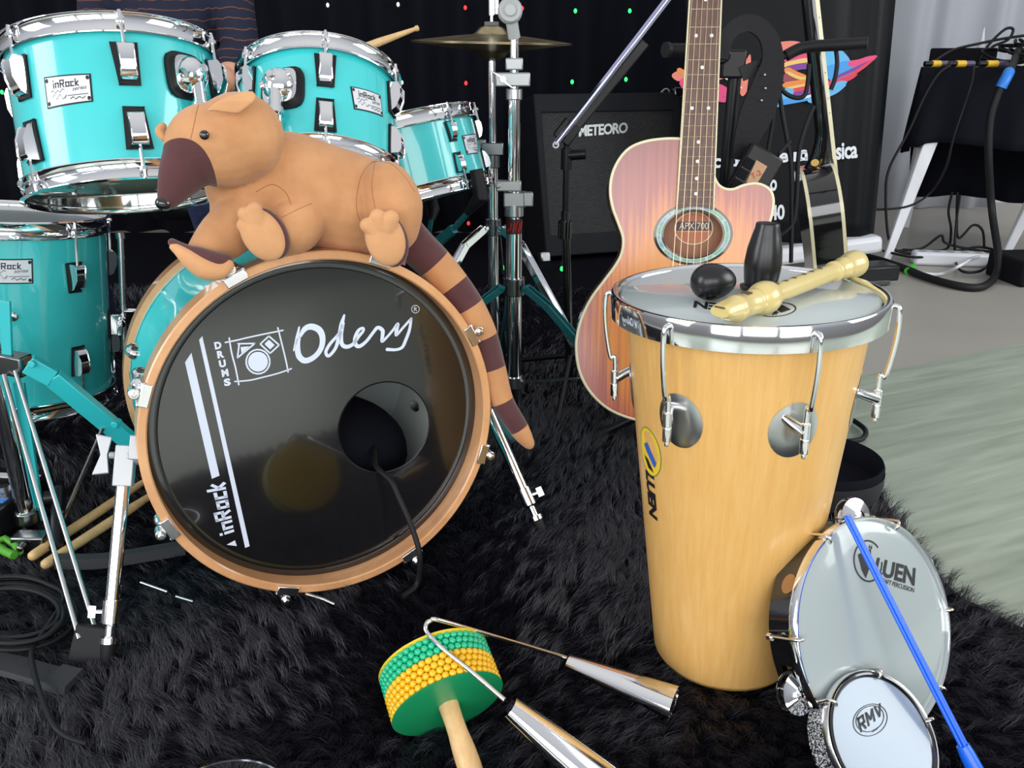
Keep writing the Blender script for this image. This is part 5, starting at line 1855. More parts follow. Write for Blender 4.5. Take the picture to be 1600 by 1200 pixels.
for i in range(6):
    t = (i + 0.5) / 6
    xt = edgeL(ynut) + (edgeR(ynut) - edgeL(ynut)) * (0.1 + 0.8 * i / 5)
    xb_ = edgeL(yend) + (edgeR(yend) - edgeL(yend)) * (0.06 + 0.88 * i / 5) - 0.004
    sl_ = (xb_ - xt) / (yend - ynut)
    MB().tube([GF @ V((xt, ynut, 0.0085)), GF @ V((xt + sl_ * (ybr - ynut), ybr, 0.0115))], 0.00032 + 0.00005 * (5 - i), 5).build('string', mat('bronze_string', (0.75, 0.55, 0.35), 0.3, 0.8) if 'bronze_string' not in bpy.data.materials else bpy.data.materials['bronze_string'], gui, 60)
MB().box(GF @ T(gxy(1078, 560).x, ybr, 0.004), (0.15, 0.028, 0.009)).build('bridge', BLACK, gui, 30, bevel=0.003)

# ================================================================== black guitar seen from its side
J = at(1299, 254, 1.95)
bu = V((-0.215, 0.06, 0.975)).normalized()
bz = V((0.975, -0.215, 0)); bz = (bz - bu * bz.dot(bu)).normalized()
bxv = bu.cross(bz)
KF = Matrix.Identity(4)
for i in range(3):
    KF[i][0], KF[i][1], KF[i][2], KF[i][3] = bxv[i], bu[i], bz[i], J[i]
bg_ = thing('black_guitar', 'black guitar with cream binding seen edge-on beside the banner', 'guitar', (J.x, J.y, 0.1))
half = [(0.0, 0.0), (0.05, 0.0), (0.10, -0.012), (0.135, -0.05), (0.145, -0.10), (0.132, -0.155), (0.120, -0.195), (0.130, -0.24), (0.165, -0.29), (0.188, -0.35), (0.180, -0.42), (0.14, -0.465), (0.07, -0.488), (0.0, -0.492)]
ko = [(-x_, y_) for x_, y_ in half] + [(x_, y_) for x_, y_ in half[::-1]][1:-1]
ks = spline([(p[0], p[1], 0) for p in ko], 5, True)
kp = [(p.x, p.y) for p in ks]
th_ = 0.072
MB().prism(kp, -th_, 0.0, KF).build('body', BLACKG, bg_, 30)
for z in (-0.004, -th_ + 0.004):
    b = MB()
    n = len(kp)
    vs = []
    for z2 in (z - 0.0035, z + 0.0035):
        for p in kp:
            d = V((p[0], p[1] + 0.24)).normalized() * 0.0008
            vs.append(KF @ V((p[0] + d.x, p[1] + d.y, z2)))
    b.add(vs, [(i, (i + 1) % n, n + (i + 1) % n, n + i) for i in range(n)])
    b.build('binding', CREAM, bg_, 60)
nb_ = MB()
vs, fs = [], []
for y, d_, w in ((-0.03, 0.062, 0.028), (0.0, 0.060, 0.028), (0.03, 0.040, 0.027), (0.07, 0.029, 0.026), (0.42, 0.026, 0.022), (0.50, 0.025, 0.022)):
    for t in np.linspace(0, PI, 11):
        vs.append(KF @ V((w * math.cos(t), y, 0.002 - d_ * math.sin(t))))
for i in range(5):
    for k in range(10):
        fs.append((i * 11 + k, i * 11 + k + 1, (i + 1) * 11 + k + 1, (i + 1) * 11 + k))
nb_.add(vs, fs)
nb_.prism([(-0.022, 0.5), (0.022, 0.5), (0.036, 0.66), (-0.036, 0.66)], -0.012, 0.004, KF)
nb_.build('neck', BLACKG, bg_, 50)
MB().prism([(-0.028, -0.12), (0.028, -0.12), (0.0225, 0.5), (-0.0225, 0.5)], 0.002, 0.008, KF).build('fretboard', ROSEW, bg_, 30)
MB().prism([(-0.0288, -0.12), (-0.0278, -0.12), (-0.0222, 0.5), (-0.0232, 0.5)], 0.0005, 0.0085, KF).build('fretboard_binding', CREAM, bg_, 30)
b = MB()
for f_ in (3, 5, 7, 9, 12, 15, 17):
    y = 0.5 - 0.64 * (1 - (2 ** (-f_ / 12) + 2 ** (-(f_ - 1) / 12)) / 2)
    b.disc((0, 0), 0.0011, KF @ T(-0.0286 + 0.0055 * (y + 0.12) / 0.62 - 0.0006, y, 0.0045) @ Matrix.Rotation(-PI / 2, 4, 'Y'), 0, 0, 8)
b.build('side_dots', BLACK, bg_, 0)
pin = KF @ V((-0.03, -0.002, -0.038))
MB().tube([pin, pin - bxv * 0.006 + bu * 0.004, pin - bxv * 0.012 + bu * 0.010, pin - bxv * 0.018 + bu * 0.014], [0.008, 0.0045, 0.0045, 0.0085], 14).build('strap_button', GOLD, bg_, 40)

# ================================================================== double guitar stand behind the guitars
gY = 1.72
gpost = at(1147, 130, gY)
gst = thing('guitar_stand', 'black double guitar stand with foam-covered arms behind the acoustic guitar', 'stand', (gpost.x, gY, 0))
b = MB().tube([V((gpost.x, gY, 0.04)), V((gpost.x, gY, at(1147, 95, gY).z))], 0.0125, 18)
b.build('tube', BLACK, gst, 40)
hubp = at(1143, 100, gY)
MB().box(frame(hubp, (0, -1, 0)), (0.045, 0.05, 0.04)).tube([at(1128, 86, gY - 0.03), at(1128, 86, gY + 0.02)], 0.016, 14).build('arm_hub', BLACK, gst, 35, bevel=0.004)
b = MB().tube([at(1041, 78, gY - 0.02), at(1080, 78, gY - 0.02), at(1125, 82, gY - 0.01)], 0.0115, 16).tube([at(1041, 78, gY - 0.026) + V((-0.002, 0, 0)), at(1045, 78, gY - 0.022)], 0.0135, 16)
b.build('foam_arm', RUBBER, gst, 40)
b = MB().bar(at(1158, 116, gY - 0.02), at(1206, 96, gY - 0.03), 0.026, 0.006, (0, -1, 0))
for q in (at(1186, 103, gY - 0.035), at(1197, 98, gY - 0.037)):
    b.tube([q, q + V((0, 0.008, 0))], 0.0025, 8)
b.build('arm_bracket', BLACK, gst, 30)
MB().tube([at(1204, 95, gY - 0.02), at(1232, 86, gY - 0.02)], 0.006, 12).tube(spline([at(1228, 87, gY - 0.02), at(1250, 76, gY - 0.02), at(1275, 72, gY - 0.03), at(1312, 70, gY - 0.05), at(1356, 67, gY - 0.07)], 5), 0.0105, 16).build('foam_arm', RUBBER, gst, 40)
for a in (-70, 50, 170):
    d = V((math.cos(R(a)), math.sin(R(a)), 0))
    MB().tube([V((gpost.x, gY, 0.16)), V((gpost.x, gY, 0.015)) + d * 0.24], 0.010, 12).build('leg', BLACK, gst, 40)
# strap draped on the stand
LEATH = mat('black_leather', (0.006, 0.006, 0.009), 0.45, spec=0.2, bump=0.2, bs=120)


def strap_band(pts, wid, Y, th=0.006):
    c = [at(px, py, Y + dy) for px, py, dy in pts]
    c = spline(c, 8)
    ws = sspline(wid, 8)
    vs, fs = [], []
    for i, p in enumerate(c):
        d = (c[min(len(c) - 1, i + 1)] - c[max(0, i - 1)]).normalized()
        nn = V((0, -1, 0.15)).normalized()
        s_ = d.cross(nn).normalized()
        w = ws[i] * mpp(p) / 2
        for q in (p - s_ * w, p + s_ * w, p + s_ * w - nn * th, p - s_ * w - nn * th):
            vs.append(q)
    for i in range(len(c) - 1):
        for k in range(4):
            k2 = (k + 1) % 4
            fs.append((i * 4 + k, i * 4 + k2, (i + 1) * 4 + k2, (i + 1) * 4 + k))
    fs.append((0, 1, 2, 3)); m_ = len(c) - 1
    fs.append((m_ * 4 + 3, m_ * 4 + 2, m_ * 4 + 1, m_ * 4))
    return MB().add(vs, fs)


st = thing('guitar_strap', 'broad black leather guitar strap looped over the guitar stand', 'strap', at(1180, 190, gY - 0.05))
so = strap_band([(1128, 92, 0.0), (1134, 62, 0), (1150, 42, 0), (1176, 36, 0), (1200, 56, 0), (1208, 92, 0), (1200, 130, 0), (1184, 175, 0), (1168, 215, 0), (1160, 250, 0)], [20, 22, 24, 26, 28, 34, 46, 52, 40, 32], gY - 0.06)
so.build('band', LEATH, st, 50)
b = MB()
for px, py in ((1195, 117), (1196, 138), (1190, 157)):
    q = at(px, py, gY - 0.072)
    b.ell(frame(q, (0, -1, 0)), (0.0022, 0.0022, 0.0015), 10, 6)
b.build('studs', STEEL, st)
TX = thing('wireless_transmitter', 'black belt-pack transmitter with tape reading T-2 hanging by the strap', 'transmitter', at(1180, 275, gY - 0.10))
tc_ = at(1178, 272, gY - 0.10)
tF = frame(tc_, (0.1, -1, 0.1), at(1205, 225, gY - 0.1) - at(1165, 290, gY - 0.1))
sc = mpp(tc_)
MB().box(tF, (78 * sc, 58 * sc, 0.024)).build('case', BLACK, TX, 30, bevel=0.004)
b = MB()
for i in range(3):
    b.box(tF @ T((-28 + i * 18) * sc, 20 * sc, 0.012), (15 * sc, 16 * sc, 0.006))
b.build('buttons', BLACKM, TX, 30, bevel=0.001)
tq_ = [at(1181, 252, 1.6), at(1198, 261, 1.6), at(1183, 286, 1.6), at(1166, 286, 1.6)]
tp0, tn0 = tF @ V((0, 0, 0.0125)), tF.to_3x3() @ V((0, 0, 1))
tf = lambda px, py: ph(px, py, tp0, tn0)
tape = MB().poly([tf(1182, 250), tf(1199, 260), tf(1183, 287), tf(1166, 285)][::-1]).build('tape', KRAFT, TX, 0)
b = MB()
tp2 = tF @ V((0, 0, 0.013))
tq2 = quadmap([(1173, 268, 0), (1184, 262, 0), (1191, 276, 0), (1179, 284, 0)])
tq3 = quadmap([(1172, 272, 0), (1187, 265, 0), (1191, 272, 0), (1176, 281, 0)])
put_text(b, 'T-2', lambda u, v: ph(*tq3(u, v).xy, tp2, tn0), 0.02)
b.build('lettering', mat('red_ink', (0.50, 0.05, 0.03), 0.6), tape, 0)
MB().tube([tF @ V((45 * sc, -20 * sc, 0)), tF @ V((70 * sc, -26 * sc, 0))], 0.0035, 8).build('antenna', RUBBER, TX)

# ================================================================== banner
bY = 3.55
bL, bR_ = at(1056, 410, bY), at(1372, 392, bY)
nb0 = fl(1372, 396, 0.0)
BNN = V((0.05, -1.0, 0.05)).normalized()
BP = V((1.45, bY, 0.0))
bfn = lambda px, py, off=0.0: ph(px, py, BP + BNN * off, BNN)
ban = thing('banner', 'black roll-up banner with colourful paint splash and white lettering', 'banner', (1.2, bY, 0))
BANM = mat('banner_vinyl', (0.005, 0.0055, 0.0075), 0.42, spec=0.15, bump=0.25, bs=45)
bot = 388
xl = lambda t: 1052 + 0 * t
rows_ = 14
vs, fs = [], []
zt = 2.0
tl_, tr_ = bfn(1058, -200), bfn(1421, -200)
bl_, br2 = bfn(1090, 372), bfn(1366, 386)
nx = 30
for j in range(rows_ + 1):
    t = j / rows_
    for i in range(nx + 1):
        u = i / nx
        p = (bl_ * (1 - u) + br2 * u) * (1 - t) + (tl_ * (1 - u) + tr_ * u) * t
        d = 0.020 * math.exp(-((u - 0.90) / 0.045) ** 2) * (1 if t < 0.13 else 1.0) - 0.012 * math.exp(-((u - 0.80) / 0.05) ** 2) + 0.012 * math.exp(-((u - 0.07) / 0.04) ** 2) - 0.015 * max(0, (u - 0.96) / 0.04)
        vs.append(p + BNN * d)
for j in range(rows_):
    for i in range(nx):
        a = j * (nx + 1) + i
        fs.append((a, a + 1, a + nx + 2, a + nx + 1))
bsheet = MB().add(vs, fs).build('sheet', BANM, ban, 180)
md = bsheet.modifiers.new('thick', 'SOLIDIFY'); md.thickness = 0.002; md.offset = -1
MB().bar(bfn(1200, 402, 0.02), bfn(1374, 379, 0.02), 0.085, 0.07, (0, 0, 1)).build('base', WHITEP, ban, 40, bevel=0.02)
b = MB()
BWH = mat('banner_white', (0.75, 0.78, 0.85), 0.5)


def put(s_, x0, y0, x1, y1, h, bo=0.03):
    b2 = MB()
    put_text(b2, s_, lambda u, v: bfn((x0 + x1) / 2 + u * (x1 - x0), (y0 + y1) / 2 + u * (y1 - y0) - v * h, 0.016), bo, 0.95)
    b2.build('lettering', BWH, bsheet, 0)


put('Academia e m', 1092, 254, 1262, 240, 22)
put('sica', 1306, 237, 1340, 234, 26)
put('c', 1247, 243, 1261, 242, 17)
put('e', 1148, 293, 1161, 292, 17)
put('vo', 1194, 291, 1214, 289, 18)
put('40', 1203, 333, 1226, 331, 24)
# paint splash: strips of colour with ragged tips
CC = {'pink': (0.75, 0.06, 0.20), 'red': (0.72, 0.04, 0.09), 'orange': (0.80, 0.25, 0.05), 'yellow': (0.80, 0.55, 0.15), 'purple': (0.20, 0.04, 0.30), 'blue': (0.05, 0.32, 0.75), 'sky': (0.12, 0.45, 0.80), 'salmon': (0.80, 0.22, 0.16), 'white': (0.75, 0.75, 0.8), 'maroon': (0.30, 0.05, 0.08)}
cn = list(CC)
cm = [mat('splash_' + k_, v_, 0.5) for k_, v_ in CC.items()]
b = MB()


def streak(col, pts, w, off):
    P = spline([V((p[0], p[1], 0)) for p in pts], 6)
    n = len(P)
    vs, fs = [], []
    for i, p in enumerate(P):
        d = (P[min(n - 1, i + 1)] - P[max(0, i - 1)]).normalized()
        t = i / (n - 1)
        ww = w * (min(1, t * 5 + 0.25)) * min(1, (1 - t) * 3 + 0.12)
        nn = V((-d.y, d.x, 0)) * ww / 2
        vs += [bfn((p + nn).x, (p + nn).y, off), bfn((p - nn).x, (p - nn).y, off)]
    for i in range(n - 1):
        fs.append((2 * i, 2 * i + 1, 2 * i + 3, 2 * i + 2))
    b.add(vs, fs, cn.index(col))


ST = [('salmon', [(1050, 118), (1085, 120), (1130, 122)], 16), ('pink', [(1062, 128), (1100, 136), (1150, 148)], 22), ('orange', [(1058, 108), (1070, 114), (1090, 122)], 8), ('salmon', [(1160, 150), (1164, 120), (1172, 85)], 12), ('white', [(1120, 112), (1140, 124), (1160, 138)], 6), ('pink', [(1110, 150), (1130, 156), (1146, 150)], 8),
      ('salmon', [(1215, 74), (1240, 72), (1262, 78)], 16), ('pink', [(1218, 92), (1250, 84), (1285, 88)], 16), ('yellow', [(1222, 103), (1245, 97), (1272, 92)], 8), ('purple', [(1224, 110), (1250, 104), (1275, 102)], 10), ('orange', [(1226, 108), (1245, 118), (1272, 128)], 12), ('maroon', [(1222, 118), (1240, 128), (1270, 130)], 14), ('yellow', [(1228, 112), (1250, 122), (1272, 122)], 5), ('orange', [(1222, 134), (1250, 130), (1292, 124)], 10), ('yellow', [(1225, 140), (1255, 134), (1290, 130)], 5), ('red', [(1220, 146), (1260, 138), (1320, 124), (1340, 116)], 8), ('purple', [(1222, 150), (1260, 144), (1300, 134)], 7), ('sky', [(1208, 164), (1225, 150), (1240, 140)], 18), ('blue', [(1210, 162), (1245, 156), (1285, 148)], 9), ('sky', [(1262, 158), (1290, 146), (1322, 132)], 14), ('white', [(1255, 154), (1290, 140), (1322, 128)], 4),
      ('sky', [(1284, 96), (1300, 90), (1328, 96)], 28), ('blue', [(1290, 116), (1312, 110), (1345, 100)], 24), ('pink', [(1325, 100), (1345, 97), (1370, 87)], 10), ('purple', [(1300, 124), (1335, 108), (1368, 92)], 5), ('red', [(1300, 130), (1335, 114), (1371, 88)], 5), ('sky', [(1296, 140), (1310, 132), (1324, 128)], 8)]
for i, (col, pts, w) in enumerate(ST):
    streak(col, pts, w, 0.014 + i * 0.0003)
b.build('paint_splash', cm, bsheet, 0, label='colourful paint splash')

# ================================================================== table with gear
tx0, tx1, ty0, ty1, tz = 1.68, 2.46, 3.76, 4.50, 0.77
TR = T(tx0, ty0, 0) @ Matrix.Rotation(R(-24), 4, 'Z') @ T(-tx0, -ty0, 0)
tab = thing('table', 'white plastic table under a black cloth at the right', 'table', ((tx0 + tx1) / 2, (ty0 + ty1) / 2, 0))
MB().box(TR @ T((tx0 + tx1) / 2, (ty0 + ty1) / 2, tz - 0.02), (tx1 - tx0 - 0.01, ty1 - ty0 - 0.01, 0.03)).build('tabletop', WHITEP, tab, 30, bevel=0.008)


def tleg(top, bot_, w0, w1):
    b = MB()
    t_, o_ = V(top), V(bot_)
    vs = []
    for p, w in ((t_, w0), (o_, w1)):
        for sx_, sy in ((-1, -1), (1, -1), (1, 1), (-1, 1)):
            vs.append(p + V((sx_ * w / 2, sy * w / 2 * 0.6, 0)))
    b.add(vs, [(0, 1, 5, 4), (1, 2, 6, 5), (2, 3, 7, 6), (3, 0, 4, 7), (0, 3, 2, 1), (4, 5, 6, 7)])
    b.build('leg', WHITEP, tab, 30, bevel=0.004)


q = fl(1385, 409)
tleg(TR @ V((tx0 + 0.12, ty0 + 0.10, tz - 0.03)), (q.x, q.y + 0.01, 0), 0.075, 0.032)
q = fl(1573, 392)
tleg(TR @ V((tx1 - 0.13, ty0 + 0.30, tz - 0.03)), (q.x, q.y, 0), 0.075, 0.04)
tleg(TR @ V((tx0 + 0.06, ty1 - 0.05, tz - 0.03)), TR @ V((tx0 + 0.03, ty1 + 0.01, 0)), 0.07, 0.04)
tleg(TR @ V((tx1 - 0.08, ty1 - 0.05, tz - 0.03)), TR @ V((tx1 + 0.02, ty1 + 0.03, 0)), 0.07, 0.04)
tleg(TR @ V((tx1 - 0.06, ty0 + 0.05, tz - 0.03)), TR @ V((tx1 + 0.02, ty0 - 0.03, 0)), 0.07, 0.04)
# cloth: draped skin with uneven hem
vs, fs = [], []
ring = []
N = 28
per = []
for i in range(N):
    per.append((tx0 + (tx1 - tx0) * i / N, ty0, 0, -1, 0))
for i in range(N):
    per.append((tx1, ty0 + (ty1 - ty0) * i / N, 1, 0, 1))
for i in range(N):
    per.append((tx1 - (tx1 - tx0) * i / N, ty1, 0, 1, 2))
for i in range(N):
    per.append((tx0, ty1 - (ty1 - ty0) * i / N, -1, 0, 3))
M_ = len(per)
levels = 9
top_i = []
for k in range(levels + 1):
    for i, (x_, y_, nx_, ny_, sd_) in enumerate(per):
        hem = {0: 0.47, 1: 0.30, 2: 0.16, 3: 0.44}[sd_]
        u = (i % N) / N
        hem += 0.012 * math.sin(u * 9 + sd_)
        if sd_ == 0 and u < 0.07:
            hem = 0.46
        t = k / levels
        z = (tz + 0.002) + (hem - tz) * t
        w = 0.006 + 0.018 * t * math.sin(i * 1.1 + 0.6 * math.sin(i * 0.37)) + 0.012 * t
        vs.append(TR @ V((x_ + nx_ * w, y_ + ny_ * w, z)))
for k in range(levels):
    for i in range(M_):
        j = (i + 1) % M_
        fs.append((k * M_ + i, k * M_ + j, (k + 1) * M_ + j, (k + 1) * M_ + i))
fs.append(tuple(range(M_))[::-1])
b = MB().add(vs, fs)
co = b.build('tablecloth', CLOTHK, None, 60)
md = co.modifiers.new('thick', 'SOLIDIFY'); md.thickness = 0.003
tag(co, 'black cloth draped over the white plastic table', 'tablecloth')
zt_ = tz + 0.005
tag(MB().box(TR @ T(1.83, 4.18, zt_ + 0.040), (0.26, 0.22, 0.075)).build('stage_box', BLACKM, None, 30, bevel=0.006), 'small black box standing on the cloth-covered table', 'audio box')


def taped(px, py, x_, dx, label):
    y_ = ty0 + 0.03
    p = TR @ V((x_, y_, zt_ + 0.014))
    r_ = thing('cable_plug', label, 'cable plug', p, 'taped plugs on the table edge')
    MB().tube([p, p + V((dx * 0.62, 0.01, 0))], 0.0135, 12).build('tape', YTAPE, r_, 40, label='yellow tape')
    MB().tube([p - V((0.03, 0, 0)), p], 0.011, 12).build('tip', BLACK, r_, 40)
    MB().tube([p + V((dx * 0.62, 0.01, 0)), p + V((dx * 1.25, 0.02, 0))], 0.012, 12).build('sleeve', mat('plug_violet', (0.10, 0.09, 0.16), 0.4) if 'plug_violet' not in bpy.data.materials else bpy.data.materials['plug_violet'], r_, 40)


taped(0, 0, 1.71, 0.06, 'yellow-taped cable plug at the table corner nearest the banner')
taped(0, 0, 1.80, 0.065, 'yellow-taped cable plug in the middle on the table edge')
taped(0, 0, 1.91, 0.075, 'yellow-taped cable plug on the table edge before the black box')
b = at(1532, 78, 4.16)
tag(MB().lathe([(0.016, 0.0), (0.014, 0.02), (0.008, 0.04), (0.001, 0.085), (0, 0.086)], frame((*(TR @ V((1.90, 4.20, 0))).xy, zt_ + 0.078), (0, 0, 1)), 20).build('cone_tip', WHITEP, None, 40), 'small white pointed cone standing on the black box on the table', 'cone')
# cable heap on the table: individual loops
rnd = random.Random(4)
for i in range(9):
    cx_, cy_ = (TR @ V((2.13 + rnd.uniform(-0.08, 0.10), 4.02 + rnd.uniform(-0.12, 0.16), 0))).xy
    pts = []
    r0 = rnd.uniform(0.07, 0.16)
    tilt = rnd.uniform(-0.5, 0.5)
    n = 18
    for k_ in range(n):
        t = 2 * PI * k_ / n * 1.9 + i
        rr = r0 * (1 + 0.15 * math.sin(2.3 * t + i))
        zz_ = zt_ + 0.012 + 0.012 * i + 0.05 * max(0, math.sin(t * 0.5 + i)) + 0.012 * math.sin(3 * t)
        pts.append(V((min(2.6, cx_ + rr * math.cos(t)), cy_ + rr * 0.8 * math.sin(t), zz_)))
    cable('coiled_cable', pts, 0.0052, 'black cable loop in the tangled heap on the cloth-covered table', 'cable', 'tangled cables on the table', k=5, seg=6)
cable('coiled_cable', [at(1530, 95, 3.95), at(1545, 70, 3.95), at(1570, 46, 3.95), at(1583, 46, 3.95), at(1575, 62, 3.95), at(1550, 74, 3.95), at(1545, 92, 3.95), at(1565, 98, 3.95)], 0.006, 'black cable standing up in a high loop above the table heap', 'cable')
cable('draped_cable', [at(1460, 96, 3.8), at(1490, 78, 3.9), at(1530, 68, 3.95), at(1570, 60, 3.95), at(1612, 54, 3.95)], 0.0058, 'black cable arching over the black box on the table', 'cable')
cable('draped_cable', [at(1485, 102, 3.71), at(1466, 116, 3.70), at(1445, 150, 3.70), at(1420, 205, 3.69), at(1390, 262, 3.67), at(1384, 305, 3.66), at(1388, 370, 3.66), at(1402, 392, 3.66), at(1440, 398, 3.66)], 0.0055, 'black cable hanging past the front white table leg to the floor', 'cable')
cable('draped_cable', [at(1522, 103, 3.64), at(1518, 130, 3.58), at(1505, 170, 3.58), at(1490, 215, 3.58), at(1478, 262, 3.60), at(1455, 300, 3.68), at(1420, 322, 3.67), at(1370, 328, 3.67)], 0.0045, 'thin black cable falling from the middle of the table edge', 'cable')
mc = thing('multicore_cable', 'thick black cable bundle with blue tape falling from table and snaking on the floor', 'cable', fl(1500, 452, 0))
mpts = [at(1590, 80, 3.80), at(1583, 100, 3.60), at(1574, 118, 3.49), at(1558, 150, 3.48), at(1547, 190, 3.48), at(1545, 250, 3.48), at(1550, 330, 3.50), fl(1560, 400, 0.09), fl(1556, 430, 0.03), fl(1535, 448, 0.016), fl(1500, 447, 0.016), fl(1450, 434, 0.016), fl(1410, 418, 0.016), fl(1370, 405, 0.016), fl(1335, 397, 0.016)]
MB().tube(spline(mpts, 8), 0.0145, 14).build('jacket', RUBBER, mc, 60)
MB().tube(spline(mpts, 8)[14:22], 0.0200, 16).build('tape', BLUET, mc, 40, label='blue tape')
# power strip
pA = fl(1424, 412, 0.0); pB_ = fl(1540, 416, 0.0)
psd = (pB_ - pA).normalized()
ps = thing('power_strip', 'white power strip lying on the floor under the table', 'power strip', (pA + pB_) / 2)
PSF = frame((pA + pB_) / 2 + V((0, 0.0, 0.028)), (0, 0, 1), psd)
MB().box(PSF, ((pB_ - pA).length, 0.075, 0.055)).build('case', WHITEP, ps, 30, bevel=0.012)
b = MB()
for i in range(5):
    b.disc(((i - 2) * 0.055, 0.002), 0.017, PSF, 0.0278, 0, 20)
b.build('sockets', GREYP, ps, 0)
cable('white_cable', [fl(1395, 412, 0.01), fl(1420, 420, 0.012), fl(1450, 428, 0.012), fl(1475, 427, 0.012), fl(1500, 415, 0.06), fl(1525, 402, 0.05), fl(1560, 398, 0.02), fl(1610, 398, 0.012)], 0.0065, 'white cable crossing before the white power strip', 'cable', m=WHITEP)
tag(MB().tube([fl(1418, 424, 0.014), fl(1426, 417, 0.02)], 0.014, 12).build('cable_tie', mat('bright_green', (0.05, 0.45, 0.03), 0.5), None, 40), 'bright green plug end lying beside the white power strip', 'plug')
for i, (pp, w) in enumerate((([(1488, 300), (1482, 330), (1486, 360), (1480, 388), (1450, 392), (1410, 390)], 'falling to the left end of the power strip'), ([(1496, 300), (1495, 340), (1498, 372), (1520, 352), (1535, 360), (1538, 388)], 'looping above the power strip'), ([(1500, 304), (1494, 350), (1492, 395), (1500, 422), (1530, 424), (1548, 410)], 'wrapping the right end of the power strip'), ([(1400, 392), (1440, 388), (1470, 368), (1478, 380), (1520, 390), (1560, 394)], 'lying behind the power strip'), ([(1380, 392), (1430, 402), (1480, 396), (1530, 386), (1570, 396)], 'lying along the power strip'))):
    pts = []
    for j, (px, py) in enumerate(pp):
        pts.append(at(px, py, 3.80 - 0.02 * i) if py < 385 else fl(px, py, 0.012 + 0.006 * i))
    cable('floor_cable', pts, 0.0055, 'black cable ' + w, 'cable', 'cables under the table')
tag(MB().box(frame(fl(1362, 424, 0.045), (0, 0, 1), (1, 0.25, 0)), (0.17, 0.11, 0.06)).build('pedal_box', BLACK, None, 30, bevel=0.008), 'black pedal box on the floor beside the end of the recorder', 'pedal')
tag(MB().box(frame(fl(1355, 440, 0.012), (0, 0, 1), (1, 0.2, 0)), (0.15, 0.07, 0.02)).build('floor_tile', mat('slate', (0.05, 0.055, 0.055), 0.5), None, 30, bevel=0.004), 'flat dark pad on the floor before the black pedal box', 'pad')
tag(MB().box(frame(fl(1618, 418, 0.05), (0, 0, 1), (1, 0.1, 0)), (0.26, 0.22, 0.10)).build('equipment_case', BLACKM, None, 30, bevel=0.01), 'black equipment case on the floor at the right picture edge', 'case')
# hanging cables in front of the banner
for pts, w in (([(1212, 98), (1216, 130), (1222, 175), (1230, 220), (1236, 260), (1237, 330), (1236, 410)], 'straight down in front of the banner'), ([(1206, 96), (1218, 84), (1212, 110), (1222, 140), (1240, 152), (1256, 150), (1262, 130), (1264, 100)], 'in a wide loop below the right foam arm'), ([(1272, 165), (1258, 200), (1248, 240), (1245, 300), (1238, 350), (1212, 372)], 'from the black guitar neck down the banner'), ([(1306, 74), (1308, 100), (1304, 125), (1298, 140)], 'over the right end of the foam arm'), ([(1210, 170), (1206, 200), (1200, 235)], 'behind the leather strap')):
    cable('hanging_cable', [at(px, py, gY - 0.03) for px, py in pts], 0.0042, 'black cable hanging ' + w, 'cable', 'cables on the guitar stand')

# ================================================================== drummer
dr = thing('person', 'seated person in navy shirt with thin orange stripes and dark jeans behind the toms', 'person', (-1.0, 2.75, 0))
bx_, by_ = -1.0, 2.75
sk = MB()
chain(sk, [(bx_, by_, 1.02, 0.075), (bx_, by_ - 0.01, 1.10, 0.06), (bx_, by_ - 0.03, 1.17, 0.058)], 4)
chain(sk, [(bx_, by_ - 0.04, 1.22, 0.082), (bx_, by_ - 0.045, 1.29, 0.092), (bx_, by_ - 0.03, 1.33, 0.085)], 4)
chain(sk, [(bx_, by_ - 0.12, 1.21, 0.04), (bx_, by_ - 0.145, 1.255, 0.014)], 3)
for s_ in (-1, 1):
    chain(sk, [(bx_ + s_ * 0.088, by_ - 0.02, 1.26, 0.018), (bx_ + s_ * 0.092, by_ - 0.015, 1.28, 0.016)], 2)
    chain(sk, [(bx_ + s_ * 0.18, by_, 1.03, 0.05), (bx_ + s_ * 0.21, by_ - 0.06, 0.82, 0.042), (bx_ + s_ * 0.17, by_ - 0.24, 0.72, 0.034), (bx_ + s_ * 0.13, by_ - 0.32, 0.71, 0.028)], 5)
    hx0, hy0, hz0 = bx_ + s_ * 0.12, by_ - 0.36, 0.705
    chain(sk, [(hx0 + 0.01, hy0, hz0, 0.026), (hx0 - s_ * 0.01, hy0 - 0.03, hz0, 0.026)], 3)
    for f_ in range(4):
        o_ = (f_ - 1.5) * 0.019
        ln = (0.052, 0.060, 0.057, 0.044)[f_]
        chain(sk, [(hx0 + o_, hy0 - 0.04, hz0 + 0.004, 0.0095), (hx0 + o_, hy0 - 0.04 - ln * 0.55, hz0 + 0.002, 0.0088), (hx0 + o_ * 0.9, hy0 - 0.04 - ln * 0.8, hz0 - 0.022, 0.0080)], 4)
    chain(sk, [(hx0 - s_ * 0.025, hy0 - 0.005, hz0 - 0.006, 0.0105), (hx0 - s_ * 0.046, hy0 - 0.035, hz0 - 0.014, 0.0095), (hx0 - s_ * 0.044, hy0 - 0.055, hz0 - 0.018, 0.0085)], 4)
sk = remesh(sk, 0.0055, 3)
pbody = sk.build('body', SKIN, dr, 180)
for s_ in (-1, 1):
    MB().ell(T(bx_ + s_ * 0.034, by_ - 0.126, 1.275), (0.013, 0.007, 0.007), 14, 8).build('eye', mat('eye_dark', (0.03, 0.02, 0.015), 0.2), pbody, 180)
MB().ell(T(bx_, by_ - 0.122, 1.195), (0.026, 0.009, 0.007), 16, 8).build('mouth', mat('lips', (0.42, 0.14, 0.12), 0.5), pbody, 180)
hr_ = MB()
chain(hr_, [(bx_, by_ - 0.015, 1.31, 0.096), (bx_, by_ + 0.015, 1.27, 0.090)], 3)
remesh(hr_, 0.006, 3).build('hair', HAIR, dr, 180)
SHIRT, n_, l_, b_ = node_mat('striped_shirt_cloth')
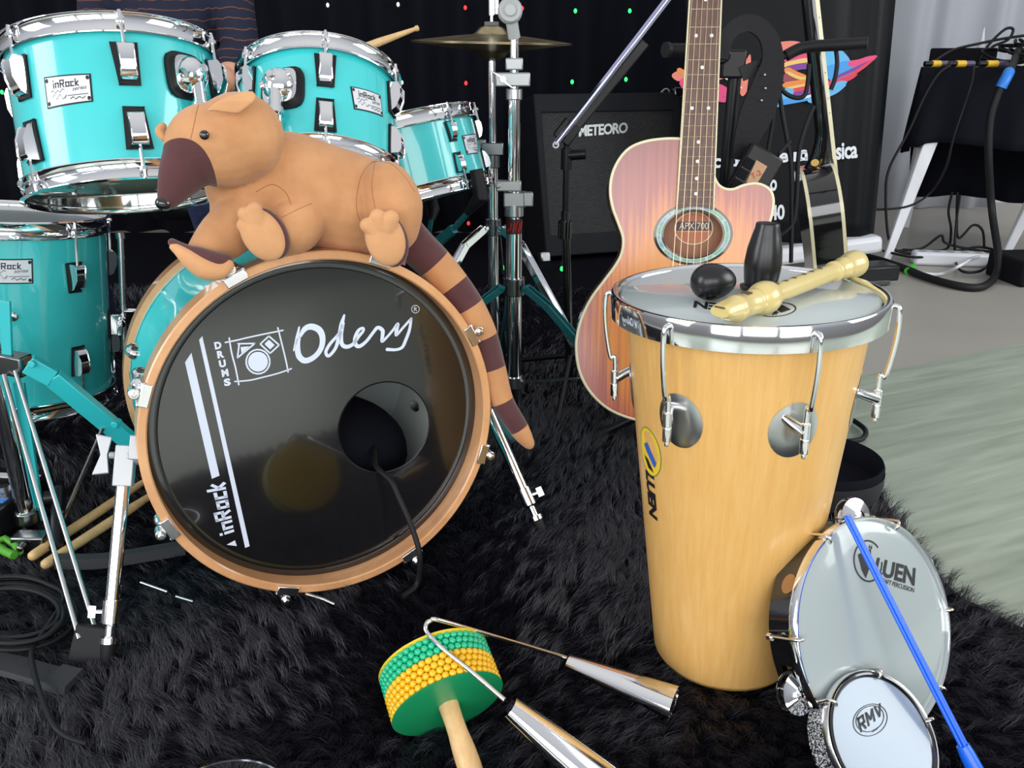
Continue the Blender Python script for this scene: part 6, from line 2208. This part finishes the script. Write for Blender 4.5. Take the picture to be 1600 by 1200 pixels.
t_ = n_.new('ShaderNodeTexCoord')
z_ = n_.new('ShaderNodeTexNoise'); z_.inputs['Scale'].default_value = 9; z_.inputs['Detail'].default_value = 3
l_.new(t_.outputs['Object'], z_.inputs['Vector'])
sp_ = n_.new('ShaderNodeSeparateXYZ'); l_.new(t_.outputs['Object'], sp_.inputs[0])
ma = n_.new('ShaderNodeMath'); ma.operation = 'MULTIPLY_ADD'; ma.inputs[1].default_value = 0.055
l_.new(z_.outputs['Fac'], ma.inputs[0]); l_.new(sp_.outputs['Z'], ma.inputs[2])
mm_ = n_.new('ShaderNodeMath'); mm_.operation = 'MODULO'; mm_.inputs[1].default_value = 0.026
l_.new(ma.outputs[0], mm_.inputs[0])
gtn = n_.new('ShaderNodeMath'); gtn.operation = 'GREATER_THAN'; gtn.inputs[1].default_value = 0.0232
l_.new(mm_.outputs[0], gtn.inputs[0])
mxx = n_.new('ShaderNodeMix'); mxx.data_type = 'RGBA'
mxx.inputs['A'].default_value = (0.007, 0.010, 0.032, 1); mxx.inputs['B'].default_value = (0.17, 0.055, 0.028, 1)
l_.new(gtn.outputs[0], mxx.inputs['Factor']); l_.new(mxx.outputs['Result'], b_.inputs['Base Color'])
b_.inputs['Roughness'].default_value = 0.85
sh_ = MB()
chain(sh_, [(bx_, by_ + 0.01, 0.56, 0.150), (bx_, by_ - 0.03, 0.70, 0.150), (bx_, by_ - 0.01, 0.86, 0.145), (bx_, by_, 0.99, 0.120)], 5)
for s_ in (-1, 1):
    chain(sh_, [(bx_ + s_ * 0.08, by_ + 0.01, 0.97, 0.105), (bx_ + s_ * 0.17, by_, 1.02, 0.072), (bx_ + s_ * 0.195, by_ - 0.03, 0.93, 0.060), (bx_ + s_ * 0.21, by_ - 0.06, 0.83, 0.055), (bx_ + s_ * 0.20, by_ - 0.10, 0.80, 0.052)], 5)
remesh(sh_, 0.006, 4).build('shirt', SHIRT, dr, 180)
tr2 = MB()
for s_ in (-1, 1):
    kx = bx_ + s_ * 0.20
    chain(tr2, [(bx_ + s_ * 0.09, by_, 0.53, 0.105), (bx_ + s_ * 0.15, by_ - 0.22, 0.52, 0.088), (kx, by_ - 0.43, 0.49, 0.072), (kx, by_ - 0.41, 0.40, 0.062), (kx, by_ - 0.36, 0.22, 0.056), (kx, by_ - 0.33, 0.11, 0.05)], 6)
remesh(tr2, 0.006, 4).build('jeans', DENIM, dr, 180)
for s_ in (-1, 1):
    b = MB()
    chain(b, [(bx_ + s_ * 0.20, by_ - 0.32, 0.055, 0.042), (bx_ + s_ * 0.20, by_ - 0.42, 0.045, 0.040), (bx_ + s_ * 0.205, by_ - 0.50, 0.038, 0.034)], 5)
    remesh(b, 0.006, 3).build('shoe', BLACKM, dr, 180)
thr = thing('drum_throne', 'round black drum throne under the seated person', 'stool', (bx_, by_ + 0.06, 0))
MB().lathe([(0, 0.34), (0.15, 0.34), (0.165, 0.36), (0.165, 0.40), (0.15, 0.42), (0, 0.42)], T(bx_, by_ + 0.06, 0), 40).build('seat', BLACK, thr, 40)
MB().tube([V((bx_, by_ + 0.06, 0.05)), V((bx_, by_ + 0.06, 0.34))], 0.02, 14).build('post', CHROME, thr, 40)
for a in (30, 150, 270):
    MB().tube([V((bx_, by_ + 0.06, 0.2)), V((bx_ + 0.26 * math.cos(R(a)), by_ + 0.06 + 0.26 * math.sin(R(a)), 0.012))], 0.010, 10).build('leg', CHROME, thr, 40)


# drumsticks
def stick(p, q, label, group=None, m=STICKW, r=0.0072):
    p, q = V(p), V(q)
    L = (q - p).length
    F = frame(p, q - p)
    b = MB().lathe([(0, 0), (0.004, 0.0005), (r * 0.9, 0.004), (r, 0.01), (r, L * 0.62), (r * 0.55, L * 0.93), (r * 0.5, L * 0.955), (r * 0.72, L * 0.972), (r * 0.66, L * 0.993), (0, L)], F, 20)
    return tag(b.build('drumstick', m, None, 50), label, 'drumstick', group)


p2 = F2 @ V((0.0, 0.02, 0.006))
stick(at(488, 104, 1.66), at(655, 43, 1.70), 'pale drumstick poking out beyond the rim of the smaller rack tom')
stick(fl(46, 872, 0.036), fl(250, 736, 0.035), 'worn wooden drumstick under the left stand, the one farther from the camera', r=0.0085)
stick(fl(66, 885, 0.036), fl(270, 752, 0.035), 'worn wooden drumstick under the left stand, the one nearer the camera', r=0.0085)

# ================================================================== fairy lights
LEDS = [(130, 3, 'green', 'above the largest rack tom'), (3, 144, 'green', 'at the left picture edge beside the largest rack tom'), (189, 395, 'green', 'beside the floor tom'), (393, 2, 'blue', 'at the top over the two toms'), (512, 8, 'white', 'above the smaller rack tom'), (622, 7, 'white', 'at the top above the drumstick tip'), (727, 12, 'red', 'left of the tilter knob on the boom stand'), (816, 13, 'red', 'touching the tilter knob on the boom stand'), (728, 130, 'red', 'below the hi-hat cymbals'), (628, 129, 'white', 'right of the smaller rack tom'), (732, 349, 'red', 'below the snare drum'), (899, 17, 'green', 'high above the amplifier, nearer the chrome stand'), (984, 17, 'green', 'high above the amplifier beside the microphone boom'), (894, 128, 'green', 'just above the amplifier top, left of the microphone boom'), (978, 124, 'green', 'just above the amplifier top, right of the microphone boom'), (878, 420, 'green', 'low under the amplifier beside the microphone stand')]
LC_ = {'green': (0.03, 0.9, 0.15), 'blue': (0.04, 0.08, 1.0), 'white': (0.8, 0.85, 0.75), 'red': (1.0, 0.03, 0.03)}
LM = {}
for k_, c in LC_.items():
    LM[k_] = mat('led_' + k_, tuple(min(1, q * 0.5 + 0.02) for q in c), 0.3, emit=c, estr={'green': 2.2, 'blue': 2.5, 'white': 0.7, 'red': 1.4}[k_])
for px, py, c, w in LEDS:
    Yc = 4.235 if py != 420 else 3.35
    p = at(px, py, Yc)
    if p.z < 0.03:
        p = fl(px, py, 0.03)
    r = thing('fairy_light', c + ' fairy light bulb ' + w, 'fairy light', p, 'fairy lights on the black curtain')
    MB().ell(frame(p, (0, 0, 1)), (0.0075, 0.0075, 0.010), 12, 8).build('bulb', LM[c], r, 180)
    MB().tube([p + V((0, 0.004, 0.008)), p + V((0, 0.03, 0.022))], 0.005, 8).build('socket', BLACK, r, 40)

# ================================================================== things on the rug at the left
pdl = thing('effects_pedal', 'black effects box with knobs and a blue stripe at the left picture edge', 'effects pedal', fl(4, 792, 0.03))
c = fl(0, 785, 0.06)
EF = frame(c, (0, 0, 1), (1, -0.12, 0))
MB().box(EF, (0.11, 0.16, 0.06)).build('case', BLACK, pdl, 30, bevel=0.006)
b = MB()
for i, m_ in ((0, 0), (1, 0), (2, 1)):
    b.box(EF @ T(0, 0.045 - 0.045 * i, 0.0305), (0.10, 0.016, 0.002), m_)
b.build('stripes', [WHITEP, mat('stripe_blue', (0.05, 0.22, 0.62), 0.5)], pdl, 0)
for i in range(2):
    MB().tube([EF @ V((0.03, 0.025 - 0.045 * i, 0.03)), EF @ V((0.03, 0.025 - 0.045 * i, 0.045))], 0.009, 14).build('knob', STEEL, pdl, 40)
jk = thing('jack_plug', 'silver jack plug standing in the effects box by the left stand', 'plug', EF @ V((0.008, 0.07, 0.03)))
MB().tube([EF @ V((0.008, 0.07, 0.031)), EF @ V((0.008, 0.075, 0.085))], 0.0105, 14).build('barrel', STEEL, jk, 40)
MB().tube([EF @ V((0.008, 0.075, 0.085)), EF @ V((0.0, 0.08, 0.115))], 0.007, 12).build('boot', RUBBER, jk, 40)
for pts, w in (([(-30, 858), (8, 842), (24, 852), (30, 862)], 'curved over the stand base'), ([(-10, 850), (8, 862), (22, 868)], 'lying beside the drumstick ends')):
    o = MB().tube([fl(px, py, 0.04) for px, py in pts], 0.007, 8).build('cable_clip', mat('leaf_green', (0.09, 0.36, 0.03), 0.5) if 'leaf_green' not in bpy.data.materials else bpy.data.materials['leaf_green'], None, 60)
    tag(o, 'green plastic strip ' + w, 'strip')
coil = []
for i in range(70):
    t = i / 70 * 2 * PI * 5
    k_ = i / 70
    px = 18 + (88 + 12 * math.sin(t * 0.31)) * math.cos(t) * (0.86 + 0.2 * k_)
    py = 958 + (48 + 8 * math.cos(t * 0.23)) * math.sin(t) * (0.86 + 0.2 * k_)
    coil.append(fl(px, py, 0.040 + 0.010 * math.sin(t * 0.7)))
coil += [fl(70, 985, 0.04), fl(50, 1015, 0.042), fl(52, 1045, 0.042), fl(65, 1090, 0.042), fl(82, 1130, 0.042), fl(102, 1150, 0.036), fl(134, 1162, 0.025)]
cable('coiled_cable', coil, 0.0036, 'coiled thin black cable on the rug at the lower left, its end trailing down', 'cable', k=4)


def flat_strip(name, pts, w, h, z, label, cat):
    P = spline([fl(px, py, z) for px, py in pts], 6)
    b = MB()
    vs, fs = [], []
    for i, p in enumerate(P):
        d = (P[min(len(P) - 1, i + 1)] - P[max(0, i - 1)]).normalized()
        s_ = V((-d.y, d.x, 0)) * w / 2
        vs += [p - s_, p + s_, p + s_ * 0.8 + V((0, 0, h)), p - s_ * 0.8 + V((0, 0, h))]
    for i in range(len(P) - 1):
        for k_ in range(4):
            k2 = (k_ + 1) % 4
            fs.append((i * 4 + k_, (i + 1) * 4 + k_, (i + 1) * 4 + k2, i * 4 + k2))
    fs += [(0, 1, 2, 3), tuple((len(P) - 1) * 4 + q for q in (3, 2, 1, 0))]
    b.add(vs, fs)
    return tag(b.build(name, mat('strap_grey', (0.022, 0.024, 0.028), 0.7) if 'strap_grey' not in bpy.data.materials else bpy.data.materials['strap_grey'], None, 50), label, cat)


flat_strip('cable_cover', [(-40, 1030), (20, 1042), (70, 1056), (92, 1062)], 0.040, 0.006, 0.024, 'flat black cable cover on the rug at the lower left edge', 'cable cover')
flat_strip('cable_cover', [(84, 1060), (106, 1066), (118, 1068)], 0.046, 0.010, 0.024, 'blocky end piece of the flat black cable cover at lower left', 'cable cover end')
flat_strip('rubber_tube', [(90, 884), (150, 884), (210, 876), (290, 862)], 0.022, 0.018, 0.026, 'thick black rubber tube on the rug running toward the bass drum', 'tube')
for (pa, pb_, w) in (((220, 910), (262, 925), 'the part nearer the left spur'), ((275, 932), (302, 940), 'the part nearer the bass drum')):
    tag(MB().tube([fl(*pa, 0.036), fl(*pb_, 0.033)], 0.0022, 8).build('metal_rod', STEEL, None, 60), 'thin rod in the rug left of the bass drum, ' + w, 'rod', 'thin rods in the rug')
tag(MB().tube([fl(478, 928, 0.035), fl(505, 936, 0.034), fl(522, 944, 0.026)], 0.0026, 8).build('metal_rod', STEEL, None, 60), 'short thin metal rod under the bottom of the bass drum hoop', 'rod')
cable('floor_cable', [fl(1300, 640, 0.01), fl(1330, 655, 0.01), fl(1352, 672, 0.012), fl(1346, 686, 0.012), fl(1320, 690, 0.012)], 0.006, 'black cable curling on the pale floor right of the tall drum', 'cable')

# black bag behind the tall drum
bgc = V((0.595, 1.50, 0))
bag = thing('drum_bag', 'round open black cloth bag with purple patterned rim behind the tall drum', 'bag', bgc)
MB().lathe([(0, 0.02), (0.10, 0.02), (0.108, 0.03), (0.112, 0.085), (0.109, 0.092), (0.104, 0.085), (0.100, 0.05), (0.06, 0.045), (0, 0.045)], T(*bgc), 56).build('body', CLOTHK, bag, 50)
PURP, n_, l_, b_ = node_mat('purple_pattern')
t_ = n_.new('ShaderNodeTexCoord'); vz_ = n_.new('ShaderNodeTexVoronoi'); vz_.inputs['Scale'].default_value = 38
l_.new(t_.outputs['Object'], vz_.inputs['Vector'])
rc_ = n_.new('ShaderNodeValToRGB')
rc_.color_ramp.elements[0].position, rc_.color_ramp.elements[0].color = 0.18, (0.10, 0.015, 0.12, 1)
rc_.color_ramp.elements[1].position, rc_.color_ramp.elements[1].color = 0.34, (0.015, 0.015, 0.018, 1)
l_.new(vz_.outputs['Distance'], rc_.inputs[0]); l_.new(rc_.outputs[0], b_.inputs['Base Color'])
b_.inputs['Roughness'].default_value = 0.7
MB().lathe([(0.1095, 0.030), (0.1135, 0.055), (0.1132, 0.075)], T(*bgc), 56).build('rim_band', PURP, bag, 50)

# ================================================================== shaggy rug
RUGP = [(1.25, 0.45), (0.95, 0.82), (0.764, 1.077), (0.705, 1.165), (0.70, 1.30), (0.715, 1.46), (0.735, 1.62), (0.735, 1.76), (0.70, 1.86), (0.60, 1.98), (0.45, 2.10), (0.42, 2.6), (0.70, 2.9), (0.75, 4.25), (-3.4, 4.25), (-3.4, 0.30)]
rug = MB().prism(RUGP, 0.001, 0.008, None)
RUGM = mat('black_rug_backing', (0.005, 0.005, 0.008), 0.95, spec=0.05)
ro = rug.build('shaggy_rug', RUGM, None, 30)
tag(ro, 'black shaggy long-pile rug under the drums and percussion', 'rug')


def pile():
    rng = np.random.default_rng(11)
    poly = np.array(RUGP)

    def inside(x, y):
        c = np.zeros(len(x), bool)
        j = len(poly) - 1
        for i in range(len(poly)):
            xi, yi = poly[i]; xj, yj = poly[j]
            c ^= ((yi > y) != (yj > y)) & (x < (xj - xi) * (y - yi) / (yj - yi + 1e-12) + xi)
            j = i
        return c
    X, Y, Wd = [], [], []
    for (y0, y1, dens, w) in ((0.45, 0.95, 170000, 0.0008), (0.95, 1.35, 120000, 0.0010), (1.35, 1.9, 60000, 0.0014), (1.9, 3.1, 12000, 0.0026)):
        x0, x1 = -0.75 * y1 - 0.35, min(1.25, 0.75 * y1 + 0.3)
        n = int((x1 - x0) * (y1 - y0) * dens)
        x = rng.uniform(x0, x1, n); y = rng.uniform(y0, y1, n)
        k = inside(x, y)
        X.append(x[k]); Y.append(y[k]); Wd.append(np.full(k.sum(), w))
    x, y, w = np.concatenate(X), np.concatenate(Y), np.concatenate(Wd)
    # keep clear of what presses the pile flat
    keep = np.ones(len(x), bool)
    for cx_, cy_, rr in ((TB.x, TB.y, 0.090), (bgc.x, bgc.y, 0.10)):
        keep &= (x - cx_) ** 2 + (y - cy_) ** 2 > rr * rr
    x, y, w = x[keep], y[keep], w[keep]
    n = len(x)
    # tufts: strands gather towards the nearest of jittered cell centres
    cell = 0.021
    gx, gy = np.floor(x / cell), np.floor(y / cell)
    hsh = lambda a, b, s: np.modf(np.abs(np.sin(a * 127.1 + b * 311.7 + s * 74.7) * 43758.5453))[0]
    tx = (gx + 0.15 + 0.7 * hsh(gx, gy, 1)) * cell
    ty = (gy + 0.15 + 0.7 * hsh(gx, gy, 2)) * cell
    ang = 1.6 * np.sin(2.1 * x + 0.7) + 1.3 * np.sin(3.3 * y + 1.1 * x + 2) + 0.9 * np.sin(7.1 * x - 5.2 * y) + 2.0 * (hsh(gx, gy, 3) - 0.5) - 1.2
    ang += rng.normal(0, 0.28, n)
    ln = (0.030 + 0.016 * hsh(gx, gy, 4)) * rng.uniform(0.72, 1.12, n)
    sa, sb = fl(250, 1125), fl(650, 1005)
    sl = (sb - sa).to_2d(); sL = sl.length; sl.normalize()
    ta = (x - sa.x) * sl.x + (y - sa.y) * sl.y
    da = np.abs((x - sa.x) * -sl.y + (y - sa.y) * sl.x + 0.008 * np.sin(ta * 25))
    ln *= np.where((da < 0.011) & (ta > 0) & (ta < sL), 0.35, 1.0)
    patch = 0.5 + 0.5 * np.sin(5.0 * x + 1.3 * np.sin(4 * y)) * np.sin(6.3 * y + 0.9)
    leanv = 0.55 + 0.55 * patch + rng.uniform(-0.12, 0.2, n)
    dx, dy = np.cos(ang), np.sin(ang)
    S_ = 4
    pts = np.zeros((n, S_, 3))
    for k in range(S_):
        t = k / (S_ - 1)
        hz = ln * np.sin(leanv * t) / np.maximum(leanv, .2) if False else ln * t * np.cos(leanv * t)
        off = ln * t * np.sin(leanv * t)
        gath = 0.62 * t
        pts[:, k, 0] = x + (tx - x) * gath + dx * off
        pts[:, k, 1] = y + (ty - y) * gath + dy * off
        pts[:, k, 2] = 0.005 + np.maximum(hz, 0.0)
    # blade faces: width across the view so that every strand shows
    side = np.stack([-dy, dx, np.zeros(n)], 1)
    ra_ = rng.uniform(0, PI, n)
    side = np.stack([np.cos(ra_), np.sin(ra_) * 0.5, np.zeros(n)], 1)
    V_ = np.zeros((n, 7, 3))
    taper = (1.0, 0.95, 0.7)
    for k in range(3):
        V_[:, 2 * k] = pts[:, k] - side * (w * 0.5 * taper[k])[:, None]
        V_[:, 2 * k + 1] = pts[:, k] + side * (w * 0.5 * taper[k])[:, None]
    V_[:, 6] = pts[:, 3]
    nv = n * 7
    me = bpy.data.meshes.new('pile')
    me.vertices.add(nv)
    me.vertices.foreach_set('co', V_.reshape(-1).astype(np.float32))
    base = (np.arange(n) * 7)[:, None]
    quads = np.concatenate([base + np.array([[0, 1, 3, 2]]), base + np.array([[2, 3, 5, 4]])], 1)   # n x 8
    tris = base + np.array([[4, 5, 6]])
    loops = np.concatenate([quads, tris], 1).reshape(-1)
    me.loops.add(len(loops))
    me.loops.foreach_set('vertex_index', loops.astype(np.int32))
    ls_ = (np.arange(n) * 11)[:, None] + np.array([[0, 4, 8]])
    me.polygons.add(n * 3)
    me.polygons.foreach_set('loop_start', ls_.reshape(-1).astype(np.int32))
    me.polygons.foreach_set('use_smooth', np.ones(n * 3, bool))
    me.update(calc_edges=True)
    m, nn, ll, bb_ = node_mat('black_pile_fibre')
    bb_.inputs['Base Color'].default_value = (0.0125, 0.0125, 0.0215, 1)
    bb_.inputs['Roughness'].default_value = 0.45
    bb_.inputs['Specular IOR Level'].default_value = 0.6
    me.materials.append(m)
    o = bpy.data.objects.new('pile', me)
    COL.objects.link(o)
    o.parent = ro
    o['kind'] = 'stuff'
    return o


pile()
